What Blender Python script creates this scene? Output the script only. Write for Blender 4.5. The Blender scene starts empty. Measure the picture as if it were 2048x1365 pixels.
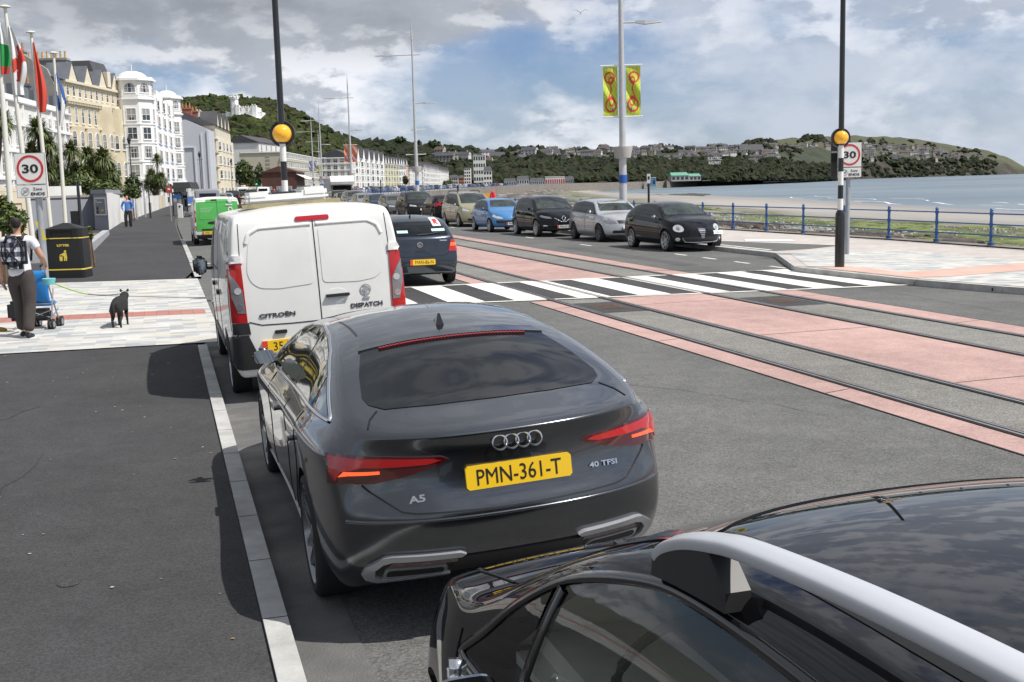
import bpy, bmesh, math, random
import numpy as np
from mathutils import Vector, Matrix, Euler
from mathutils.bvhtree import BVHTree
from mathutils.geometry import delaunay_2d_cdt
random.seed(7)
SC = bpy.context.scene; COL = SC.collection
R = math.radians
# ------------------------------------------------------------------ camera
F, HC, W0, H0, EYE = 2250., 370.7, 2048., 1365., 2.2
ROLL = math.atan(-.027); PITCH = math.atan((H0/2-HC)*math.cos(ROLL)/F)
_c, _s = math.cos(ROLL), math.sin(ROLL)
FW = Vector((0, math.cos(PITCH), -math.sin(PITCH))); UP = Vector((0, math.sin(PITCH), math.cos(PITCH))); RT = Vector((1,0,0))
def ray(px, py):
    u = (px-W0/2)/F; v = (py-H0/2)/F
    return FW + RT*(u*_c+v*_s) - UP*(-u*_s+v*_c)
AX = R(17)                                 # the road runs 17 degrees left of the view
def camber(t): return .035*(min(max(t, .46), 3.5)-.46)
def zg0(x, y): return .003*y-.0104*x       # gentle fall of the promenade
def zg(x, y): return zg0(x, y)+camber(x*math.cos(AX)+y*math.sin(AX))
def G(px, py, z=0.):                       # pixel of the photograph -> point z above the street surface
    d = ray(px, py); zz = z
    for i in range(14): t = (zz-EYE)/d.z; zz = z+zg(d.x*t, d.y*t)
    return Vector((d.x*t, d.y*t, zz))
def D(px, py, Y):                          # pixel -> point at forward distance Y
    d = ray(px, py); t = Y/d.y; return Vector((d.x*t, Y, EYE+d.z*t))
cd = bpy.data.cameras.new('camera'); cam = bpy.data.objects.new('camera', cd); COL.objects.link(cam)
cd.sensor_width = 36; cd.lens = F/W0*36; cd.clip_start = .05; cd.clip_end = 30000
rgt = (RT*_c + UP*_s); upv = (UP*_c - RT*_s)
cam.matrix_world = Matrix(((rgt.x, upv.x, -FW.x, 0), (rgt.y, upv.y, -FW.y, 0), (rgt.z, upv.z, -FW.z, EYE), (0,0,0,1)))
SC.camera = cam
SC.render.resolution_x = 1024; SC.render.resolution_y = 682
SC.view_settings.view_transform = 'Standard'; SC.view_settings.look = 'None'
SC.view_settings.exposure = EXPO = 0.16
# ------------------------------------------------------------------ light
SUN_DIR = Vector((.93, -.36, 0)).normalized(); ELEV = R(57)
sv = SUN_DIR*math.cos(ELEV) + Vector((0,0,math.sin(ELEV)))
sl = bpy.data.lights.new('sun', 'SUN'); sl.energy = 4.7; sl.angle = R(.5); sl.color = (1, .955, .89)
so = bpy.data.objects.new('sun', sl); COL.objects.link(so); so.rotation_euler = sv.to_track_quat('Z', 'Y').to_euler()
wd = bpy.data.worlds.new('World'); SC.world = wd; wd.use_nodes = True
def world():
    nt = wd.node_tree; N = nt.nodes; L = nt.links
    for n in list(N): N.remove(n)
    out = N.new('ShaderNodeOutputWorld'); bg = N.new('ShaderNodeBackground'); bg.inputs[1].default_value = .1
    L.new(bg.outputs[0], out.inputs[0])
    sky = N.new('ShaderNodeTexSky'); sky.sky_type = 'NISHITA'; sky.sun_disc = False
    sky.sun_elevation = ELEV; sky.sun_rotation = math.atan2(SUN_DIR.x, SUN_DIR.y); sky.air_density = 1.15; sky.dust_density = .7; sky.ozone_density = 1.4
    tc = N.new('ShaderNodeTexCoord'); sp = N.new('ShaderNodeSeparateXYZ'); L.new(tc.outputs['Generated'], sp.inputs[0])
    def m(op, a, b=None, c=None, cl=False):
        n = N.new('ShaderNodeMath'); n.operation = op; n.use_clamp = cl
        for i, v in enumerate((a, b, c)):
            if v is None: continue
            if isinstance(v, (int, float)): n.inputs[i].default_value = v
            else: L.new(v, n.inputs[i])
        return n.outputs[0]
    x, y, z = sp.outputs
    zz = m('ADD', m('MAXIMUM', z, 0.), .13)
    cb = N.new('ShaderNodeCombineXYZ'); L.new(m('DIVIDE', x, zz), cb.inputs[0]); L.new(m('DIVIDE', y, zz), cb.inputs[1])
    def noise(vec, sc, det, rough, dist, off):
        mp = N.new('ShaderNodeMapping'); mp.inputs['Location'].default_value = off; L.new(vec, mp.inputs[0])
        n = N.new('ShaderNodeTexNoise'); n.inputs['Scale'].default_value = sc; n.inputs['Detail'].default_value = det
        n.inputs['Roughness'].default_value = rough; n.inputs['Distortion'].default_value = dist; L.new(mp.outputs[0], n.inputs['Vector']); return n.outputs['Fac']
    def ss(v, lo, hi):
        n = N.new('ShaderNodeMapRange'); n.interpolation_type = 'SMOOTHSTEP'; L.new(v, n.inputs[0]); n.inputs[1].default_value = lo; n.inputs[2].default_value = hi; return n.outputs[0]
    def mix(f, a, b):
        n = N.new('ShaderNodeMix'); n.data_type = 'RGBA'
        if isinstance(f, (int, float)): n.inputs[0].default_value = f
        else: L.new(f, n.inputs[0])
        for v, i in ((a, 6), (b, 7)):
            if isinstance(v, tuple): n.inputs[i].default_value = (*v, 1)
            else: L.new(v, n.inputs[i])
        return n.outputs[2]
    G_ = tc.outputs['Generated']
    mpz = N.new('ShaderNodeMapping'); mpz.inputs['Scale'].default_value = (1, 1, 2.1); L.new(G_, mpz.inputs[0]); GZ = mpz.outputs[0]
    big = noise(GZ, 4.2, 10, .56, .15, (1.25, .4, .2))
    med = noise(GZ, 11., 10, .58, .1, (.3, 2.4, .7))
    lft = ss(x, .17, -.14); hi = ss(z, .085, .155); heavy = m('MULTIPLY', lft, hi); rgtv = ss(x, .0, .16)
    cov = m('ADD', m('MULTIPLY', big, .75), m('MULTIPLY', med, .32))
    cov = m('ADD', cov, m('MULTIPLY', heavy, .16)); cov = m('ADD', cov, m('MULTIPLY', hi, .055)); cov = m('ADD', cov, m('MULTIPLY', rgtv, .02))
    mask = ss(cov, .47, .64)
    # light from the upper right: compare with a sample shifted towards the sun
    mps = N.new('ShaderNodeMapping'); mps.inputs['Location'].default_value = (.012, 0, .02); L.new(GZ, mps.inputs[0])
    med2 = noise(mps.outputs[0], 11., 10, .58, .1, (.3, 2.4, .7)); big2 = noise(mps.outputs[0], 4.2, 10, .56, .15, (1.25, .4, .2))
    lit = m('ADD', m('MULTIPLY', m('SUBTRACT', big, big2), 3.2), m('MULTIPLY', m('SUBTRACT', med, med2), 2.2))
    thick = ss(m('SUBTRACT', cov, lit), .50, .78)
    ccol = mix(thick, (8.3, 8.5, 9.0), (4.6, 4.95, 5.6))
    ccol = mix(m('MULTIPLY', heavy, .8), ccol, mix(ss(med, .35, .65), (2.3, 2.5, 2.9), (3.6, 3.85, 4.3)))
    veil = noise(GZ, 5.5, 9, .6, .2, (1.7, 2.2, .3))
    vm = m('MULTIPLY', ss(veil, .36, .62), m('ADD', m('MULTIPLY', rgtv, .62), .22))
    hz = N.new('ShaderNodeVectorMath'); hz.operation = 'MULTIPLY'; L.new(sky.outputs[0], hz.inputs[0]); hz.inputs[1].default_value = (.56, .655, .93)
    base = mix(m('MULTIPLY', ss(z, .12, -.01), .5), hz.outputs[0], (4.6, 5.7, 7.4))
    base = mix(vm, base, (5.5, 6.0, 6.9))
    col = mix(m('MULTIPLY', mask, m('SUBTRACT', 1., m('MULTIPLY', rgtv, .28))), base, ccol)
    L.new(col, bg.inputs[0])
world()
# ------------------------------------------------------------------ materials
MT = {}
def mat(name, col, rough=.6, metal=0., var=0., vs=3., bump=0., bs=40., coat=0., spec=.5, emit=None, coord='Object', trans=0., dirt=None, det=6.):
    if name in MT: return MT[name]
    m = bpy.data.materials.new(name); m.use_nodes = True; MT[name] = m
    nt = m.node_tree; N = nt.nodes; L = nt.links; b = N['Principled BSDF']
    b.inputs['Base Color'].default_value = (*col, 1); b.inputs['Roughness'].default_value = rough; b.inputs['Metallic'].default_value = metal
    b.inputs['Coat Weight'].default_value = coat; b.inputs['Coat Roughness'].default_value = .03; b.inputs['Specular IOR Level'].default_value = spec
    if trans: b.inputs['Transmission Weight'].default_value = trans
    if emit: b.inputs['Emission Color'].default_value = (*emit[0], 1); b.inputs['Emission Strength'].default_value = emit[1]
    tc = N.new('ShaderNodeTexCoord')
    if var:
        n = N.new('ShaderNodeTexNoise'); n.inputs['Scale'].default_value = vs; n.inputs['Detail'].default_value = det; n.inputs['Roughness'].default_value = .62; L.new(tc.outputs[coord], n.inputs['Vector'])
        r = N.new('ShaderNodeMapRange'); L.new(n.outputs['Fac'], r.inputs[0]); r.inputs[1].default_value = .3; r.inputs[2].default_value = .7; r.inputs[3].default_value = 1-var; r.inputs[4].default_value = 1+var
        v = N.new('ShaderNodeVectorMath'); v.operation = 'SCALE'; v.inputs[0].default_value = col; L.new(r.outputs[0], v.inputs['Scale'])
        if dirt:
            n2 = N.new('ShaderNodeTexNoise'); n2.inputs['Scale'].default_value = vs*.37; n2.inputs['Detail'].default_value = 8; L.new(tc.outputs[coord], n2.inputs['Vector'])
            r2 = N.new('ShaderNodeMapRange'); L.new(n2.outputs['Fac'], r2.inputs[0]); r2.inputs[1].default_value = .5; r2.inputs[2].default_value = .72
            mx = N.new('ShaderNodeMix'); mx.data_type = 'RGBA'; L.new(r2.outputs[0], mx.inputs[0]); L.new(v.outputs[0], mx.inputs[6]); mx.inputs[7].default_value = (*dirt, 1); L.new(mx.outputs[2], b.inputs['Base Color'])
        else: L.new(v.outputs[0], b.inputs['Base Color'])
    if bump:
        n = N.new('ShaderNodeTexNoise'); n.inputs['Scale'].default_value = bs; n.inputs['Detail'].default_value = 4; L.new(tc.outputs[coord], n.inputs['Vector'])
        bp = N.new('ShaderNodeBump'); bp.inputs['Strength'].default_value = bump; bp.inputs['Distance'].default_value = .02; L.new(n.outputs['Fac'], bp.inputs['Height']); L.new(bp.outputs[0], b.inputs['Normal'])
    return m
def paint(name, col, metal=.0, rough=.35, coat=1., spec=.0): return mat('paint '+name, col, rough=rough, metal=metal, coat=coat, var=.05, vs=2., spec=spec)
def asphalt(name, col, dark=.7, scale=1., spk=1.):
    m = mat(name, col, rough=.9, spec=.3); nt = m.node_tree; N = nt.nodes; L = nt.links; b = N['Principled BSDF']
    tc = N.new('ShaderNodeTexCoord'); O = tc.outputs['Object']
    def ns(s, d, r=.6):
        n = N.new('ShaderNodeTexNoise'); n.inputs['Scale'].default_value = s; n.inputs['Detail'].default_value = d; n.inputs['Roughness'].default_value = r; L.new(O, n.inputs['Vector']); return n.outputs['Fac']
    def mr(v, a, b_, c, d):
        n = N.new('ShaderNodeMapRange'); L.new(v, n.inputs[0])
        for i, q in enumerate((a, b_, c, d)): n.inputs[i+1].default_value = q
        return n.outputs[0]
    def mul(a, b_):
        n = N.new('ShaderNodeMath'); n.operation = 'MULTIPLY'; L.new(a, n.inputs[0]); L.new(b_, n.inputs[1]); return n.outputs[0]
    vo = N.new('ShaderNodeTexVoronoi'); vo.inputs['Scale'].default_value = 95*scale; L.new(O, vo.inputs['Vector'])
    sepc = N.new('ShaderNodeSeparateColor'); L.new(vo.outputs['Color'], sepc.inputs[0])
    sp = mr(sepc.outputs[0], 0, 1, 1-.42*spk, 1+.5*spk)
    f = mul(mul(mr(ns(.35, 8, .65), .3, .7, .80, 1.18), mr(ns(3.5, 8, .7), .3, .7, .86, 1.14)), sp)
    st = mr(ns(1.1, 9, .7), .60, .72, 1., dark)
    v = N.new('ShaderNodeVectorMath'); v.operation = 'SCALE'; v.inputs[0].default_value = col; L.new(mul(f, st), v.inputs['Scale']); L.new(v.outputs[0], b.inputs['Base Color'])
    bp = N.new('ShaderNodeBump'); bp.inputs['Strength'].default_value = .5; bp.inputs['Distance'].default_value = .006; L.new(sepc.outputs[1], bp.inputs['Height']); L.new(bp.outputs[0], b.inputs['Normal'])
    return m
def blocks(name, tones, bw, bh, mortar, jc, rot=0., rough=.8, off=.5):
    m = mat(name, tones[0], rough=rough); nt = m.node_tree; N = nt.nodes; L = nt.links; b = N['Principled BSDF']
    tc = N.new('ShaderNodeTexCoord'); mp = N.new('ShaderNodeMapping'); mp.inputs['Rotation'].default_value = (0, 0, rot); L.new(tc.outputs['Object'], mp.inputs[0])
    br = N.new('ShaderNodeTexBrick'); L.new(mp.outputs[0], br.inputs['Vector']); br.inputs['Color1'].default_value = (0,0,0,1); br.inputs['Color2'].default_value = (1,1,1,1)
    br.inputs['Scale'].default_value = 1; br.inputs['Mortar Size'].default_value = mortar; br.inputs['Brick Width'].default_value = bw; br.inputs['Row Height'].default_value = bh; br.offset = off; br.inputs['Bias'].default_value = 0
    cr = N.new('ShaderNodeValToRGB'); cr.color_ramp.interpolation = 'CONSTANT'
    el = cr.color_ramp.elements; n = len(tones)
    while len(el) < n: el.new(.5)
    for i, c in enumerate(tones): el[i].position = i/n; el[i].color = (*c, 1)
    L.new(br.outputs['Color'], cr.inputs[0])
    ns = N.new('ShaderNodeTexNoise'); ns.inputs['Scale'].default_value = 2.2; ns.inputs['Detail'].default_value = 8; L.new(tc.outputs['Object'], ns.inputs['Vector'])
    mr = N.new('ShaderNodeMapRange'); L.new(ns.outputs['Fac'], mr.inputs[0]); mr.inputs[1].default_value = .3; mr.inputs[2].default_value = .7; mr.inputs[3].default_value = .86; mr.inputs[4].default_value = 1.1
    v = N.new('ShaderNodeVectorMath'); v.operation = 'SCALE'; L.new(cr.outputs[0], v.inputs[0]); L.new(mr.outputs[0], v.inputs['Scale'])
    mx = N.new('ShaderNodeMix'); mx.data_type = 'RGBA'; L.new(br.outputs['Fac'], mx.inputs[0]); L.new(v.outputs[0], mx.inputs[6]); mx.inputs[7].default_value = (*jc, 1); L.new(mx.outputs[2], b.inputs['Base Color'])
    return m
# ------------------------------------------------------------------ object helpers
def tag(o, label=None, cat=None, group=None, kind=None):
    if label: o['label'] = label
    if cat: o['category'] = cat
    if group: o['group'] = group
    if kind: o['kind'] = kind
    return o
def thing(name, label, cat, loc=(0,0,0), rz=0., group=None):
    o = bpy.data.objects.new(name, None); COL.objects.link(o); o.location = loc; o.rotation_euler = (0,0,rz); o.empty_display_size = .2
    return tag(o, label, cat, group)
def link(name, me, parent=None, loc=None):
    o = bpy.data.objects.new(name, me); COL.objects.link(o)
    if parent: o.parent = parent
    if loc: o.location = loc
    return o
def copy_tree(o, parent=None):
    c = o.copy(); COL.objects.link(c)
    if parent: c.parent = parent
    for ch in o.children: copy_tree(ch, c)
    return c
class MB:
    def __init__(s): s.v = []; s.f = []; s.mi = []
    def add(s, vs, fs, mi=0):
        k = len(s.v); s.v += [tuple(v) for v in vs]; s.f += [tuple(i+k for i in f) for f in fs]; s.mi += [mi]*len(fs); return s
    def box(s, a, b, mi=0, M=None):
        x0,y0,z0 = a; x1,y1,z1 = b
        vs = [(x0,y0,z0),(x1,y0,z0),(x1,y1,z0),(x0,y1,z0),(x0,y0,z1),(x1,y0,z1),(x1,y1,z1),(x0,y1,z1)]
        if M is not None: vs = [M@Vector(v) for v in vs]
        return s.add(vs, [(0,3,2,1),(4,5,6,7),(0,1,5,4),(1,2,6,5),(2,3,7,6),(3,0,4,7)], mi)
    def cbox(s, c, d, mi=0, M=None): return s.box([c[i]-d[i]/2 for i in range(3)], [c[i]+d[i]/2 for i in range(3)], mi, M)
    def tube(s, pts, r, n=10, mi=0, cap=True):
        pts = [Vector(p) for p in pts]; rs = r if isinstance(r, (list, tuple)) else [r]*len(pts)
        vs = []; fs = []
        for i, p in enumerate(pts):
            t = (pts[min(i+1, len(pts)-1)] - pts[max(i-1, 0)]).normalized()
            a = Vector((0,0,1)) if abs(t.z) < .9 else Vector((1,0,0))
            u = t.cross(a).normalized(); w = t.cross(u)
            for k in range(n):
                an = 2*math.pi*k/n; vs.append(p+u*math.cos(an)*rs[i]+w*math.sin(an)*rs[i])
        for i in range(len(pts)-1):
            for k in range(n):
                a = i*n+k; b = i*n+(k+1) % n; fs.append((a, a+n, b+n, b))
        if cap: fs.append(tuple(range(n))); fs.append(tuple(reversed(range((len(pts)-1)*n, len(pts)*n))))
        return s.add(vs, fs, mi)
    def lathe(s, prof, n=24, mi=0, M=None, close=False):      # prof [(r,z)]
        vs = []; fs = []; m = len(prof)
        for k in range(n):
            a = 2*math.pi*k/n
            for (r, z) in prof:
                v = Vector((r*math.cos(a), r*math.sin(a), z)); vs.append(M@v if M is not None else v)
        for k in range(n):
            for j in range(m-1 if not close else m):
                a = k*m+j; b = k*m+(j+1) % m; c = ((k+1) % n)*m+(j+1) % m; d = ((k+1) % n)*m+j; fs.append((a, d, c, b))
        return s.add(vs, fs, mi)
    def prism(s, poly, z0, z1, mi=0, M=None):
        n = len(poly); vs = [Vector((x,y,z0)) for x,y in poly]+[Vector((x,y,z1)) for x,y in poly]
        if M is not None: vs = [M@v for v in vs]
        return s.add(vs, [tuple(reversed(range(n))), tuple(range(n, 2*n))]+[(i, (i+1) % n, (i+1) % n+n, i+n) for i in range(n)], mi)
    def sheet(s, pts, z, mi=0): return s.add([(p[0], p[1], z) for p in pts], [tuple(range(len(pts)))], mi)
    def build(s, name, mats, parent=None, smooth=False, loc=None, ang=35):
        me = bpy.data.meshes.new(name); me.from_pydata([tuple(v) for v in s.v], [], s.f)
        if not isinstance(mats, (list, tuple)): mats = [mats]
        for m in mats: me.materials.append(m)
        me.polygons.foreach_set('material_index', s.mi)
        if smooth:
            me.polygons.foreach_set('use_smooth', [True]*len(me.polygons)); me.set_sharp_from_angle(angle=R(ang))
        me.update(); return link(name, me, parent, loc)
def evaluated(o, remove=True):
    dg = bpy.context.evaluated_depsgraph_get(); dg.update()
    me = bpy.data.meshes.new_from_object(o.evaluated_get(dg), depsgraph=dg)
    if remove: bpy.data.objects.remove(o)
    return me
def text_mesh(txt, size=1., ext=.01, bold=0., align='CENTER', space=1.):
    cu = bpy.data.curves.new('t', 'FONT'); cu.body = txt; cu.size = size; cu.extrude = ext/2; cu.offset = bold; cu.align_x = align; cu.align_y = 'CENTER'; cu.space_character = space; cu.resolution_u = 3
    o = bpy.data.objects.new('t', cu); COL.objects.link(o); me = evaluated(o); bpy.data.curves.remove(cu); return me
def text_obj(name, txt, size, M, m, parent=None, ext=.006, bold=0., sx=1., space=1., fit=None):
    me = text_mesh(txt, size, ext, bold, space=space)
    if fit:                                   # fit = (width, height)
        xs = [v.co.x for v in me.vertices]; ys = [v.co.y for v in me.vertices]
        cx, cy = (max(xs)+min(xs))/2, (max(ys)+min(ys))/2
        a, b = fit[0]/(max(xs)-min(xs)), fit[1]/(max(ys)-min(ys))
        for v in me.vertices: v.co.x = (v.co.x-cx)*a; v.co.y = (v.co.y-cy)*b
    elif sx != 1.:
        for v in me.vertices: v.co.x *= sx
    me.materials.clear(); me.materials.append(m); me.transform(M); me.name = name
    return link(name, me, parent)
def frameM(o, xd, yd):                        # matrix with local x along xd, y along yd
    x = Vector(xd).normalized(); y = Vector(yd); y = (y-x*y.dot(x)).normalized(); z = x.cross(y)
    return Matrix(((x.x,y.x,z.x,o[0]),(x.y,y.y,z.y,o[1]),(x.z,y.z,z.z,o[2]),(0,0,0,1)))
# ---- street frame: t to the right of the kerb line, s along the road; bends right past s=60
def shift(s): return 0. if s < 60 else .00047*(s-60)**2
def ST(s, t, z=0., bend=True):
    if bend: t = t+shift(s)
    x = -s*math.sin(AX)+t*math.cos(AX); y = s*math.cos(AX)+t*math.sin(AX)
    return Vector((x, y, z+zg(x, y)))
def street_obj(mb, name, mats, parent=None, smooth=False):
    ca, sa = math.cos(AX), math.sin(AX)
    mb.v = [(v[0], v[1], v[2]+zg0(v[0]*ca-v[1]*sa, v[0]*sa+v[1]*ca)+camber(v[0])) for v in mb.v]
    o = mb.build(name, mats, parent, smooth); o.rotation_euler = (0,0,AX); return o
def srange(s0, s1):
    out = [s0]; s = s0
    while s < s1-1e-6:
        s = min(s1, s+(3. if s < 60 else 10.)); out.append(s)
    return out
def ribbon(mb, s0, s1, t0, t1, z, mi=0, z1=None, drop=0.):
    ss = srange(s0, s1); f0 = t0 if callable(t0) else (lambda s: t0); f1 = t1 if callable(t1) else (lambda s: t1)
    vs = []
    for s in ss: vs += [(f0(s)+shift(s), s, z), (f1(s)+shift(s), s, z if z1 is None else z1)]
    mb.add(vs, [(2*i, 2*i+1, 2*i+3, 2*i+2) for i in range(len(ss)-1)], mi)
    if drop:
        for side in (0, 1):
            vv = []
            for i, s in enumerate(ss): vv += [vs[2*i+side], (vs[2*i+side][0], s, z-drop)]
            mb.add(vv, [(2*i, 2*i+1, 2*i+3, 2*i+2) if side == 0 else (2*i, 2*i+2, 2*i+3, 2*i+1) for i in range(len(ss)-1)], mi)
# ================================================================== GROUND, ROAD, BEACH, SEA
def st2(t, s, bend=True): return (t+(shift(s) if bend else 0), s)
A_ROAD = asphalt('road asphalt', (.118,.118,.115), .74, 1., .8)
A_TRAM = asphalt('tramway asphalt', (.19,.185,.17), .85)
A_PAVE = asphalt('footway asphalt', (.050,.050,.052), .85, 1.1, .6)
A_DARK = asphalt('dark asphalt', (.055,.055,.057), .9)
M_PINK = asphalt('red tinted concrete', (.41,.275,.25), .95, .7, .3)
M_KERB = mat('granite kerb', (.42,.42,.405), .8, dirt=(.27,.265,.25), var=.18, vs=5, bump=.2, bs=60)
M_WHITE = mat('road marking white', (.76,.75,.70), .7, dirt=(.50,.49,.45), var=.09, vs=3, bump=.15, bs=120)
M_RAIL = mat('worn steel rail', (.36,.34,.32), .28, metal=.8, var=.25, vs=9)
M_RUST = mat('rusty iron', (.10,.065,.05), .8, var=.35, vs=12)
M_GROOVE = mat('rail groove grime', (.018,.017,.017), .8)
M_PROM = blocks('promenade paving', [(.46,.42,.39),(.44,.40,.375),(.48,.435,.40)], .45, .3, .006, (.33,.31,.29))
M_PAVEBLK = blocks('light paving blocks', [(.50,.485,.45),(.345,.365,.375),(.52,.49,.42),(.43,.435,.43),(.54,.535,.51),(.325,.35,.365),(.50,.49,.465)], .40, .16, .004, (.42,.41,.39))
M_TACT = blocks('red tactile blocks', [(.40,.17,.14),(.36,.15,.125),(.43,.19,.155)], .2, .1, .006, (.25,.11,.09), off=0)
M_TACT2 = blocks('pale red tactile blocks', [(.58,.36,.29),(.60,.38,.31),(.55,.34,.28)], .4, .4, .012, (.5,.36,.31), off=0)

EDGE = [ST(-60,21.9), ST(0,21.9), ST(30,21.85), ST(42,21.1), ST(60,21.0), ST(90,20.9), ST(130,20.8), ST(166,20.6)]+[Vector((x_,y_,zg0(x_,y_)+.1)) for x_,y_ in ((-24,215),(-23,270),(-17,330),(-12,430),(17,700),(92,1000),(240,1400))]
g = MB(); g.sheet([(-6000,-400)]+[(-6000,7000),(240,7000)]+[(p.x,p.y) for p in reversed(EDGE)]+[(EDGE[0].x,-400)], -.05)
g.v = [(v[0], v[1], v[2]+zg0(v[0], v[1])) for v in g.v]
tag(g.build('ground', mat('ground earth', (.11,.11,.085), .95, var=.3, vs=.05)), kind='structure')

r = MB(); ribbon(r, -12, 170, lambda s: .46 if s < 28 else .78, 3.5, 0.); ribbon(r, -12, 170, 3.5, 15.7, 0.)
tag(street_obj(r, 'road', A_ROAD), kind='structure')
# far road following the bay
def off_poly(pts, d):
    out = []
    for i, p in enumerate(pts):
        t = (pts[min(i+1, len(pts)-1)]-pts[max(i-1, 0)]).normalized(); out.append(p+Vector((-t.y, t.x, 0))*d)
    return out
FE = EDGE[7:14]
def strip(name, pts, d0, d1, z, m):
    a, b = off_poly(pts, d0), off_poly(pts, d1); vs = []
    for p, q in zip(a, b): vs += [(p.x,p.y,z+zg0(p.x,p.y)),(q.x,q.y,z+zg0(q.x,q.y))]
    k = MB().add(vs, [(2*i,2*i+1,2*i+3,2*i+2) for i in range(len(a)-1)]); return tag(k.build(name, m), kind='structure')
strip('far_road', FE, 8, 34, -.01, A_ROAD)
strip('far_promenade', FE, 0, 8, .05, M_PROM)
# tram tracks: tinted concrete strips, grooved rails
tr = MB()
T_R = (6.50, 7.45, 9.45, 10.55)
for t0, t1 in ((6.05, 6.46), (7.53, 9.36), (10.63, 11.2)):
    for s0, s1 in ((-6, 18.65), (22.6, 160)): ribbon(tr, s0, s1, t0, t1, .005)
tag(street_obj(tr, 'tramway_surface', M_PINK), kind='structure')
ta = MB()
for t0, t1 in ((6.56, 7.41), (9.5, 10.5)):
    for s0, s1 in ((-6, 18.65), (22.6, 160)): ribbon(ta, s0, s1, t0, t1, .0045)
tag(street_obj(ta, 'tramway_asphalt', A_TRAM), kind='structure')
rl = MB()
for t in T_R:
    ribbon(rl, -6, 160, t-.075, t+.075, .013, 2); ribbon(rl, -6, 160, t-.05, t-.018, .021, 0, drop=.01); ribbon(rl, -6, 160, t+.02, t+.045, .019, 0, drop=.01); ribbon(rl, -6, 160, t+.06, t+.068, .016, 1)
for s_ in (5.6, 9.4, 13.3, 17.4, 26.5, 31, 36, 42, 50):
    for t0, t1 in ((6.05,6.40),(7.56,9.34),(10.66,11.2)): rl.sheet([(t0,s_),(t1,s_+.12),(t1,s_+.135),(t0,s_+.015)], .0075, 2)
for t_ in (6.04, 11.21):
    ribbon(rl, -6, 18.6, t_-.012, t_+.012, .0072, 2); ribbon(rl, 22.7, 100, t_-.012, t_+.012, .0072, 2)
tag(street_obj(rl, 'tram_rails', [M_RAIL, M_RUST, M_GROOVE]), kind='structure')
# zebra crossing
zb = MB(); zd = MB()
n_ = lambda t, o=0.: 19.3-.07*t+o
f_ = lambda t, o=0.: 22.25+.03*t+o
for a_, b_ in ((.8,3.5),(3.5,13.6)): zd.sheet([(a_,n_(a_)),(b_,n_(b_)),(b_,f_(b_)),(a_,f_(a_))], .009)
tag(street_obj(zd, 'crossing_surface', A_DARK), kind='structure')
per = 1.16; t = 13.45
while t > .6:
    for a_, b_ in (((t-.62, t),) if not t-.62 < 3.5 < t else ((t-.62, 3.5), (3.5, t))): zb.sheet([(a_,n_(a_,.08)),(b_,n_(b_,.08)),(b_,f_(b_,-.08)),(a_,f_(a_,-.08))], .0145)
    t -= per
for a_, b_ in ((.8,3.5),(3.5,13.6)):
    zb.sheet([(a_,n_(a_,-.06)),(b_,n_(b_,-.06)),(b_,n_(b_,.06)),(a_,n_(a_,.06))], .0125); zb.sheet([(a_,f_(a_,-.06)),(b_,f_(b_,-.06)),(b_,f_(b_,.06)),(a_,f_(a_,.06))], .0125)
tag(street_obj(zb, 'zebra_crossing', M_WHITE), kind='structure')
# manhole surrounds beside the crossing
for (s, t, w) in ((17.3, 6.98, .40), (16.9, 10.0, .42)):
    mh = MB(); mh.sheet([(t-w,s-.75),(t+w,s-.75),(t+w,s+.75),(t-w,s+.75)], .0075, 0); mh.sheet([(t-.25,s-.3),(t+.25,s-.3),(t+.25,s+.35),(t-.25,s+.35)], .012, 1)
    for k in range(6): mh.box((t-.2,s-.25+k*.1,.012), (t+.2,s-.21+k*.1,.018), 1)
    tag(street_obj(mh, 'manhole_cover', [A_DARK, M_RUST]), 'rusty iron cover in a dark asphalt patch between the '+('left' if t < 9 else 'right')+' pair of tram rails', 'manhole cover')
# bay markings
bm_ = MB()
for k in range(4): bm_.sheet([(13.68,23.0+1.75*k),(13.78,23.0+1.75*k),(13.78,23.75+1.75*k),(13.68,23.75+1.75*k)], .006)
for k in range(12): bm_.sheet([(13.1-.03*k+shift(34+5.8*k),34+5.8*k),(13.2-.03*k+shift(34+5.8*k),34+5.8*k),(13.2-.03*k+shift(34+5.8*k),35.+5.8*k),(13.1-.03*k+shift(34+5.8*k),35+5.8*k)], .006)
bm_.sheet([(.80,33.2),(1.9,33.2),(1.9,33.36),(.80,33.36)], .006)
tag(street_obj(bm_, 'bay_markings', M_WHITE), kind='structure')
# left footway, kerb, block paved crossing
fw_ = MB(); ribbon(fw_, -12, 170, -9, lambda s: .34 if s < 28 else .66, .055)
tag(street_obj(fw_, 'pavement', A_PAVE), kind='structure')
kb = MB(); ribbon(kb, -12, 15.75, .345, .465, .075, drop=.09); ribbon(kb, 33.2, 48, .655, .80, .075, drop=.09); ribbon(kb, 28.0, 33.2, .655, .80, .06, drop=.06); pass
for s in np.arange(-11, 15, .915): kb.sheet([(.343,s),(.467,s),(.467,s+.008),(.343,s+.008)], .0765, 1)
tag(street_obj(kb, 'kerb', [M_KERB, M_GROOVE]), kind='structure')
bp_ = MB(); bp_.sheet([(-12,16.0),(.7,16.0),(.7,27.4),(-12,28.9)], .062); bp_.box((.45,16.0,0), (.7,27.4,.061))
tag(street_obj(bp_, 'crossing_pavement', M_PAVEBLK), kind='structure')
tb = MB(); tb.sheet([(-12,19.95),(.6,19.7),(.6,20.45),(-12,20.9)], .066)
tag(street_obj(tb, 'tactile_pavement', M_TACT), kind='structure')
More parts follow.
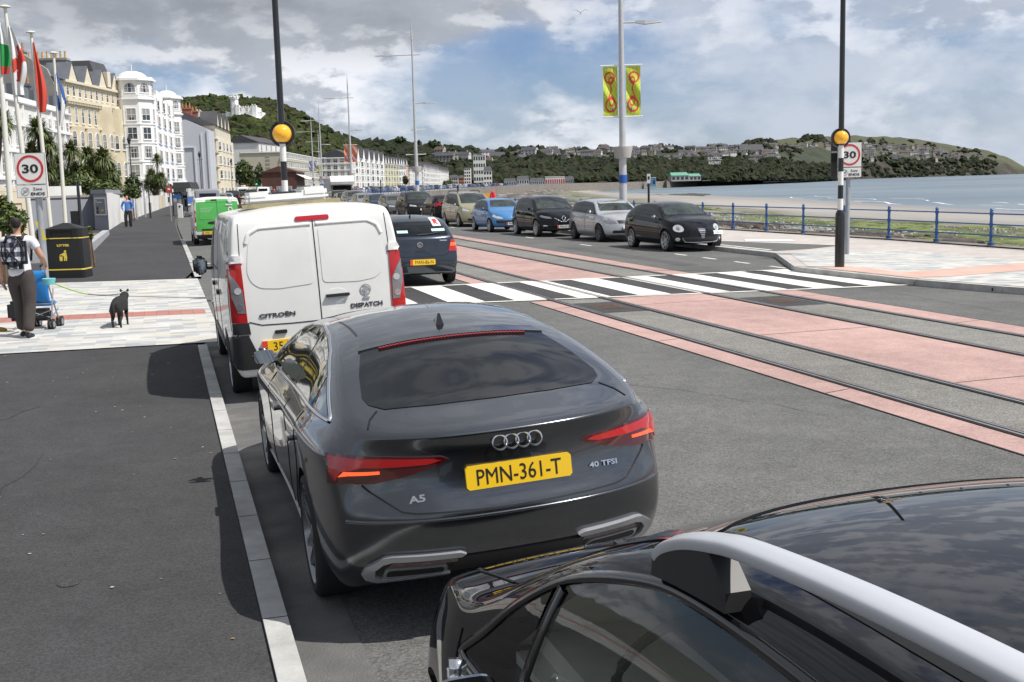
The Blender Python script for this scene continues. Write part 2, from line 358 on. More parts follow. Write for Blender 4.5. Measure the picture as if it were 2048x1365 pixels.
# promenade with the crossing build-out and its kerb
KL = [(15.6,-20),(15.6,11.),(14.8,14.6),(14.2,16.4),(13.73,18.2),(13.43,21.9),(15.5,26.3),(15.57,40),(15.5,60)]
pm = MB(); pm.sheet(KL+[(21.0,60),(21.1,42),(21.85,30),(21.9,-20)], .12)
ribbon(pm, 60, 170, 15.5, 20.8, .12)
tag(street_obj(pm, 'promenade', M_PROM), kind='structure')
kr = MB()
for i in range(len(KL)-1):
    (x0,y0),(x1,y1) = KL[i], KL[i+1]; d = Vector((x1-x0, y1-y0)).normalized(); n = Vector((-d.y, d.x))*.13
    kr.prism([(x0,y0),(x0+n.x,y0+n.y),(x1+n.x,y1+n.y),(x1,y1)], -.02, .124)
ribbon(kr, 60, 170, 15.37, 15.5, .124, drop=.14)
for k in range(9):
    s = 11.6+k*.62; x = float(np.interp(s, [11.,14.6,16.4,18.2], [15.6,14.8,14.2,13.73]))-.137
    kr.lathe([(0,0),(.032,0)], 12, 1, Matrix.Translation((x,s,.055))@Matrix.Rotation(R(-90),4,'Y'))
tag(street_obj(kr, 'promenade_kerb', [M_KERB, M_GROOVE]), kind='structure')
bo = MB(); bo.sheet([(15.4,12.4),(14.8,14.9),(14.25,16.5),(13.8,18.3),(13.55,21.8),(15.6,26.),(17.,27.0),(18.6,25.5),(18.9,12.4)], .126)
tag(street_obj(bo, 'buildout_pavement', M_PAVEBLK), kind='structure')
t2 = MB(); t2.sheet([(13.8,18.5),(13.6,21.5),(14.3,21.5),(14.4,19.6),(18.3,20.4),(18.3,19.2),(14.6,18.4)], .131)
tag(street_obj(t2, 'buildout_tactile', M_TACT2), kind='structure')
cl = MB(); cl.sheet([(15.75,27.0),(15.75,60),(16.8,60),(16.75,32.4),(18.6,28.2),(17.0,27.3)], .126)
tag(street_obj(cl, 'cycle_lane', A_ROAD), kind='structure')
cw = MB()
for pts in ([(16.8,32.4),(18.6,28.3)], [(15.8,27.4),(15.85,60)], [(16.85,32.4),(16.9,60)]):
    (x0,y0),(x1,y1) = pts; cw.sheet([(x0,y0),(x0+.12,y0),(x1+.12,y1),(x1,y1)], .131)
cw.sheet([(17.4,31.6),(18.6,30.6),(19.1,31.8),(17.9,32.6)], .131)
tag(street_obj(cw, 'cycle_lane_markings', M_WHITE), kind='structure')
# sea wall
sw = MB(); E0 = EDGE; E1 = off_poly(EDGE, .5)
vs = []
for p, q in zip(E0, E1): vs += [(p.x,p.y,p.z+.16),(q.x,q.y,p.z+.16),(p.x+.25,p.y,-6)]
sw.add(vs, [(3*i,3*i+1,3*i+4,3*i+3) for i in range(len(E0)-1)]+[(3*i+2,3*i,3*i+3,3*i+5) for i in range(len(E0)-1)])
tag(sw.build('sea_wall', mat('weathered concrete wall', (.20,.18,.155), .9, var=.35, vs=.5)), 'long weathered concrete sea wall curving round the bay above the beach', 'sea wall')
# beach
WL = [(150,-80),(120,60),(98,130),(90,192),(97,354),(88,600),(66,860),(88,1000),(240,1400)]
def interp_poly(P, n):
    P = [Vector((p[0],p[1],0)) for p in P]; L = [0]
    for a, b in zip(P, P[1:]): L.append(L[-1]+(b-a).length)
    return P, L
EB = [EDGE[0], EDGE[1], EDGE[3], EDGE[5], EDGE[8], EDGE[11], EDGE[12], EDGE[13]-Vector((14,0,0)), EDGE[14]]
b_v = []; b_uv = []; NU = 60; NS = 14; rows = 0
for i in range(len(WL)-1):
    for j in range(NS if i < len(WL)-2 else NS+1):
        f = j/NS; e = EB[i].lerp(EB[i+1], f); w = Vector((*WL[i],0)).lerp(Vector((*WL[i+1],0)), f); rows += 1
        for k in range(NU+1):
            u = (k/NU)**1.5*1.5; p = e.lerp(w, u); z = -1.5-3.3*u + .10*math.sin(u*60+f*3)*min(1, u*4)+.10*math.sin(p.x*.9)*math.cos(p.y*.7)
            b_v.append((p.x, p.y, z)); b_uv.append((u, (i+f)))
me = bpy.data.meshes.new('beach'); c = NU+1
fs = [(a*c+k, a*c+k+1, (a+1)*c+k+1, (a+1)*c+k) for a in range(rows-1) for k in range(NU)]
me.from_pydata(b_v, [], fs); uv = me.uv_layers.new(name='uv'); 
for lp in me.loops: uv.data[lp.index].uv = b_uv[lp.vertex_index]
def beach_mat():
    m = mat('beach', (.4,.36,.3), .85); nt = m.node_tree; N = nt.nodes; L = nt.links; b = N['Principled BSDF']
    uvn = N.new('ShaderNodeUVMap'); sp = N.new('ShaderNodeSeparateXYZ'); L.new(uvn.outputs[0], sp.inputs[0]); tc = N.new('ShaderNodeTexCoord')
    def ns(s, d, r=.6, stretch=None):
        n = N.new('ShaderNodeTexNoise'); n.inputs['Scale'].default_value = s; n.inputs['Detail'].default_value = d; n.inputs['Roughness'].default_value = r
        if stretch:
            mp = N.new('ShaderNodeMapping'); mp.inputs['Rotation'].default_value = (0,0,-R(stretch[1])); mp.inputs['Scale'].default_value = (1, stretch[0], 1); L.new(tc.outputs['Object'], mp.inputs[0]); L.new(mp.outputs[0], n.inputs['Vector'])
        else: L.new(tc.outputs['Object'], n.inputs['Vector'])
        return n.outputs['Fac']
    def mr(v, a, b_, c, d):
        n = N.new('ShaderNodeMapRange'); L.new(v, n.inputs[0])
        for i, q in enumerate((a, b_, c, d)): n.inputs[i+1].default_value = q
        return n.outputs[0]
    def mth(op, a, b_):
        n = N.new('ShaderNodeMath'); n.operation = op
        for i, v in enumerate((a, b_)):
            if isinstance(v, (int, float)): n.inputs[i].default_value = v
            else: L.new(v, n.inputs[i])
        return n.outputs[0]
    def mix(f, a, b_):
        n = N.new('ShaderNodeMix'); n.data_type = 'RGBA'; L.new(f, n.inputs[0])
        for v, i in ((a, 6), (b_, 7)):
            if isinstance(v, tuple): n.inputs[i].default_value = (*v, 1)
            else: L.new(v, n.inputs[i])
        return n.outputs[2]
    u = mth('ADD', sp.outputs[0], mr(ns(.06, 5, .55, (.5, 5)), .3, .7, -.05, .05))
    vo = N.new('ShaderNodeTexVoronoi'); vo.inputs['Scale'].default_value = 1.5; L.new(tc.outputs['Object'], vo.inputs['Vector'])
    sc = N.new('ShaderNodeSeparateColor'); L.new(vo.outputs['Color'], sc.inputs[0])
    peb = mix(sc.outputs[0], (.13,.12,.11), (.46,.44,.41))
    weed = mr(ns(.16, 9, .70, (.5, 5)), .455, .50, 0, 1)
    near = mr(u, .02, .17, 1.0, .45)
    peb = mix(mth('MULTIPLY', weed, mr(u, .30, .40, 1, .12)), peb, (.035,.022,.013))
    gm = mth('MULTIPLY', mr(ns(.16, 9, .74, (.4, 5)), .47, .53, 0, 1), mth('MULTIPLY', mr(u, .27, .33, 0, 1), mr(u, .46, .55, 1, 0)))
    c1 = mix(gm, mix(mr(u, .34, .48, 0, 1), peb, (.20,.18,.145)), (.075,.095,.026))
    gs = mr(ns(.9, 8, .7), .52, .62, 0, 1)
    c1 = mix(mth('MULTIPLY', gs, mr(u, .42, .62, .8, 0)), c1, (.09,.08,.06))
    sand = mix(mr(ns(.02, 8, .6, (.3, 2)), .35, .65, 0, 1), (.33,.31,.285), (.25,.235,.215))
    spots = mr(ns(.12, 8, .8, (.25, 3)), .63, .67, 0, 1)
    sand = mix(spots, sand, (.12,.10,.08))
    sand = mix(mr(u, .78, .97, 0, 1), sand, (.22,.21,.20))
    col = mix(mr(u, .50, .62, 0, 1), c1, sand); L.new(col, b.inputs['Base Color'])
    L.new(mr(u, .80, .97, .9, .35), b.inputs['Roughness'])
    bp = N.new('ShaderNodeBump'); bp.inputs['Strength'].default_value = .6; bp.inputs['Distance'].default_value = .12; L.new(mth('MULTIPLY', sc.outputs[1], mr(u, .4, .55, 1, .0)), bp.inputs['Height']); L.new(bp.outputs[0], b.inputs['Normal'])
    return m
me.materials.append(beach_mat()); me.polygons.foreach_set('use_smooth', [True]*len(me.polygons))
tag(link('beach', me), kind='structure')
# sea
def sea_mat():
    m = mat('sea', (.10,.14,.165), .12, spec=.5); nt = m.node_tree; N = nt.nodes; L = nt.links; b = N['Principled BSDF']
    tc = N.new('ShaderNodeTexCoord'); mp = N.new('ShaderNodeMapping'); mp.inputs['Scale'].default_value = (.35, 1, 1); mp.inputs['Rotation'].default_value = (0,0,.2); L.new(tc.outputs['Object'], mp.inputs[0])
    n = N.new('ShaderNodeTexNoise'); n.inputs['Scale'].default_value = .8; n.inputs['Detail'].default_value = 6; L.new(mp.outputs[0], n.inputs['Vector'])
    bp = N.new('ShaderNodeBump'); bp.inputs['Strength'].default_value = .9; bp.inputs['Distance'].default_value = .35; L.new(n.outputs['Fac'], bp.inputs['Height']); L.new(bp.outputs[0], b.inputs['Normal'])
    n2 = N.new('ShaderNodeTexNoise'); n2.inputs['Scale'].default_value = .012; n2.inputs['Detail'].default_value = 6
    mp2 = N.new('ShaderNodeMapping'); mp2.inputs['Scale'].default_value = (.25, 1, 1); L.new(tc.outputs['Object'], mp2.inputs[0]); L.new(mp2.outputs[0], n2.inputs['Vector'])
    mx = N.new('ShaderNodeMix'); mx.data_type = 'RGBA'; r = N.new('ShaderNodeMapRange'); L.new(n2.outputs['Fac'], r.inputs[0]); r.inputs[1].default_value = .4; r.inputs[2].default_value = .6; L.new(r.outputs[0], mx.inputs[0]); mx.inputs[6].default_value = (.075,.115,.145,1); mx.inputs[7].default_value = (.14,.185,.205,1); L.new(mx.outputs[2], b.inputs['Base Color'])
    b.inputs['Roughness'].default_value = .3
    return m
se = MB(); se.sheet([(-3000,-600),(22000,-600),(22000,24000),(-3000,24000)], -4.8)
tag(se.build('sea', sea_mat()), kind='structure')
# surf lines and rock reef
sf = MB()
for k, (o, a) in enumerate(((2,0),(9,.4),(18,.8))):
    pts = []
    for q in np.linspace(100, 420, 90):
        j = 2 if q < 130 else (3 if q < 202 else 4); xx = np.interp(q, [60,130,202,354,600], [120,98,92,97,94]); pts.append((xx+o+2.5*math.sin(q*.11+a*5)+1.5*math.sin(q*.037+a), q))
    for (x0,y0),(x1,y1) in zip(pts, pts[1:]):
        if math.sin(y0*.07+k*2)+.7*math.sin(y0*.19+k) < .2: continue
        sf.sheet([(x0,y0),(x0+.7,y0),(x1+.7,y1),(x1,y1)], -4.77)
tag(sf.build('surf', mat('sea foam', (.8,.82,.84), .8)), kind='structure')
rng = random.Random(3)
rk = MB()
for i in range(260):
    c = D(rng.uniform(1290,1400), 385, rng.uniform(440,560)); w = rng.uniform(1.5,7); h = rng.uniform(.25,.8)
    rk.lathe([(0,h),(w*.5,h*.8),(w,0)], 7, 0, Matrix.Translation((c.x,c.y,-4.85))@Matrix.Rotation(rng.random()*6,4,'Z')@Matrix.Diagonal((1,rng.uniform(.5,1.5),1,1)))
tag(rk.build('rock_reef', mat('wet weed covered rock', (.05,.045,.032), .6, var=.4, vs=.3), smooth=True), 'low dark weed covered rocks lying at the water\'s edge', 'reef', kind='stuff')

# seaweed, stones and green weed lying on the upper beach
def beach_pt(i, f, u):
    e = EB[i].lerp(EB[i+1], f); w = Vector((*WL[i],0)).lerp(Vector((*WL[i+1],0)), f); p = e.lerp(w, u)
    return Vector((p.x, p.y, -1.5-3.3*u + .10*math.sin(u*60+f*3)*min(1, u*4)+.10*math.sin(p.x*.9)*math.cos(p.y*.7)))
from mathutils import noise as _mn
for nm, n_k, cols, u0, u1, rr, hh, lb in (
    ('seaweed', 2600, [(.035,.020,.012),(.055,.035,.018),(.022,.015,.010)], .06, .30, (.25,1.3), (.05,.22), 'dark brown seaweed heaped along the upper beach behind the railing'),
    ('stones', 7000, [(.26,.25,.23),(.36,.35,.33),(.15,.14,.13)], .06, .44, (.06,.22), (.04,.14), 'grey and pale stones strewn over the upper beach behind the railing'),
    ('green_weed', 1700, [(.10,.13,.028),(.15,.18,.04),(.06,.08,.022)], .24, .50, (.4,1.8), (.03,.10), 'bright green weed patches on the middle of the beach')):
    q = MB(); c_ = 0; tries = 0
    while c_ < n_k and tries < 90000:
        tries += 1; i = rng.choice([1,1,2,2,2,3,3]); f = rng.random(); u = rng.uniform(u0, u1)
        if i == 3 and f > .6: continue
        p = beach_pt(i, f, u)
        v_ = _mn.noise(Vector((p.x*.10, p.y*.035, len(nm)*3.))) + .5*_mn.noise(Vector((p.x*.35, p.y*.15, len(nm)*5.)))
        if nm != 'stones' and v_ < .05: continue
        r_ = rng.uniform(*rr); h_ = rng.uniform(*hh); a0 = rng.random()*6; k_ = 6; el = rng.uniform(1,2.2) if nm != 'stones' else rng.uniform(.8,1.2)
        ring = [(p.x+r_*rng.uniform(.6,1.2)*math.cos(a0+j*6.283/k_), p.y+el*r_*rng.uniform(.6,1.2)*math.sin(a0+j*6.283/k_), p.z-.03) for j in range(k_)]
        ring2 = [(p.x+(x-p.x)*.55, p.y+(y-p.y)*.55, p.z+h_*rng.uniform(.7,1.1)) for x, y, z in ring]
        q.add(ring+ring2, [(j,(j+1)%k_,(j+1)%k_+k_,j+k_) for j in range(k_)]+[tuple(range(k_,2*k_))], rng.randrange(3)); c_ += 1
    tag(q.build(nm, [mat(nm+str(j), c, .85 if nm != 'seaweed' else .5) for j, c in enumerate(cols)]), lb, nm.replace('_', ' '), kind='stuff')
# gutter grit, patches, seams and cracks in the carriageway
gt = MB(); ss_g = srange(-8, 15.6)
ga = mat('gritty worn gutter', (.118,.118,.115), .95, var=.22, vs=2.4, dirt=(.27,.255,.225), bump=.6, bs=90)
ribbon(gt, -8, 15.6, .47, .78, .0042)
tag(street_obj(gt, 'gutter', ga), kind='structure')
pt_ = MB()
for (s0, s1, t0, t1) in ((13.2,18.4,3.7,4.15),(25,34,12.0,12.5),(28,31.5,3.9,4.9)): pt_.sheet([(t0,s0),(t1,s0),(t1,s1),(t0,s1)], .0040)
tag(street_obj(pt_, 'road_patches', asphalt('patch asphalt', (.095,.095,.094), .8, 1.15)), kind='structure')
ck = MB()
for (s0, t0, ds, dt, n_) in ((8.5,5.5,.28,-.10,14),(11,1.2,.35,.12,20),(14,12.2,.4,.03,26),(2.0,-1.9,.4,.05,22),(9.0,-3.0,.25,.12,14)):
    s_, t_ = s0, t0; P_ = [(t_, s_)]
    for k in range(n_): s_ += ds*rng.uniform(.5,1.3); t_ += dt+rng.uniform(-.09,.09)*(.35 if n_ > 30 else 1); P_.append((t_, s_))
    for (x0,y0),(x1,y1) in zip(P_, P_[1:]): w_ = rng.uniform(.002,.0055); z_ = .0052 if t0 > .4 else .0575; ck.sheet([(x0-w_,y0),(x0+w_,y0),(x1+w_,y1),(x1-w_,y1)], z_)
tag(street_obj(ck, 'road_cracks', M_GROOVE), kind='structure')
cv_ = MB(); pc_ = G(137, 1168, .055); t_ = pc_.x*math.cos(AX)+pc_.y*math.sin(AX); s_ = -pc_.x*math.sin(AX)+pc_.y*math.cos(AX)
cv_.lathe([(0,.0),(.055,.0),(.06,-.003)], 18, 0, Matrix.Translation((t_, s_, .062))); tag(street_obj(cv_, 'utility_cover', A_DARK), 'small round dark cover set in the footway beside the kerb', 'utility cover')
# ================================================================== HILLS AND FAR SHORE
from mathutils import noise as mn
def ridge(cols, step=8, sub=5, amp=1.5, seed=0.):
    pxs = np.arange(cols[0][0], cols[-1][0]+.1, step); K = len(cols[0][1]); cx = [c[0] for c in cols]
    Ys = [np.interp(pxs, cx, [c[1][k][0] for c in cols]) for k in range(K)]; Ps = [np.interp(pxs, cx, [c[1][k][1] for c in cols]) for k in range(K)]
    grid = []
    for i, px in enumerate(pxs):
        pts = [D(px, Ps[k][i], Ys[k][i]) for k in range(K)]; col = []
        for k in range(K-1):
            for j in range(sub):
                f = j/sub; p = pts[k].lerp(pts[k+1], f)
                if k or j: p.z += amp*mn.fractal(Vector((p.x,p.y,seed))*.012, 1., 2., 5)*(1 if k or j > 1 else .4)*2
                col.append(p)
        e = pts[-1].copy(); e.z += amp*1.2*mn.fractal(Vector((e.x,e.y,seed))*.012, 1., 2., 5); col.append(e)
        b = e.copy(); b.y += 260; b.z -= 45; b.x *= (b.y/e.y); col.append(b); grid.append(col)
    return pxs, grid
def ridge_obj(name, cols, m, **k):
    pxs, g = ridge(cols, **k); n = len(g[0]); vs = [p for c in g for p in c]
    o = MB().add(vs, [(i*n+j, (i+1)*n+j, (i+1)*n+j+1, i*n+j+1) for i in range(len(g)-1) for j in range(n-1)]).build(name, m, smooth=True, ang=80)
    tag(o, kind='structure'); return pxs, g
M_SCRUB = mat('hillside scrub', (.028,.036,.016), .95, var=.5, vs=.03, det=9)
M_GRASSY = mat('headland grass', (.062,.068,.032), .95, var=.35, vs=.01, det=10, dirt=(.035,.036,.022))  # low albedo, with cloud shadow worked into the headland colour
M_CLIFF = mat('cliff rock and bracken', (.042,.038,.028), .95, var=.55, vs=.02, det=10, dirt=(.02,.023,.013))
hillA = [(120,[(620,330),(700,290),(760,260),(820,240)]),(240,[(520,330),(560,290),(640,250),(720,222)]),(365,[(420,372),(520,290),(620,240),(720,212)]),(420,[(400,372),(500,290),(600,245),(700,208)]),(480,[(390,372),(480,285),(580,250),(690,211)]),(520,[(390,372),(480,290),(580,250),(680,216)]),(560,[(450,372),(520,300),(600,260),(700,224)]),(600,[(500,372),(560,312),(630,274),(720,237)]),(640,[(560,372),(610,328),(670,295),(740,262)]),(670,[(590,372),(640,338),(690,310),(760,282)]),(705,[(600,372),(650,342),(710,322),(780,302)]),(760,[(620,372),(680,352),(740,338),(800,326)]),(800,[(700,370),(740,362),(780,354),(820,347)])]
pxA, gA = ridge_obj('hill', hillA, M_SCRUB, step=10, amp=4.)
hillB = [(640,[(840,368),(950,340),(1100,310),(1250,286)]),(700,[(840,368),(950,345),(1100,318),(1250,291)]),(760,[(850,368),(950,345),(1100,321),(1250,295)]),(830,[(920,366),(1000,345),(1150,320),(1400,298)]),(900,[(980,366),(1050,345),(1200,324),(1500,302)]),(960,[(980,365),(1050,345),(1200,327),(1500,306)]),(1040,[(1020,364),(1090,342),(1250,320),(1600,301)]),(1150,[(1120,363),(1180,338),(1280,320),(1650,303)]),(1300,[(1200,362),(1260,337),(1340,319),(1700,301)]),(1420,[(1260,361),(1330,337),(1400,318),(1750,297)]),(1500,[(1330,361),(1400,338),(1460,319),(1800,294)]),(1600,[(1500,360),(1560,341),(1640,322),(1900,294)]),(1700,[(1900,362),(1960,352),(2040,330),(2300,300)])]
pxB, gB = ridge_obj('wooded_cliff', hillB, M_SCRUB, step=10, amp=4., seed=4.)
headl = [(1440,[(1480,366.5),(1540,352),(1600,322),(2300,296)]),(1500,[(1600,364.5),(1680,352),(1760,322),(2400,291)]),(1545,[(1750,363),(1820,345),(1900,322),(2500,281)]),(1600,[(2000,362),(2060,345),(2130,320),(2700,275)]),(1680,[(2300,360.5),(2350,345),(2430,320),(2900,272)]),(1760,[(2500,358),(2550,346),(2620,321),(3050,273)]),(1840,[(2650,356),(2700,345),(2780,320),(3150,280)]),(1900,[(2750,354.5),(2800,344),(2880,320),(3200,288)]),(1960,[(2850,353),(2900,342),(2960,322),(3250,300)]),(2010,[(2950,351.5),(3000,340),(3060,326),(3300,313)]),(2045,[(3050,350),(3080,344),(3110,337),(3300,331)]),(2066,[(3150,349.5),(3160,348.5),(3180,347.5),(3300,346.5)])]
pxH, gH = ridge_obj('headland', headl, M_GRASSY, step=8, sub=7, amp=5., seed=9.)
ho = [o for o in COL.objects if o.name == 'headland'][0]; ho.data.materials.append(M_CLIFF); nr_ = len(gH[0])-1
for i_, p_ in enumerate(ho.data.polygons): p_.material_index = 1 if (i_ % nr_) < 13 else 0

def on_grid(pxs, g, px, f):                       # f 0 shore .. 1 crest
    i = (px-pxs[0])/(pxs[1]-pxs[0]); i = max(0, min(len(g)-1.001, i)); a = int(i); n = len(g[0])-2; j = max(0, min(n-.001, f*n)); b = int(j)
    p = g[a][b].lerp(g[a+1][b], i-a); q = g[a][b+1].lerp(g[a+1][b+1], i-a); return p.lerp(q, j-b)
# leafy crowns as ragged clumps, many in one mesh for the far woods
def clump_variants(n, sub=2, seed=1):
    out = []
    for k in range(n):
        bm = bmesh.new(); bmesh.ops.create_icosphere(bm, subdivisions=sub, radius=1)
        for v in bm.verts:
            p = v.co.copy(); d = 1+.55*mn.noise(p*1.7+Vector((k*7+seed,0,0)))+.38*mn.noise(p*4.3+Vector((0,k*5,seed)))
            v.co = p*d; v.co.z = v.co.z*.8
            if v.co.z < -.3: v.co.z = -.3
        bm.normal_update(); bm.verts.ensure_lookup_table()
        out.append((np.array([v.co[:] for v in bm.verts]), [tuple(v.index for v in f.verts) for f in bm.faces])); bm.free()
    return out
CV = clump_variants(10, 2); CV3 = clump_variants(8, 3, 5)
def clump_mesh(spots, variants, rg, mats):
    V = []; Fc = []; k = 0; mi = []
    for (p, r) in spots:
        vs, fs = variants[rg.randrange(len(variants))]; a = rg.random()*6.28; c, s = math.cos(a), math.sin(a); sx, sy, sz = r*rg.uniform(.8,1.25), r*rg.uniform(.8,1.25), r*rg.uniform(.75,1.2)
        w = vs*np.array([sx,sy,sz]); w = np.stack([w[:,0]*c-w[:,1]*s+p[0], w[:,0]*s+w[:,1]*c+p[1], w[:,2]+p[2]], 1); V.append(w); Fc += [(a_+k, b_+k, c_+k) for a_, b_, c_ in fs]; mi += [rg.randrange(len(mats))]*len(fs); k += len(vs)
    me = bpy.data.meshes.new('clumps'); me.from_pydata(np.concatenate(V).tolist(), [], Fc)
    for m in mats: me.materials.append(m)
    me.polygons.foreach_set('material_index', mi); me.update(); return me
def leafm(n, c): return mat('foliage '+n, c, .9, var=.55, vs=.35, det=10, spec=.2, bump=1., bs=1.2)
LF = [leafm('a', (.026,.038,.011)), leafm('b', (.036,.050,.013)), leafm('c', (.024,.036,.012)), leafm('d', (.050,.060,.016)), leafm('e', (.040,.038,.017))]  # leaf tones darkened to carry the cloud shade over the hill
LFD = [leafm('f', (.019,.026,.012)), leafm('g', (.025,.032,.014)), leafm('h', (.016,.021,.012)), leafm('i', (.03,.032,.016))]
rg = random.Random(11)
sp_ = []
for i in range(4600):
    px = rg.uniform(330, 800); f = rg.random()**.8; p = on_grid(pxA, gA, px, f); r = rg.uniform(1.8,4.4)
    if 366 < px < 532 and .43 < f < .62: continue
    sp_.append((p+Vector((0,0,.15*r)), r))
for i in range(300):
    px = rg.uniform(330, 720); p = on_grid(pxA, gA, px, 1.); sp_.append((p+Vector((0,0,.8)), rg.uniform(2.,4.6)))
o = link('woodland', clump_mesh(sp_, CV, rg, LF)); tag(o, 'green woodland covering the steep hill behind the hotels', 'woodland', kind='stuff')
sp_ = []
for i in range(3600):
    px = rg.uniform(650, 1690); f = rg.random() if px < 940 else rg.uniform(.02,.56); p = on_grid(pxB, gB, px, f); sp_.append((p, rg.uniform(3.5,7.5)))
for i in range(420):
    p = on_grid(pxB, gB, rg.uniform(960, 1600), rg.uniform(.56,.97)); sp_.append((p, rg.uniform(3,6.5)))
for i in range(190):
    px = rg.uniform(660, 1560); p = on_grid(pxB, gB, px, rg.uniform(.95,1.)); r = rg.uniform(4.5,9.5)*(1.2 if px < 950 else .8); sp_.append((p, r))
o = link('cliff_woodland', clump_mesh(sp_, CV, rg, LFD)); tag(o, 'dark trees covering the long cliff across the bay', 'woodland', kind='stuff')
sp_ = []
for i in range(560):
    px = rg.uniform(1450, 1990); f = rg.uniform(.1,.72) if i % 3 else rg.uniform(.5,.95); p = on_grid(pxH, gH, px, f); sp_.append((p, rg.uniform(5,11)))
for i in range(60):
    px = rg.choice([rg.uniform(1490,1545), rg.uniform(1610,1640)]); p = on_grid(pxH, gH, px, rg.uniform(.9,1.)); sp_.append((p, rg.uniform(8,13)))
o = link('headland_bushes', clump_mesh(sp_, CV, rg, LFD)); tag(o, 'scattered dark bushes and hedges among the houses on the headland', 'bushes', kind='stuff')
# cliffs at the foot of the headland
M_HW = [mat('render '+str(i), c, .85, var=.08, vs=.3) for i, c in enumerate([(.58,.57,.55),(.42,.40,.37),(.30,.29,.27),(.47,.43,.36)])]
M_SL = mat('slate roof', (.06,.06,.068), .7, var=.2, vs=.5)
M_SL2 = mat('brown tile roof', (.085,.062,.055), .8, var=.2, vs=.5)
M_WIN = mat('dark window glass', (.03,.035,.04), .08, spec=.6)
def house_mesh(k):
    w, d, h, rh = [(13,8,5.5,3.2),(10,8,5.2,3.6),(16,9,5.6,3.),(9,9,7.5,2.8),(20,9,8,3)][k % 5]; b = MB()
    b.box((-w/2,-d/2,-4), (w/2,d/2,h), 0)
    b.add([(-w/2-.4,-d/2-.5,h),(w/2+.4,-d/2-.5,h),(w/2+.4,d/2+.5,h),(-w/2-.4,d/2+.5,h),(-w/2-.4,0,h+rh),(w/2+.4,0,h+rh)], [(0,1,5,4),(2,3,4,5),(1,2,5),(3,0,4),(0,3,2,1)], 1)
    b.add([(-w/2-.42,-d/2,h-.02),(-w/2-.42,d/2,h-.02),(-w/2-.42,0,h+rh-.5)], [(0,2,1)], 0); b.add([(w/2+.42,-d/2,h-.02),(w/2+.42,d/2,h-.02),(w/2+.42,0,h+rh-.5)], [(0,1,2)], 0)
    b.box((w*.25,-.5,h+rh*.5), (w*.25+1,.5,h+rh+1.3), 0)
    n = int(w//3.2)
    for i in range(n):
        x = -w/2+w*(i+.5)/n
        for z in ((1,),(1,3.6),(1,3.6),(1,3.6,6),(1,3.6,6))[k % 5]: b.box((x-.65,-d/2-.06,z), (x+.65,-d/2+.1,z+1.3), 2)
    for y in (-2,1): b.box((-w/2-.06,y,1), (-w/2+.1,y+1.2,2.3), 2)
    me = b.build('house', [M_HW[[0,1,0,3,2][k % 5]], M_SL if k % 3 else M_SL2, M_WIN]); m_ = me.data; bpy.data.objects.remove(me); return m_
HM = [house_mesh(k) for k in range(10)]
placed = []
def scatter(n, grid, x0, x1, f0, f1, label, group, sc=1., mind=9):
    c = 0; tries = 0
    while c < n and tries < n*30:
        tries += 1; px = rg.uniform(x0, x1); f = rg.uniform(f0, f1); p = on_grid(*grid, px, f)
        if any((p-q).length < mind*sc for q in placed): continue
        placed.append(p); hk = rg.randrange(10); o = link('house', HM[hk], loc=p); o.rotation_euler = (0,0,rg.choice([0,0,.3,-.3,1.2,.6])+rg.uniform(-.15,.15)); o.scale = (sc,)*3; tag(o, ['two storey ','small ','wide low ','tall narrow ','large long '][hk % 5]+label, 'house', group); c += 1
scatter(46, (pxB, gB), 1130, 1330, .60, .99, 'small slate roofed house on the skyline above the wooded cliff', 'houses above the wooded cliff', .75)
scatter(72, (pxB, gB), 1330, 1560, .60, .99, 'pale house in the crowded rows above the white hillside lettering', 'houses above the hillside lettering', .75)
scatter(58, (pxH, gH), 1560, 1700, .68, .84, 'tiny pale house in the rows below the grassy hilltop', 'houses below the grassy hilltop', .85, 11)
scatter(84, (pxH, gH), 1710, 1900, .66, .85, 'tiny white house on the slope of the far headland', 'houses on the headland slope', .95, 12)
scatter(14, (pxH, gH), 1900, 1965, .68, .78, 'tiny white house near the seaward end of the headland', 'houses near the tip of the headland', .95, 12)
scatter(10, (pxB, gB), 880, 1130, .55, .95, 'white villa among the trees on the hill above the bay', 'villas among the trees', 1.1, 25)
# hillside lettering
L0 = thing('hillside_sign', 'large white letters reading ELECTRIC RAILWAY on the dark cliff', 'sign', D(1420, 327, 1290))
for nm, dz, w in (('ELECTRIC', 4.6, 15.5), ('RAILWAY', 0, 13.5)):
    text_obj('lettering', nm, 4, Matrix.Translation((0,0,dz))@Matrix.Rotation(R(90),4,'X'), mat('white board', (.75,.75,.73), .7), L0, ext=.4, bold=.06, fit=(w, 3.6))
L0.location.y -= 30
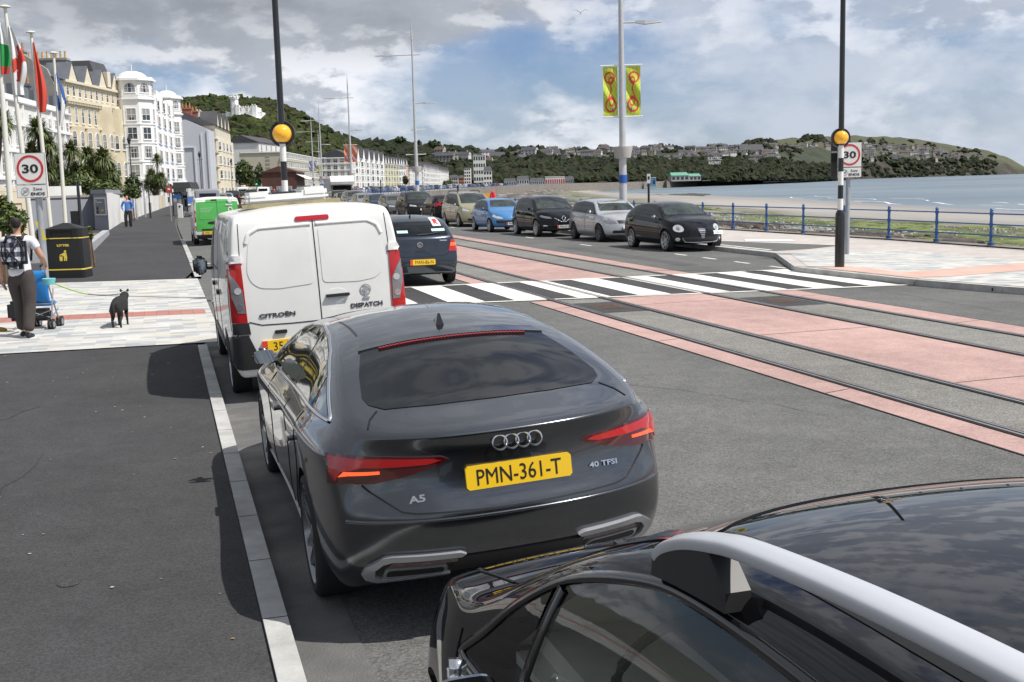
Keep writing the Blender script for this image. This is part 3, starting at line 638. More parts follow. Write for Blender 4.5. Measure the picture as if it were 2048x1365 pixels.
# waterfront buildings across the bay
def far_block(name, label, cat, px0, px1, ytop, Y, depth, wall, roof, storeys, bays, gable=True, base=None, doors=None, rh=None):
    a = D(px0, 370, Y); b = D(px1, 370, Y); top = D((px0+px1)/2, ytop, Y).z; z0 = -3. if base is None else base
    w = b.x-a.x; t = thing(name, label, cat, (a.x, Y, z0)); H = top-z0; rh = (H*.22 if gable else .0) if rh is None else rh; q = MB(); q.box((0,0,0), (w,depth,H-rh)); q.build('wall', wall, t)
    if gable: MB().add([(-.3,-.4,H-rh),(w+.3,-.4,H-rh),(w+.3,depth+.4,H-rh),(-.3,depth+.4,H-rh),(.6,depth/2,H),(w-.6,depth/2,H)], [(0,1,5,4),(2,3,4,5),(1,2,5),(3,0,4),(3,2,1,0)]).build('roof', roof, t)
    else: MB().box((-.3,-.3,H-.02), (w+.3,depth+.3,H+.4)).build('roof', roof, t)
    me = None; sh = (H-rh)/storeys
    for i in range(bays):
        for j in range(storeys):
            if me is None:
                k = MB(); k.box((-.32*w/bays,-.08,0), (.32*w/bays,.1,sh*.5), 0); o = k.build('window' if not doors else 'door', doors or M_WIN, t); me = o.data
            else: o = link('window' if not doors else 'door', me, t)
            o.location = (w*(i+.5)/bays, 0, sh*(j+.28))
    return t
M_CR = mat('cream render', (.62,.56,.42), .8, var=.1, vs=.4); M_WR = mat('white render', (.74,.73,.70), .8, var=.06, vs=.3, dirt=(.60,.59,.55)); M_GR = mat('grey render', (.40,.40,.38), .85, var=.12, vs=.4)
M_RED = mat('red paint', (.42,.05,.04), .5); M_GREENR = mat('green sheet roof', (.13,.33,.24), .6, var=.1, vs=.2)
far_block('boathouse', 'long white waterfront building with a row of red doors across the bay', 'building', 1091, 1130, 354, 990, 14, M_WR, M_WR, 1, 9, False, -1, M_RED)
far_block('waterfront_house', 'grey hipped roof house right of the white building with red doors', 'building', 1131, 1148, 353, 1000, 12, M_GR, M_SL, 2, 5)
far_block('waterfront_house', 'low white seafront house left of the building with red doors', 'building', 1060, 1089, 356, 960, 12, M_WR, M_SL, 2, 7)
far_block('waterfront_house', 'white gabled seafront house at the foot of the dark trees', 'building', 1034, 1058, 352, 930, 12, M_WR, M_SL, 2, 5)
far_block('waterfront_house', 'leftmost pale low house in the row under the wooded cliff', 'building', 1008, 1032, 357, 900, 12, M_WR, M_SL, 2, 5)
far_block('shed', 'large shed with pale green sheet roof below the white hillside letters', 'shed', 1343, 1378, 345, 1180, 26, M_GR, M_GREENR, 1, 4, base=1.5, rh=3.2)
far_block('shed', 'low long shed with pale green roof right of the larger green roofed shed', 'shed', 1372, 1402, 347.5, 1200, 20, M_GR, M_GREENR, 1, 4, base=1.5, rh=2.6)
far_block('shelter', 'blue flat shelter on the far quay left of the green roofed sheds', 'shelter', 1296, 1312, 356, 1100, 8, mat('blue cladding', (.10,.30,.50), .6), M_WR, 1, 2, False)
far_block('villa', 'white four storey villa block standing on the hill above the bay', 'building', 948, 972, 311, 950, 14, M_WR, M_WR, 4, 5, False, 5)
far_block('villa', 'white gabled house at the end of the seafront below the hill', 'building', 968, 984, 333, 840, 10, M_WR, M_SL, 3, 3, base=2)
far_block('villa', 'wide white villa with chimneys on the hilltop above the bay', 'building', 1083, 1122, 299, 1420, 14, M_WR, M_SL, 2, 7, base=25)
far_block('villa', 'cream hilltop villa left of the wide white villa', 'building', 1034, 1058, 299, 1400, 14, M_CR, M_SL, 3, 4, base=24)
far_block('villa', 'long low white house on the hilltop left of the cream villa', 'building', 980, 1012, 304, 1330, 14, M_WR, M_SL, 2, 5, base=20)
far_block('hillside_hotel', 'large grey stepped hotel on the skyline above the far cliff', 'hotel', 1480, 1528, 289, 1640, 20, M_GR, M_SL, 5, 9, base=14)
far_block('office_block', 'long blue glass fronted block on the slope left of the right beacon', 'building', 1625, 1668, 303, 2150, 20, mat('blue grey glass wall', (.10,.15,.20), .3), M_GR, 3, 8, False, 20)
qs = MB(); a_ = D(1300,364,1150); b_ = D(1500,362,1450)
qs.add([(a_.x-300,a_.y-160,-5.5),(b_.x,b_.y,-5.5),(b_.x,b_.y,1.2),(a_.x-300,a_.y-160,.6),(b_.x,b_.y+30,1.2),(a_.x-300,a_.y-130,.6)], [(0,1,2,3),(3,2,4,5)])
tag(qs.build('quay_wall', mat('dark quay stone', (.05,.047,.042), .9, var=.4, vs=.2)), 'long dark stone quay wall at the foot of the far cliff', 'quay wall')
# ================================================================== VEHICLES: shared builder
M_GLASS = mat('tinted car glass', (.004,.005,.006), .03, spec=.42)
M_GLASSG = mat('greenish car glass', (.026,.034,.031), .03, spec=.5, var=.7, vs=1.6, det=3)
M_TYRE = mat('tyre rubber', (.018,.018,.018), .8, bump=.2, bs=80)
M_ALLOY = mat('alloy rim', (.45,.46,.48), .28, metal=.9)
M_DALLOY = mat('dark alloy rim', (.12,.12,.13), .3, metal=.8)
M_BLK = mat('black plastic', (.02,.02,.021), .45, var=.1, vs=20)
M_TRIM = mat('gloss black trim', (.008,.008,.009), .15, coat=.5)
M_CHROME = mat('chrome', (.75,.76,.78), .08, metal=1.)
M_MIRR = mat('mirror glass', (.35,.38,.40), .03, metal=1.)
M_REDL = mat('red lamp lens', (.42,.006,.008), .12, coat=.8)
M_DREDL = mat('dark red lamp lens', (.06,.003,.004), .08, coat=1.)
M_CLRL = mat('clear lamp lens', (.62,.64,.66), .08, metal=.35, coat=1.)
M_GRYL = mat('grey lamp reflector', (.30,.31,.33), .15, metal=.6, coat=1.)
M_ORL = mat('orange lamp lens', (.75,.16,.02), .15, coat=.8)
M_GLOW = mat('lit red lamp', (.6,.02,.01), .2, emit=((1,.09,.02), 1.6), coat=.6)
M_YPL = mat('yellow number plate', (.82,.52,.015), .35, coat=.4)
M_WPL = mat('white number plate', (.78,.78,.76), .35, coat=.4)
M_INK = mat('black plate lettering', (.012,.012,.012), .5)
M_SEAM = mat('dark panel gap', (.004,.004,.004), .6)
M_BADGE = mat('silver badge', (.6,.61,.63), .15, metal=.9)
M_GBM = mat('red plate strip', (.62,.06,.03), .4)
def ip(tab, y): return float(np.interp(y, [a for a,_ in tab], [b for _,b in tab]))
LV = [('l',0.,-.09),('l',.16,-.022),('l',.48,0.),('l',.84,-.012),('l',1.,-.05),('h',.5,.0),('h',1.,0.)]
class Car:
    def __init__(s, sp):
        s.sp = sp; lv = sp.get('levels', LV); ys = sp['ys']; n = len(ys); K = len(lv)
        FX = sp.get('fx', [1,.86,.5,0,-.5,-.86,-1]); s.fr = []
        def half(y):
            zt = ip(sp['top'], y); w = ip(sp['w'], y); cr = ip(sp['crown'], y) if isinstance(sp['crown'], list) else sp['crown']
            ze = zt-cr; zb = min(ip(sp['belt'], y), ze-.025); z0 = ip(sp['z0'], y) if isinstance(sp['z0'], list) else sp['z0']
            xb = w-sp.get('shoulder', .05); tb = sp.get('tumble', .36); pts = []
            for k, f, dx in lv:
                if k == 'l': pts.append((w+dx if f < 1 else xb, z0+(zb-z0)*f))
                else: pts.append((xb-tb*(ze-zb)*f-.012*f+.018*math.sin(f*math.pi)*min(1, (ze-zb)/.3)+dx, zb+(ze-zb)*f))
            return pts, zt
        S = []
        for i, y in enumerate(ys):
            pts, zt = half(y); yy = [y]*K
            cap = sp['rear'] if i == 0 else (sp['front'] if i == n-1 else None)
            if cap: pts = [(c[0], c[1]) for c in cap]; yy = [c[2] for c in cap]; zt = pts[-1][1]+.012
            S.append((pts, zt, yy))
        V = []; idx = {}
        def vid(p):
            key = (round(p[0],5), round(p[1],5), round(p[2],5))
            if key not in idx: idx[key] = len(V); V.append(p)
            return idx[key]
        def rowp(i, k):                      # right-side point
            pts, zt, yy = S[i]; return (pts[k][0], yy[k], pts[k][1])
        Fc = []; m = len(FX)
        top = lambda i, j: (FX[j]*S[i][0][-1][0], S[i][2][-1], S[i][1]-(S[i][1]-S[i][0][-1][1])*abs(FX[j])**2.6) if i not in (0, n-1) else capp(i, K-1, j)
        def capp(i, k, j):
            cap = sp['rear'] if i == 0 else sp['front']; x, z, yc = cap[k][0], cap[k][1], cap[k][2]; ym = cap[k][3]; f = abs(FX[j]); pw = sp.get('capp', 3.)
            return (FX[j]*x, ym+(yc-ym)*f**pw, z)
        for i in range(n-1):
            for k in range(K-1):
                a, b, c, d = rowp(i,k), rowp(i+1,k), rowp(i+1,k+1), rowp(i,k+1)
                Fc.append((a,b,c,d)); mm = lambda p: (-p[0],p[1],p[2]); Fc.append((mm(d),mm(c),mm(b),mm(a)))
            for j in range(m-1):
                Fc.append((top(i,j), top(i,j+1), top(i+1,j+1), top(i+1,j))[::-1])
                bt = lambda i, j: (FX[j]*S[i][0][0][0], (S[i][2][0] if i not in (0,n-1) else capp(i,0,j)[1]), S[i][0][0][1])
                Fc.append((bt(i,j), bt(i,j+1), bt(i+1,j+1), bt(i+1,j)))
        for i in (0, n-1):
            for k in range(K-1):
                for j in range(m-1):
                    q = (capp(i,k,j), capp(i,k,j+1), capp(i,k+1,j+1), capp(i,k+1,j)); Fc.append(q if i else q[::-1])
        faces = [tuple(vid(p) for p in f) for f in Fc]
        me = bpy.data.meshes.new('cage'); me.from_pydata(V, [], faces)
        bm = bmesh.new(); bm.from_mesh(me); bmesh.ops.recalc_face_normals(bm, faces=bm.faces); bm.to_mesh(me); bm.free()
        o = bpy.data.objects.new('cage', me); COL.objects.link(o); md = o.modifiers.new('s','SUBSURF'); md.levels = md.render_levels = sp.get('sub', 2)
        me = evaluated(o); s.me0 = me
        s.bvh = BVHTree.FromPolygons([v.co.copy() for v in me.vertices], [tuple(p.vertices) for p in me.polygons])
        # wheel arches and other cuts
        s.me = me; cuts = MB()
        for yw in sp['axles']:
            for sd in (-1, 1):
                M = Matrix.Translation((sd*(sp['hw']+.1), yw, sp['rw']))@Matrix.Rotation(R(-90)*sd,4,'Y'); ra = sp['rw']+sp.get('gap', .055); prof = [(0,0),(ra,0),(ra,.36),(0,.36)]
                nn = 40; base = len(cuts.v); ring = [(ra*math.cos(2*math.pi*q/nn), ra*math.sin(2*math.pi*q/nn)) for q in range(nn)]
                cuts.prism(ring, 0, .36, 0, M)
        for poly, ax, dep in sp.get('recess', []):
            for sd in ((-1, 1) if dep < sp['hw'] else (1,)):
                x0 = sp['hw']-dep if dep < sp['hw'] else -sp['hw']-.3; M = Matrix(((0,0,sd,0),(1,0,0,0),(0,1,0,0),(0,0,0,1))); cuts.prism(poly, x0, sp['hw']+.3, 0, M)
        cm = bpy.data.meshes.new('cut'); cm.from_pydata([tuple(v) for v in cuts.v], [], cuts.f)
        bm = bmesh.new(); bm.from_mesh(cm); bmesh.ops.recalc_face_normals(bm, faces=bm.faces); bm.to_mesh(cm); bm.free()
        co = bpy.data.objects.new('cut', cm); COL.objects.link(co); bo_ = bpy.data.objects.new('body', me); COL.objects.link(bo_)
        md = bo_.modifiers.new('b','BOOLEAN'); md.object = co; md.operation = 'DIFFERENCE'; md.solver = 'EXACT'
        s.me = evaluated(bo_); bpy.data.objects.remove(co)
        for p in s.me.polygons:
            c = p.center; p.use_smooth = True; p.material_index = 0
            for yw in sp['axles']:
                if math.hypot(c.y-yw, c.z-sp['rw']) < sp['rw']+sp.get('gap', .055)+.003 and (abs(p.normal.x) < .5 or abs(c.x) < sp['hw']-.2): p.material_index = 1; p.use_smooth = False
            if c.z < (ip(sp['z0'], c.y) if isinstance(sp['z0'], list) else sp['z0'])+.03 and p.normal.z < -.5: p.material_index = 1
            for poly, ax, dep in sp.get('recess', []):
                if dep < sp['hw'] and abs(c.x) < sp['hw']-dep+.01 and abs(abs(c.x)-(sp['hw']-dep)) < .01: p.material_index = 1
        s.me.set_sharp_from_angle(angle=R(38))
    def body(s, m, parent, low=None):
        me = s.me.copy(); me.materials.clear(); me.materials.append(m); me.materials.append(M_BLK); me.name = 'body'
        if low:                              # (z, material): lower cladding
            me.materials.append(low[1])
            for p in me.polygons:
                if p.material_index == 0 and p.center.z < low[0]: p.material_index = 2
        s.root = parent; return link('body', me, parent)
    def hit(s, ax, a, b):
        o, d = {'L': ((-9,a,b),(1,0,0)), 'R': ((9,a,b),(-1,0,0)), 'B': ((a,-9,b),(0,1,0)), 'F': ((a,9,b),(0,-1,0)), 'T': ((a,b,9),(0,0,-1))}[ax]
        r = s.bvh.ray_cast(Vector(o), Vector(d))
        return (r[0], (r[1] if r[1].dot(Vector(d)) < 0 else -r[1])) if r[0] is not None else (None, None)
    def panel(s, name, ax, poly, m, off=.004, parent=None, rnd=0., step=.06, mirror=False, edge=.006, smooth_n=True):
        P = [Vector(p) for p in poly]
        if rnd:
            Q = []
            for i, p in enumerate(P):
                a, b = P[i-1]-p, P[(i+1) % len(P)]-p; r = min(rnd, a.length*.45, b.length*.45)
                for f in (0, .25, .5, .75, 1): u = p+a.normalized()*r; v = p+b.normalized()*r; Q.append((1-f)**2*u+2*f*(1-f)*p+f*f*v)
            P = Q
        B = []
        for i, p in enumerate(P):
            q = P[(i+1) % len(P)]; k = max(1, int((q-p).length/step+.5))
            for j in range(k): B.append(p.lerp(q, j/k))
        nb = len(B); xs = [p.x for p in B]; ys = [p.y for p in B]
        def inside(x, y):
            c = False
            for i in range(nb):
                a, b = B[i], B[i-1]
                if (a.y > y) != (b.y > y) and x < (b.x-a.x)*(y-a.y)/(b.y-a.y)+a.x: c = not c
            return c
        pts = list(B); x = min(xs)+step*.5
        while x < max(xs):
            y = min(ys)+step*.5
            while y < max(ys):
                if inside(x, y) and min((Vector((x,y))-b).length for b in B) > step*.45: pts.append(Vector((x,y)))
                y += step
            x += step
        r = delaunay_2d_cdt(pts, [(i, (i+1) % nb) for i in range(nb)], [], 1, 1e-6)
        vs = []; last = None; ns_ = []
        for p in r[0]:
            h, n = s.hit(ax, p.x, p.y)
            if h is None: h, n = last if last else (Vector((0,0,0)), Vector((0,0,1)))
            last = (h, n); vs.append(h+n*off); ns_.append(n)
        k = len(vs); fs = [tuple(f) for f in r[2]]
        # skirt: find boundary edges
        cnt = {}
        for f in fs:
            for i in range(len(f)): e = (f[i], f[(i+1) % len(f)]); cnt[tuple(sorted(e))] = cnt.get(tuple(sorted(e)), []) + [e]
        bnd = [e[0] for e in cnt.values() if len(e) == 1]; low = {}
        for a, b in bnd:
            for q in (a, b):
                if q not in low: low[q] = len(vs); vs.append(vs[q]-ns_[q]*(off+edge))
        sf = [(b, a, low[a], low[b]) for a, b in bnd]
        me = bpy.data.meshes.new(name); me.from_pydata([tuple(v) for v in vs], [], fs+sf); me.materials.append(m)
        me.polygons.foreach_set('use_smooth', [True]*len(me.polygons))
        bm = bmesh.new(); bm.from_mesh(me)
        if fs:
            f0 = max(bm.faces[:] if False else list(bm.faces)[:len(fs)], key=lambda f: f.calc_area()); d = {'L':Vector((-1,0,0)),'R':Vector((1,0,0)),'B':Vector((0,-1,0)),'F':Vector((0,1,0)),'T':Vector((0,0,1))}[ax]; f0.normal_update()
            for f in bm.faces: f.normal_update()
            if sum((f.normal.dot(d)*f.calc_area() for f in list(bm.faces)[:len(fs)])) < 0: bmesh.ops.reverse_faces(bm, faces=bm.faces)
        bm.to_mesh(me); bm.free(); me.set_sharp_from_angle(angle=R(50))
        o = link(name, me, parent or s.root)
        if mirror:
            q = s.mirror(o, parent); return o, q
        return o
    def mirror(s, o, parent=None):
        me = o.data.copy()
        for v in me.vertices: v.co.x = -v.co.x
        me.flip_normals(); return link(o.name.split('.')[0], me, parent or o.parent)
    def strip(s, name, ax, line, w, m, off=.0035, parent=None, mirror=False, step=.05, close=False, lift=0.):
        P = [Vector(p) for p in line]
        if close: P.append(P[0])
        Q = []
        for a, b in zip(P, P[1:]):
            k = max(1, int((b-a).length/step+.5)); Q += [a.lerp(b, j/k) for j in range(k)]
        Q.append(P[-1]); C3 = []
        for p in Q:
            h, n = s.hit(ax, p.x, p.y)
            if h is not None: C3.append((h, n))
        vs = []
        for i, (h, n) in enumerate(C3):
            t = (C3[min(i+1, len(C3)-1)][0]-C3[max(i-1, 0)][0])
            if t.length < 1e-6: t = Vector((0,1,0))
            u = n.cross(t.normalized()).normalized()*w/2; vs += [h-u-n*.002, h-u+n*off, h+n*(off+lift), h+u+n*off, h+u-n*.002]
        fs = [(5*i+j, 5*i+j+1, 5*i+j+6, 5*i+j+5) for i in range(len(C3)-1) for j in range(4)]
        me = bpy.data.meshes.new(name); me.from_pydata([tuple(v) for v in vs], [], fs); me.materials.append(m)
        if lift: me.polygons.foreach_set('use_smooth', [True]*len(me.polygons))
        o = link(name, me, parent or s.root)
        if mirror: return o, s.mirror(o)
        return o
    def plate(s, ax, cx, cz, txt, m, w=.52, h=.111, gb=False, tilt=None, name='number_plate'):
        h_, n = s.hit(ax, cx, cz); sg = -1 if ax == 'B' else 1
        n = Vector((0, n.y, n.z)).normalized() if tilt is None else Vector((0, sg*math.cos(tilt), math.sin(tilt)))
        M = frameM(h_+n*.012, (-sg,0,0) if ax == 'F' else (1,0,0), (0,0,1))
        z = n; x = Vector((1,0,0)) if ax == 'B' else Vector((-1,0,0)); y = z.cross(x); M = Matrix(((x.x,y.x,z.x,h_.x+n.x*.016),(x.y,y.y,z.y,h_.y+n.y*.016),(x.z,y.z,z.z,h_.z+n.z*.016),(0,0,0,1)))
        b = MB(); c = .012; pl = [(-w/2+c,-h/2),(w/2-c,-h/2),(w/2,-h/2+c),(w/2,h/2-c),(w/2-c,h/2),(-w/2+c,h/2),(-w/2,h/2-c),(-w/2,-h/2+c)]
        b.prism(pl, -.02, 0, 0, M); o = b.build(name, m, s.root)
        dx = 0.
        if gb: MB().prism([(-w/2,-h/2),(-w/2+.055,-h/2),(-w/2+.055,h/2),(-w/2,h/2)], 0, .0015, 0, M).build('plate_strip', M_GBM, o); dx = .03
        if txt: text_obj('plate_lettering', txt, .1, M@Matrix.Translation((dx,0,.001)), M_INK, o, ext=.002, bold=0., fit=(w*(.80 if not gb else .72), h*.68))
        return o
def wheel_meshes(r, w, spokes=5, style='alloy', rim=None):
    ro = r-.052*(r/.32); t = MB()
    prof = [(ro-.02,-w/2+.02),(ro+.01,-w/2),(r-.02,-w/2+.006),(r-.004,-w/2+.025),(r,-w/2+.05),(r,w/2-.05),(r-.004,w/2-.025),(r-.02,w/2-.006),(ro+.01,w/2),(ro-.02,w/2-.02)]
    t.lathe(prof, 40, 0); q = MB()
    q.lathe([(ro-.001,w/2-.012),(ro-.02,w/2-.006),(ro-.035,w/2-.03),(ro-.05,-.02),(.0,-.02)], 40, 0 if style == 'alloy' else 0)
    q.lathe([(ro-.05,-.01),(0,-.01)], 24, 1)
    n = spokes
    for k in range(n):
        for da in ((-.09,.09) if style == 'alloy' else (0,)):
            a = 2*math.pi*k/n; M = Matrix.Rotation(a+da*0,4,'Z'); wi, wo = (.045,.03) if style == 'alloy' else (.035,.05)
            x0, x1 = .05, ro-.02; off = da*.35
            q.add([M@Vector(v) for v in [(x0,off-wi/2,w/2-.035),(x0,off+wi/2,w/2-.035),(x1,off*1.9+wo/2,w/2-.012),(x1,off*1.9-wo/2,w/2-.012),(x0,off-wi/2,0),(x0,off+wi/2,0),(x1,off*1.9+wo/2,0),(x1,off*1.9-wo/2,0)]], [(3,2,1,0),(0,1,5,4),(1,2,6,5),(2,3,7,6),(3,0,4,7)], 0)
    q.lathe([(0,w/2-.018),(.05,w/2-.022),(.06,w/2-.04),(.06,0)], 20, 0)
    T = Matrix.Rotation(R(90),4,'Y')
    def mk(b, nm, ms):
        o = b.build(nm, ms, smooth=True, ang=40); me = o.data; me.transform(T); bpy.data.objects.remove(o); return me
    return mk(t, 'wheel', M_TYRE), mk(q, 'rim', [rim or M_ALLOY, M_BLK])
def add_wheels(c, r=None, w=.20, spokes=5, style='alloy', rim=None, inset=.005, sides=(-1,1)):
    sp = c.sp; r = r or sp['rw']; a, b = wheel_meshes(r, w, spokes, style, rim)
    for y in sp['axles']:
        for sd in sides:
            o = link('wheel', a, c.root, (sd*(ip(sp['w'], y)-w/2-inset), y, r)); o.rotation_euler = (random.random()*1.2,0,0) if sd > 0 else (random.random()*1.2,0,math.pi); link('rim', b, o)
def add_mirror(c, y, z, m, size=(.19,.12,.13), glass=True, cap=None, gapx=.04):
    for sd in (-1, 1):
        h, n = c.hit('L' if sd < 0 else 'R', y, z); px = h.x+sd*(gapx+size[0]/2)
        bm = bmesh.new(); bmesh.ops.create_cube(bm, size=1.)
        for v in bm.verts:
            v.co.x *= size[0]; v.co.y *= size[1]; v.co.z *= size[2]
            if v.co.y > 0: v.co.x *= .72; v.co.z *= .75
            if v.co.x*sd < 0: v.co.z *= .8
        bmesh.ops.bevel(bm, geom=bm.edges[:], offset=min(size)*.40, segments=5, affect='EDGES'); me = bpy.data.meshes.new('wing_mirror'); bm.to_mesh(me); bm.free()
        me.transform(Matrix.Translation((px, y, z+.04))); me.materials.append(cap or m); me.polygons.foreach_set('use_smooth', [True]*len(me.polygons)); o = link('wing_mirror', me, c.root)
        MB().tube([(h.x-sd*.03,y+.01,z-.01),(px-sd*size[0]*.2,y,z-.0)], [.022,.018], 8).build('mirror_arm', M_BLK, o, smooth=True)
        if glass: MB().prism([(size[0]*.37*math.copysign(abs(math.cos(a))**.5, math.cos(a)), size[2]*.35*math.copysign(abs(math.sin(a))**.5, math.sin(a))) for a in np.linspace(0, 2*math.pi, 25)[:-1]], 0, .012, 0, Matrix.Translation((px, y-size[1]/2+.007, z+.04))@Matrix.Rotation(R(90),4,'X')).build('mirror_glass', M_MIRR, o)
def autoglass(c, y0, y1, pillars, m=None, frame=True, gap=.035, bot=.02, topm=.05, handle=True):
    """side windows following belt and roof"""
    sp = c.sp; m = m or M_GLASS
    def up(y): return ip(sp['top'], y)-(ip(sp['crown'], y) if isinstance(sp['crown'], list) else sp['crown'])-topm
    def lo(y): return ip(sp['belt'], y)+bot
    ys = [y0]+list(pillars)+[y1]; N = 14
    Y = np.linspace(y0, y1, 40); fr = [(y, lo(y)-.018) for y in Y]+[(y, max(up(y)+.018, lo(y)+.0)) for y in reversed(Y)]
    if frame: c.panel('window_surround', 'L', fr, M_TRIM, off=.003, mirror=True, step=.08)
    for a, b in zip(ys, ys[1:]):
        a2, b2 = a+(gap if a != y0 else .02), b-(gap if b != y1 else .02); Y = np.linspace(a2, b2, N)
        poly = [(y, lo(y)) for y in Y]+[(y, max(up(y), lo(y)+.012)) for y in reversed(Y)]
        c.panel('side_window', 'L', poly, m, off=.007, mirror=True, rnd=0., step=.08)
def glow_row(c, pts, m): pass
def simple_car(kind, name, label, group, p, colour, loc, rz, **o):
    c = o.get('proto') or Car(kind); root = thing(name, label, 'car', loc, rz, group); c.body(p, root, o.get('low')); sp = kind; L2 = sp['L']/2
    autoglass(c, *sp['dlo'], m=o.get('glass', M_GLASS))
    for ax, key, nm in (('F','ws','windscreen'),('B','rwin','rear_window')):
        wq = sp[key]; poly = [(-wq[0],wq[1]),(wq[0],wq[1]),(wq[2],wq[3]),(-wq[2],wq[3])]; c.panel(nm, ax, poly, o.get('glass', M_GLASS), rnd=.06, step=.09)
    for y in sp['doors']: c.strip('door_gap', 'L', [(y, sp['z0']+.14 if not isinstance(sp['z0'], list) else .35),(y-.01, ip(sp['belt'], y))], .008, M_SEAM, mirror=True)
    for y in sp['handles']: c.panel('door_handle', 'L', [(y-.09,ip(sp['belt'],y)-.13),(y+.09,ip(sp['belt'],y)-.12),(y+.09,ip(sp['belt'],y)-.09),(y-.09,ip(sp['belt'],y)-.10)], p, off=.03, rnd=.012, mirror=True)
    add_wheels(c, **o.get('wheels', {})); add_mirror(c, sp['mirror'][0], sp['mirror'][1], p, cap=o.get('mcap'))
    return c, root
def poly_m(c, name, ax, poly, m, **k):           # mirrored front/rear panel
    a = c.panel(name, ax, poly, m, **k); b = c.mirror(a); return a, b
# ================================================================== THE CLOSE CARS
def rows(L, y, h=None): return L
# ---- grey fastback (rear view, closest complete car)
P_GREY = paint('gunmetal', (.10,.106,.115), .95, .22, spec=.5); P_GREY.node_tree.nodes['Principled BSDF'].inputs['Coat Roughness'].default_value = .02
FB = dict(L=4.76, hw=.925, rw=.335, axles=(-1.31, 1.515), gap=.035, z0=[(-2.4,.34),(-2.,.22),(-1.7,.19),(1.9,.19),(2.4,.25)], crown=[(-2.4,.012),(-2.15,.02),(-1.7,.035),(-1.2,.05),(0,.06),(.9,.05),(1.3,.05),(2.2,.06)],
  top=[(-2.34,1.015),(-2.30,1.035),(-2.22,1.048),(-2.1,1.06),(-1.95,1.095),(-1.7,1.165),(-1.4,1.255),(-1.1,1.325),(-.7,1.375),(-.2,1.388),(.2,1.365),(.5,1.31),(.8,1.20),(1.1,1.065),(1.22,1.01),(1.5,.97),(1.9,.90),(2.2,.80),(2.38,.65)],
  belt=[(-2.35,.965),(-2.1,.99),(-1.7,1.0),(-1.2,.985),(0,.93),(1.1,.90),(1.5,.88),(2.2,.70)],
  w=[(-2.37,.71),(-2.25,.785),(-2.05,.85),(-1.7,.90),(-1.31,.922),(-.8,.905),(0,.90),(1.2,.915),(1.6,.92),(2.0,.86),(2.25,.72),(2.38,.5)],
  ys=[-2.30,-1.94,-1.75,-1.5,-1.2,-.9,-.5,-.1,.25,.55,.85,1.1,1.25,1.55,1.82,2.34], sub=3, tumble=.60, shoulder=.075,
  levels=[('l',0.,-.075),('l',.10,-.02),('l',.35,-.004),('l',.62,-.012),('l',.80,-.004),('l',.885,-.004),('l',.945,-.03),('l',1.,-.07),('h',.5,.0),('h',1.,0.)],
  fx=[1,.93,.78,.45,0,-.45,-.78,-.93,-1], capp=3.2,
  # rear cap rows: (half width, z, y corner, y centre)
  rear=[(.72,.34,-2.08,-2.19),(.805,.42,-2.10,-2.31),(.825,.565,-2.09,-2.375),(.82,.655,-2.08,-2.385),(.81,.70,-2.07,-2.345),(.79,.80,-2.06,-2.318),(.772,.90,-2.055,-2.312),(.752,.95,-2.055,-2.318),(.72,1.005,-2.07,-2.345),(.685,1.028,-2.10,-2.352)],
  front=[(.60,.25,2.0,2.3),(.74,.33,2.0,2.36),(.78,.45,1.98,2.38),(.78,.55,1.98,2.38),(.77,.60,1.97,2.37),(.75,.64,1.96,2.36),(.72,.67,1.95,2.34),(.68,.70,1.95,2.32),(.62,.72,1.95,2.29),(.56,.74,1.96,2.26)])
c = Car(FB); root = thing('parked_car', 'dark grey fastback car with red tail lights parked behind the white van', 'car', ST(7.25, 1.56), AX); root.rotation_euler = (0, -.045, AX); c.body(P_GREY, root)
# rear glass, brake strip
c.panel('rear_window', 'T', [(-.52,-1.20),(-.25,-1.175),(0,-1.17),(.25,-1.175),(.52,-1.20),(.585,-1.5),(.62,-1.75),(.605,-1.84),(.54,-1.92),(.3,-1.965),(0,-1.98),(-.3,-1.965),(-.54,-1.92),(-.605,-1.84),(-.62,-1.75),(-.585,-1.5)], M_GLASS, off=.003, step=.05, edge=.004)
c.strip('roof_gap', 'T', [(-.53,-1.19),(-.25,-1.163),(0,-1.157),(.25,-1.163),(.53,-1.19)], .010, M_SEAM)
c.panel('roof_edge', 'T', [(-.53,-1.185),(-.25,-1.158),(0,-1.152),(.25,-1.158),(.53,-1.185),(.5,-1.08),(.25,-1.05),(0,-1.045),(-.25,-1.05),(-.5,-1.08)], P_GREY, off=.010, step=.06, edge=.012)
bl = c.strip('brake_light', 'T', [(-.42,-1.208),(-.2,-1.188),(0,-1.183),(.2,-1.188),(.42,-1.208)], .016, M_DREDL, off=.012)
q = MB()
for k in range(44):
    x = -.41+.82*k/43; h, n = c.hit('T', x, -1.183-.025*(x/.42)**2); q.cbox(h+n*.0135, (.010,.010,.004))
q.build('light_dots', mat('red marker dots', (.7,.02,.02), .3), bl)
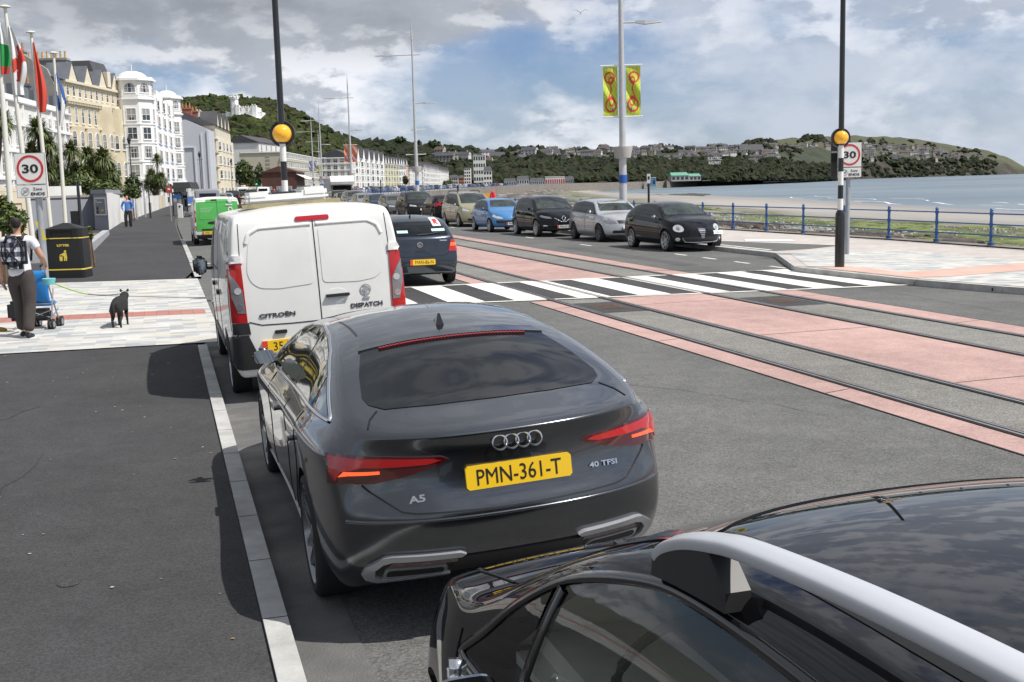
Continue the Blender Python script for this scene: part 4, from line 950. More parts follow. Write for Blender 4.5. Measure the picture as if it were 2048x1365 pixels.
# side glass with bright surround
DL = [(-1.76,1.035),(-1.3,1.02),(-.8,1.0),(0,.965),(.6,.945),(1.02,.955),(.95,1.02),(.7,1.145),(.45,1.235),(.2,1.285),(-.2,1.318),(-.6,1.305),(-.95,1.265),(-1.3,1.19),(-1.6,1.10),(-1.75,1.055)]
c.panel('window_surround', 'L', DL, M_TRIM, off=.002, mirror=True, step=.05, edge=.004)
def inner(poly, a, b, sh=.02):
    out = []
    N = 16; Y = np.linspace(a, b, N); lo = [p for p in poly[:6]]; hi = sorted(poly[5:]+poly[:1]); lo = sorted(lo)
    return [(y, float(np.interp(y, [p[0] for p in lo], [p[1] for p in lo]))+sh) for y in Y]+[(y, max(float(np.interp(y, [p[0] for p in hi], [p[1] for p in hi]))-sh*.7, float(np.interp(y, [p[0] for p in lo], [p[1] for p in lo]))+sh+.004)) for y in reversed(Y)]
M_SGL = mat('side window glass', (.02,.026,.025), .02, spec=1., coat=.6)
for a, b in ((-1.69,-1.33),(-1.29,-.42),(-.36,.95)): c.panel('side_window', 'L', inner(DL, a, b), M_SGL, off=.005, mirror=True, step=.05, edge=.003)
c.strip('window_trim', 'L', DL, .020, M_CHROME, off=.006, mirror=True, close=True, lift=.006, step=.03)
# boot lid gap and lip
c.strip('boot_gap', 'B', [(-.715,.79),(-.69,.765),(-.60,.70),(-.56,.672),(-.5,.662),(0,.655),(.5,.662),(.56,.672),(.60,.70),(.69,.765),(.715,.79)], .008, M_SEAM, step=.03)
c.strip('boot_gap', 'T', [(-.58,-1.92),(-.63,-2.0),(-.655,-2.08)], .008, M_SEAM, mirror=True)
c.strip('bumper_crease', 'B', [(-.80,.62),(-.4,.628),(0,.63),(.4,.628),(.80,.62)], .018, P_GREY, off=.001, lift=.007)
# tail lamps wrap round the corners
TLp = [(-.845,.785),(-.84,.92),(-.80,.928),(-.6,.926),(-.36,.915),(-.325,.90),(-.38,.872),(-.50,.835),(-.66,.80)]
for p_ in poly_m(c, 'tail_light', 'B', TLp, M_DREDL, off=.012, step=.03):
    pass
tl = [o for o in root.children if o.name.startswith('tail_light')]
c.root = tl[0]
a1 = c.panel('lamp_strip', 'B', [(-.835,.84),(-.83,.912),(-.6,.914),(-.40,.906),(-.36,.896),(-.42,.882),(-.6,.874),(-.7,.872),(-.79,.845),(-.815,.80)], M_REDL, off=.015, step=.03)
a2 = c.panel('lit_lamp', 'B', [(-.80,.822),(-.775,.848),(-.70,.853),(-.63,.858),(-.63,.845),(-.70,.838),(-.76,.832)], M_GLOW, off=.018, step=.02)
c.mirror(a1, tl[1]); c.mirror(a2, tl[1])
c.root = root
# side wrap of lamp
c.panel('side_tail_light', 'L', [(-2.16,.815),(-2.15,.92),(-2.06,.917),(-2.0,.905),(-2.02,.88),(-2.08,.82)], M_REDL, off=.008, mirror=True, step=.025)
# badge rings
rg_ = MB(); h, n = c.hit('B', 0, .958); nb = Vector((0,-1,.12)).normalized(); zc = .952
for k in range(4):
    cx = (-1.5+k)*.057; M = frameM((cx, h.y-.010, zc), (1,0,0), (0,.12,1)); ring = []
    prof = [(.030,0),(.034,.005),(.038,0),(.034,-.004)]
    rg_.lathe([(.0295,0),(.033,.006),(.0385,.004),(.0385,-.004),(.0295,-.004)], 32, 0, M, close=True)
rg_.build('badge', M_BADGE, root, smooth=True)
c.plate('B', 0, .80, 'PMN-361-T', M_YPL, w=.52, h=.111, tilt=.10)
def btxt(c, txt, x, z, w, hh, m=M_BADGE, ax='B', off=.004, bold=.003, ext=.006):
    h, n = c.hit(ax, x, z); xx = Vector((1,0,0)) if ax == 'B' else (Vector((-1,0,0)) if ax == 'F' else Vector((0,-1,0))); zz = n; xd = (xx-zz*xx.dot(zz)).normalized(); yd = zz.cross(xd)
    M = Matrix(((xd.x,yd.x,zz.x,h.x+n.x*off),(xd.y,yd.y,zz.y,h.y+n.y*off),(xd.z,yd.z,zz.z,h.z+n.z*off),(0,0,0,1)))
    return text_obj('badge_lettering', txt, hh, M, m, c.root, ext=ext, bold=bold, fit=(w, hh))
btxt(c, 'A5', -.485, .725, .078, .034, bold=.001); btxt(c, '40 TFSI', .44, .765, .165, .026, bold=.0006)
# lower bumper: chrome edged exhaust trims, diffuser
for sd in (1,):
    M_SAT = mat('satin aluminium', (.50,.51,.53), .25, metal=.6)
    a = c.panel('exhaust_surround', 'B', [(-0.744,.365),(-0.721,.405),(-0.651,.455),(-0.614,.462),(-0.307,.462),(-0.279,.45),(-0.298,.435),(-0.614,.432),(-0.651,.42),(-0.684,.385),(-0.684,.34),(-0.651,.315),(-0.326,.315),(-0.326,.295),(-0.670,.295),(-0.725,.32)], M_SAT, off=.022, step=.025, edge=.02); c.mirror(a)
    a = c.panel('exhaust_recess', 'B', [(-0.684,.34),(-0.684,.385),(-0.642,.428),(-0.307,.428),(-0.307,.315),(-0.651,.315)], M_BLK, off=.006, step=.04, edge=.01); c.mirror(a)
    a = c.panel('reflector', 'B', [(-0.632,.40),(-0.614,.422),(-0.316,.424),(-0.316,.404)], M_DREDL, off=.014, step=.03); c.mirror(a)
    a = c.panel('exhaust_tip', 'B', [(-0.651,.325),(-0.642,.385),(-0.614,.39),(-0.372,.39),(-0.353,.37),(-0.353,.325)], M_SAT, off=.016, step=.03, rnd=.02); c.mirror(a)
    a = c.panel('exhaust_opening', 'B', [(-0.637,.335),(-0.628,.372),(-0.605,.377),(-0.381,.377),(-0.367,.36),(-0.367,.335)], M_SEAM, off=.019, step=.03, rnd=.015); c.mirror(a)
c.panel('diffuser', 'B', [(-.33,.30),(-.33,.42),(.33,.42),(.33,.30)], M_BLK, off=.01, step=.05)
# antenna fin
fn = MB(); h, n = c.hit('T', 0, -.86)
fn.add([(-.028,-.92,h.z-.02),(.028,-.92,h.z-.02),(.02,-.74,h.z-.01),(-.02,-.74,h.z-.01),(-.006,-.91,h.z+.062),(.006,-.91,h.z+.062),(0,-.86,h.z+.045),(0,-.80,h.z+.018)], [(0,1,5,4),(1,2,7,6,5),(3,0,4,6,7),(2,3,7),(4,5,6)])
fn.build('roof_antenna', M_TRIM, root)
c.strip('character_line', 'L', [(-2.0,.905),(-1.4,.90),(-.6,.865),(.4,.835),(1.3,.815)], .016, P_GREY, off=.001, lift=.006, mirror=True)
for y in (-.42, .62): c.strip('door_gap', 'L', [(y-.05,.30),(y-.03,.6),(y,.93)], .008, M_SEAM, mirror=True)
c.strip('door_gap', 'L', [(-.78,.35),(-.98,.62),(-1.05,.80),(-1.12,.98)], .008, M_SEAM, mirror=True)
for y in (-.92, .0): c.panel('door_handle', 'L', [(y-.11,.80),(y+.11,.79),(y+.11,.82),(y-.11,.83)], P_GREY, off=.035, rnd=.012, mirror=True, step=.03, edge=.03)
c.panel('fuel_flap', 'R', [(-1.75,.72),(-1.58,.72),(-1.58,.86),(-1.75,.86)], P_GREY, off=.002, rnd=.05, step=.04)
c.strip('sill_trim', 'L', [(-.95,.27),(1.1,.27)], .03, M_TRIM, off=.01, mirror=True)
# splayed spoke wheels
add_wheels(c, w=.245, spokes=5, rim=mat('two tone alloy', (.28,.285,.30), .22, metal=.9), inset=.012)
add_mirror(c, .82, .985, P_GREY, size=(.19,.14,.135), gapx=.005)
c.panel('windscreen', 'F', [(-.62,1.04),(.62,1.04),(.50,1.33),(-.50,1.33)], M_GLASS, rnd=.05)
poly_m(c, 'headlight', 'F', [(-.70,.62),(-.42,.60),(-.46,.70),(-.68,.72)], M_CLRL, off=.006)

# ---- black car in the foreground, silver roof rails
P_BLACK = paint('black', (.004,.004,.005), .0, .12); P_BLACK.node_tree.nodes['Principled BSDF'].inputs['Coat Roughness'].default_value = .01
KW = [(-.70,.96),(-.2,.95),(.5,.93),(1.0,.905),(1.07,.91),(.92,1.02),(.76,1.15),(.54,1.275),(.22,1.375),(-.02,1.41),(-.4,1.42),(-.70,1.41)]
def crom(P, n=5):
    out = []
    for i in range(len(P)):
        p0, p1, p2, p3 = [Vector(P[(i+j) % len(P)]) for j in (-1,0,1,2)]
        for f in [q/n for q in range(n)]: v_ = .5*((2*p1)+(-p0+p2)*f+(2*p0-5*p1+4*p2-p3)*f*f+(-p0+3*p1-3*p2+p3)*f**3); out.append((v_.x, v_.y))
    return out
KWS = [p for i, p in enumerate(crom(KW)) if 20 <= i <= 50]; KWF = KW[:4]+KWS+[(-.70,1.41)]
BK = dict(L=4.2, hw=.91, rw=.34, axles=(-1.28, 1.30), z0=.22, crown=[(-2.1,.05),(-1.5,.07),(.2,.085),(.8,.07),(1.2,.05),(2,.06)],
  top=[(-2.1,1.1),(-1.9,1.35),(-1.6,1.50),(-1.1,1.55),(-.6,1.563),(-.2,1.556),(.10,1.53),(.28,1.485),(.5,1.42),(.8,1.26),(1.08,1.09),(1.17,1.065),(1.25,1.055),(1.5,1.02),(1.75,.96),(1.95,.86),(2.05,.75)],
  belt=[(-2.1,1.02),(-1.,.99),(0,.965),(1.0,.95),(1.3,.94),(1.9,.78)], w=[(-2.1,.75),(-1.9,.86),(-1.3,.905),(0,.895),(1.2,.90),(1.6,.86),(1.85,.76),(2.05,.55)],
  ys=[-2.05,-1.84,-1.65,-1.3,-.9,-.5,-.1,.15,.35,.6,.85,1.05,1.16,1.24,1.42,1.58,1.99], sub=3, tumble=.33, shoulder=.05, fx=[1,.93,.78,.45,0,-.45,-.78,-.93,-1],
  rear=[(.72,.3,-1.98,-2.05),(.82,.4,-2.0,-2.1),(.84,.6,-2.0,-2.1),(.83,.85,-1.98,-2.08),(.80,.98,-1.96,-2.05),(.76,1.0,-1.95,-2.04),(.74,1.05,-1.94,-2.03)],
  front=[(.6,.24,1.75,2.02),(.74,.36,1.74,2.09),(.78,.55,1.70,2.08),(.76,.68,1.68,2.05),(.72,.76,1.68,2.02),(.68,.80,1.68,2.0),(.62,.83,1.70,1.97)],
  recess=[(([(p[0],p[1]) for p in KWF]), 'L', 2.)])
k = Car(BK); root = thing('parked_car', 'black car in the foreground with silver roof rails and chrome wing mirrors', 'car', ST(1.78, 1.56), AX); k.body(P_BLACK, root)
for sd in (-1,):
    M_CLG = bpy.data.materials.new('clear side glass'); M_CLG.use_nodes = True; nt = M_CLG.node_tree; N = nt.nodes; pb = N['Principled BSDF']; N.remove(pb)
    gl = N.new('ShaderNodeBsdfGlossy'); gl.inputs['Roughness'].default_value = .01; tp = N.new('ShaderNodeBsdfTransparent'); tp.inputs[0].default_value = (.82,.87,.85,1); fr = N.new('ShaderNodeFresnel'); fr.inputs[0].default_value = 1.55; mx = N.new('ShaderNodeMixShader')
    nt.links.new(fr.outputs[0], mx.inputs[0]); nt.links.new(tp.outputs[0], mx.inputs[1]); nt.links.new(gl.outputs[0], mx.inputs[2]); nt.links.new(mx.outputs[0], N['Material Output'].inputs[0])
k.strip('window_seal', 'L', KWF, .026, M_TRIM, off=.003, mirror=True, close=True, lift=.001, step=.02)
k.strip('window_pillar', 'L', [(.60,.94),(.55,1.25)], .040, M_TRIM, off=.004, mirror=True, lift=.001)
def kwin(a, b):
    lo = sorted(KW[:5]); hi = sorted(KWS+[(-.70,1.41)]); Y = np.linspace(a, b, 16)
    return [(y, float(np.interp(y, [p[0] for p in lo], [p[1] for p in lo]))+.01) for y in Y]+[(y, float(np.interp(y, [p[0] for p in hi], [p[1] for p in hi]))-.008) for y in reversed(Y)]
k.panel('side_window', 'L', kwin(-.69,.54), M_CLG, off=-.003, step=.05, edge=0., mirror=True); k.panel('quarter_window', 'L', kwin(.61,1.03), M_CLG, off=-.003, step=.05, edge=0., mirror=True)
# cabin seen through the side window
M_CAB = mat('pale grey cabin surface', (.72,.70,.64), .9, var=.1, vs=6); M_DASH = mat('dark dashboard', (.03,.03,.03), .7)
def rbox(q, a, b, rr=.04):
    bm = bmesh.new(); bmesh.ops.create_cube(bm, size=1.)
    for vv in bm.verts: vv.co = Vector([(a[i]+b[i])/2+vv.co[i]*(b[i]-a[i]) for i in range(3)])
    bmesh.ops.bevel(bm, geom=bm.edges[:], offset=rr, segments=4, affect='EDGES'); bm.verts.ensure_lookup_table()
    q.add([vv.co[:] for vv in bm.verts], [tuple(x.index for x in f.verts) for f in bm.faces]); bm.free()
for sd in (-1, 1):
    q = MB(); xa, xb = sorted((sd*.36, sd*.70)); rbox(q, (xa,-.62,.86), (xb,-.40,1.30), .08); rbox(q, (xa+.02,-.42,.84), (xb-.02,.16,1.0), .06); q.build('seat', M_CAB, root, smooth=True, ang=60)
    q = MB(); xa, xb = sorted((sd*.30, sd*.74)); rbox(q, (xa,.30,.80), (xb,1.0,1.0), .06); q.build('dashboard', M_CAB, root, smooth=True, ang=60)  # dashboard toned pale to imitate brightness reflected in the glass
    q = MB(); q.add([(sd*.73,-.66,.915),(sd*.73,.9,.905),(sd*.80,.9,.92),(sd*.80,-.66,.935)], [(0,1,2,3)]); q.build('door_sill', M_BLK, root)
    if sd < 0: MB().tube([(-.50,.40+.06*math.sin(a),1.06+.16*math.sin(a)) if False else (-.50+.17*math.cos(a), .42-.05*math.sin(a), 1.06+.15*math.sin(a)) for a in np.linspace(0, 2*math.pi, 28)], .013, 8).build('steering_wheel', M_DASH, root, smooth=True)
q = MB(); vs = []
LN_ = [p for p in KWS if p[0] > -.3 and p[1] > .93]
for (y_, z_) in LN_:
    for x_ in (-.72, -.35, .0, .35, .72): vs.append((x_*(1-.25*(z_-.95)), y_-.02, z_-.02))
nl = len(LN_); q.add(vs, [(5*i+j, 5*i+j+1, 5*i+j+6, 5*i+j+5) for i in range(nl-1) for j in range(4)]); q.build('pale_standin_panel', M_CAB, root, smooth=True)  # added pale panel standing in for the reflection in the side glass
# roof rails on feet
M_RRAIL = mat('satin aluminium rail', (.62,.635,.665), .34, metal=.35, var=.03, vs=8, coat=.3)
from mathutils.geometry import interpolate_bezier
RP = [(.17,1.43),(.155,1.462),(.115,1.492),(.03,1.527),(-.08,1.556),(-.2,1.577),(-.5,1.606),(-.8,1.622),(-1.1,1.625),(-1.35,1.605),(-1.47,1.56),(-1.50,1.51)]
for sd in (-1, 1):
    P3 = []
    for i in range(len(RP)-1):
        p0, p1, p2, p3 = [Vector(RP[max(0, min(len(RP)-1, j))]) for j in (i-1, i, i+1, i+2)]
        for f in (0, .25, .5, .75): P3.append(.5*((2*p1)+(-p0+p2)*f+(2*p0-5*p1+4*p2-p3)*f*f+(-p0+3*p1-3*p2+p3)*f**3))
    P3.append(Vector(RP[-1])); NP = 20; vs = []
    for i, p in enumerate(P3):
        t_ = (P3[min(i+1, len(P3)-1)]-P3[max(i-1, 0)]).normalized(); n_ = Vector((t_.y, -t_.x)); n_ = -n_ if n_.y < 0 and abs(t_.x) > .5 else n_
        if n_.dot(Vector((.3,1))) < 0: n_ = -n_
        sc = .6+.4*min(1, min(i, len(P3)-1-i)/4)
        for j in range(NP):
            a = 2*math.pi*j/NP; ca, sa_ = math.cos(a), math.sin(a); e_ = .38; u = .0255*sc*math.copysign(abs(ca)**e_, ca); v_ = .0125*sc*math.copysign(abs(sa_)**e_, sa_)-.0125
            q_ = p+n_*(v_-.25*max(0, u*1.)*0); vs.append((sd*.675+u*1., q_.x, q_.y-(.010 if u*sd > 0 else 0)*abs(u)/.034))
    q = MB(); L_ = len(P3); q.add(vs, [(i*NP+j, i*NP+(j+1) % NP, (i+1)*NP+(j+1) % NP, (i+1)*NP+j) for i in range(L_-1) for j in range(NP)]+[tuple(range(NP)), tuple(range(NP*(L_-1), NP*L_))])
    o = q.build('roof_rail', M_RRAIL, root)
    bm = bmesh.new(); bm.from_mesh(o.data); bmesh.ops.recalc_face_normals(bm, faces=bm.faces); bm.to_mesh(o.data); bm.free(); o.data.polygons.foreach_set('use_smooth', [True]*len(o.data.polygons)); o.data.set_sharp_from_angle(angle=R(60))
    def zr(y): h_ = k.hit('T', sd*.64, y)[0]; return h_.z
    for ys_ in ((.15,.10,.04,-.03,-.08,-.15), (-1.18,-1.25,-1.35,-1.42,-1.47)):
        vs = []; 
        for y in ys_:
            zt_ = float(np.interp(-y, [-a for a,_ in RP], [b for _,b in RP]))-.022; zb_ = min(zr(y), zt_)-.03
            vs += [(sd*.675-.026,y,zb_),(sd*.675+.026,y,zb_),(sd*.675+.024,y,zt_ if y not in (ys_[-1] if ys_[0] > 0 else ys_[0],) else zb_+.035),(sd*.675-.024,y,zt_ if y not in (ys_[-1] if ys_[0] > 0 else ys_[0],) else zb_+.035)]
        n_ = len(ys_); MB().add(vs, [(4*i+j, 4*i+(j+1) % 4, 4*(i+1)+(j+1) % 4, 4*(i+1)+j) for i in range(n_-1) for j in range(4)]+[(0,1,2,3),tuple(range(4*n_-4,4*n_))]).build('rail_foot', M_BLK, o)
    k.strip('roof_gutter', 'T', [(sd*.575,.12),(sd*.585,-.5),(sd*.585,-1.6)], .018, M_SEAM, off=.002)
k.strip('bonnet_gap', 'T', [(-.66,1.20),(-.4,1.245),(0,1.26),(.4,1.245),(.66,1.20)], .05, M_SEAM, off=.002)
k.strip('bonnet_gap', 'T', [(-.66,1.20),(-.69,1.45),(-.64,1.72),(-.55,1.86)], .009, M_SEAM, mirror=True)
k.panel('windscreen', 'F', [(-.68,1.10),(.68,1.10),(.58,1.455),(-.58,1.455)], M_GLASS, rnd=.06)
for sd in (-1, 1):
    h, n = k.hit('T', sd*.25, 1.40); MB().cbox(h+Vector((0,0,.008)), (.03,.035,.016)).build('washer_jet', M_BLK, root)
poly_m(k, 'headlight', 'F', [(-.755,.70),(-.47,.66),(-.50,.76),(-.70,.81)], M_CLRL, off=.006, step=.03)
k.panel('side_headlight', 'L', [(1.60,.79),(1.86,.67),(1.86,.76),(1.72,.82)], M_CLRL, off=.006, mirror=True, step=.03)
k.panel('grille', 'F', [(-.42,.62),(.42,.62),(.45,.72),(-.45,.72)], M_BLK, off=.006)
add_wheels(k, w=.22); add_mirror(k, .70, .945, P_BLACK, size=(.20,.17,.17), cap=M_CHROME, gapx=.01)
for y in (-.75,): k.strip('door_gap', 'L', [(y,.35),(y,.98)], .008, M_SEAM, mirror=True)
k.strip('door_gap', 'L', [(1.08,.40),(1.06,.70),(1.10,.96)], .008, M_SEAM, mirror=True)
# ---- white panel van
P_WHITE = paint('white', (.74,.74,.72), 0, .3, .6)
VN = dict(L=4.8, hw=.925, rw=.33, axles=(-1.50, 1.45), z0=.26, crown=.065,
  top=[(-2.4,1.88),(-2.33,1.93),(-2.2,1.95),(-1.6,1.965),(-.5,1.965),(.6,1.95),(.95,1.88),(1.3,1.6),(1.65,1.25),(1.75,1.17),(2.1,1.05),(2.35,.85)],
  belt=[(-2.4,1.2),(-.5,1.17),(1.5,1.08),(2.1,.95),(2.4,.7)], w=[(-2.4,.865),(-2.2,.90),(-1.5,.925),(1.4,.925),(1.9,.88),(2.2,.75),(2.38,.55)],
  ys=[-2.33,-2.22,-2.10,-1.85,-1.4,-.8,-.2,.4,.75,1.05,1.35,1.62,1.76,1.90,2.34], sub=3, tumble=.11, shoulder=.012, fx=[1,.95,.8,.45,0,-.45,-.8,-.95,-1], capp=5.,
  levels=[('l',0.,-.06),('l',.12,-.012),('l',.36,-.004),('l',.80,0),('l',1.,0.),('h',.5,.0),('h',.90,.0),('h',1.,-.03)],
  rear=[(.80,.28,-2.28,-2.30),(.85,.36,-2.30,-2.33),(.875,.55,-2.32,-2.36),(.875,.95,-2.33,-2.365),(.87,1.2,-2.335,-2.36),(.845,1.5,-2.33,-2.35),(.81,1.80,-2.31,-2.32),(.755,1.875,-2.27,-2.285)],
  front=[(.65,.26,2.05,2.28),(.78,.36,2.05,2.36),(.82,.55,2.04,2.38),(.80,.75,2.02,2.36),(.76,.88,2.0,2.32),(.72,.93,1.98,2.28),(.68,.96,1.97,2.25),(.64,.98,1.96,2.22)])
def circ_(cx, cz, r): return [(cx+r*math.cos(t_), cz+r*math.sin(t_)) for t_ in np.linspace(0,6.28,12)[:-1]]
v = Car(VN); VT = ST(13.80, 1.52)
root = thing('van', 'dirty white panel van with a white roof unit parked in front of the grey fastback', 'van', VT, AX); root.rotation_euler = (0, -.045, AX); v.body(P_WHITE, root, low=None)
# pressed door recesses, centre gap
M_PR = P_WHITE
for sx in (-1, 1):
    L_ = [(sx*.045,1.735),(sx*.045,1.17),(sx*.40,1.15),(sx*.58,1.17),(sx*.66,1.23),(sx*.695,1.33),(sx*.66,1.60),(sx*.62,1.69),(sx*.54,1.735)]
    v.panel('door_panel', 'B', L_, P_WHITE, off=.005, step=.05, edge=.004, rnd=.05)
    v.strip('door_pressing', 'B', [(sx*.03,1.765),(sx*.55,1.760),(sx*.645,1.71),(sx*.68,1.62)], .045, P_WHITE, off=.003, lift=.016, step=.03)
v.strip('door_gap', 'B', [(0,1.85),(0,.78)], .010, M_SEAM, off=.003)
v.strip('door_gap', 'B', [(-.735,1.82),(-.75,1.50)], .007, M_SEAM, mirror=True)
v.strip('door_gap', 'B', [(-.72,.84),(-.6,.80),(-.3,.79),(0,.79),(.3,.79),(.6,.80),(.72,.84)], .010, M_SEAM)
v.panel('brake_light', 'B', [(-.17,1.80),(.17,1.80),(.17,1.845),(-.17,1.845)], M_REDL, off=.012, rnd=.02, step=.04)
for nm, pl, m_, of in (('tail_light', [(-.875,.84),(-.87,1.43),(-.745,1.43),(-.735,.84)], M_REDL, .014), ('lamp_lens', [(-.85,1.33),(-.755,1.16),(-.745,.93),(-.82,.94),(-.857,1.10)], M_GRYL, .018), ('hinge_cover', [(-.875,1.435),(-.87,1.51),(-.74,1.51),(-.74,1.435)], P_WHITE, .022), ('bumper_corner', [(-.875,.72),(-.875,.835),(-.725,.835),(-.715,.72)], M_BLK, .014)):
    a = v.panel(nm, 'B', pl, m_, off=of, step=.05); v.mirror(a)
for cz in (1.16,1.0):
    a = v.panel('lamp_bulb', 'B', circ_(-.80,cz,.034), M_CLRL if cz > 1.1 else M_CHROME, off=.022, step=.05); v.mirror(a)
v.panel('bumper', 'B', [(-.89,.36),(-.88,.71),(-.74,.71),(-.68,.55),(-.55,.42),(.55,.42),(.68,.55),(.74,.71),(.88,.71),(.89,.36)], M_BLK, off=.02, step=.06)
v.panel('side_bumper', 'L', [(-2.33,.36),(-2.33,.72),(-1.95,.62),(-1.88,.36)], M_BLK, off=.012, mirror=True)
v.panel('side_tail_light', 'L', [(-2.34,.84),(-2.34,1.43),(-2.28,1.43),(-2.28,.84)], M_REDL, off=.008, mirror=True)
v.panel('handle_recess', 'B', [(.17+.11*math.cos(t_),1.035+.062*math.sin(t_)) for t_ in np.linspace(0,6.28,20)[:-1]], P_WHITE, off=.004, step=.05)
v.panel('door_handle', 'B', [(.06,1.015),(.06,1.045),(.30,1.045),(.30,1.015)], M_BLK, off=.035, rnd=.012, step=.05)
for x in (-.42, -.10): v.panel('plate_lamp', 'B', [(x-.06,.70),(x-.06,.735),(x+.06,.735),(x+.06,.70)], M_BLK, off=.02, rnd=.01, step=.05)
v.plate('B', -.33, .575, '35 WMN', M_YPL, w=.58, h=.125, gb=True, tilt=0.)
btxt(v, 'CITROËN', -.44, .895, .36, .050, m=M_DALLOY, bold=.0012); btxt(v, 'DISPATCH', .47, .905, .33, .045, m=M_DALLOY, bold=.0012)
lg = MB(); h, n = v.hit('B', .47, 1.03); zc = 1.06
lg.lathe([(.045,0),(.045,.004),(.056,.004),(.056,0)], 24, 0, frameM((.47,h.y-.006,zc),(1,0,0),(0,0,1))); lg.lathe([(0,0),(.03,0)], 20, 0, frameM((.47,h.y-.009,zc),(1,0,0),(0,0,1))); lg.box((.455,h.y-.012,zc-.08),(.485,h.y-.004,zc-.01)); lg.box((.435,h.y-.012,zc-.095),(.505,h.y-.004,zc-.078)); lg.build('badge', mat('grey sticker', (.32,.33,.35), .5), root)
v.strip('door_gap', 'L', [(-2.2,.75),(-2.2,1.55)], .008, M_SEAM, mirror=True); v.strip('door_gap', 'L', [(.45,.4),(.45,1.80)], .010, M_SEAM, mirror=True); v.strip('door_gap', 'L', [(-.75,.4),(-.75,1.80)], .010, M_SEAM, mirror=True)
v.strip('door_gap', 'L', [(-2.2,1.30),(.4,1.28)], .016, M_SEAM, mirror=True)
v.panel('rubbing_strip', 'L', [(-1.1,.46),(.95,.46),(.95,.54),(-1.1,.54)], M_BLK, off=.012, mirror=True, step=.1)
v.panel('side_window', 'L', [(.52,1.22),(1.30,1.16),(1.28,1.30),(1.02,1.62),(.85,1.72),(.52,1.72)], M_GLASS, off=.005, mirror=True, step=.08, rnd=.03)
v.panel('side_panel', 'L', [(-2.05,1.24),(-.85,1.24),(-.85,1.72),(-2.0,1.70)], P_WHITE, off=.006, mirror=True, step=.1, rnd=.06)
v.panel('windscreen', 'F', [(-.72,1.24),(.72,1.24),(.66,1.83),(-.66,1.83)], M_GLASS, rnd=.06)
v.panel('door_handle', 'L', [(.30,1.05),(.30,1.09),(.10,1.09),(.10,1.05)], M_BLK, off=.03, mirror=True, step=.05)
v.panel('door_handle', 'L', [(-.9,1.02),(-.9,1.06),(-.68,1.06),(-.68,1.02)], M_BLK, off=.03, mirror=True, step=.05)
add_wheels(v, w=.21, spokes=8, style='steel'); add_mirror(v, 1.05, 1.20, M_BLK, size=(.20,.14,.30))
un = thing('roof_unit', 'low white refrigeration unit fixed on the roof of the white van', 'roof unit', VT, AX); un.rotation_euler = (0, -.045, AX)
q = MB(); rbox(q, (-.57,-1.55,1.985), (.30,-.75,2.08), .035); rbox(q, (-.56,-1.53,2.03), (-.33,-.8,2.115), .03); rbox(q, (.02,-1.53,2.03), (.29,-.8,2.135), .03)
q.build('housing', P_WHITE, un, smooth=True, ang=50)
for y in (-1.5, -.8): MB().box((-.62,y-.05,1.945),(.42,y+.05,1.992)).build('mounting_bar', mat('weathered brass strip', (.30,.26,.15), .6, var=.3, vs=6), un)
MB().box((-.28,-1.3,2.07),(-.02,-.9,2.10)).build('fan_grille', M_BLK, un)
# ================================================================== SEAFRONT BUILDINGS
M_LEAD = mat('lead grey roof', (.13,.14,.16), .5, var=.15, vs=.6)
M_POT = mat('terracotta chimney pot', (.42,.20,.10), .85, var=.25, vs=2)
M_POTY = mat('buff chimney pot', (.50,.36,.18), .85, var=.25, vs=2)
M_STUC = mat('weathered grey stucco', (.30,.29,.27), .92, var=.22, vs=.35, dirt=(.22,.21,.195), bump=.2, bs=6)
M_CREAM = mat('victorian cream stucco', (.60,.53,.38), .85, var=.10, vs=.5, dirt=(.50,.43,.30))
M_CREAMT = mat('cream moulding', (.66,.60,.46), .8, var=.06, vs=2)
M_HOTEL = mat('white stucco', (.80,.80,.79), .75, var=.04, vs=.6)
M_LAV = mat('pale lavender render', (.50,.52,.56), .8, var=.07, vs=.3)
M_PANE = mat('window pane', (.035,.045,.055), .06, spec=.8)
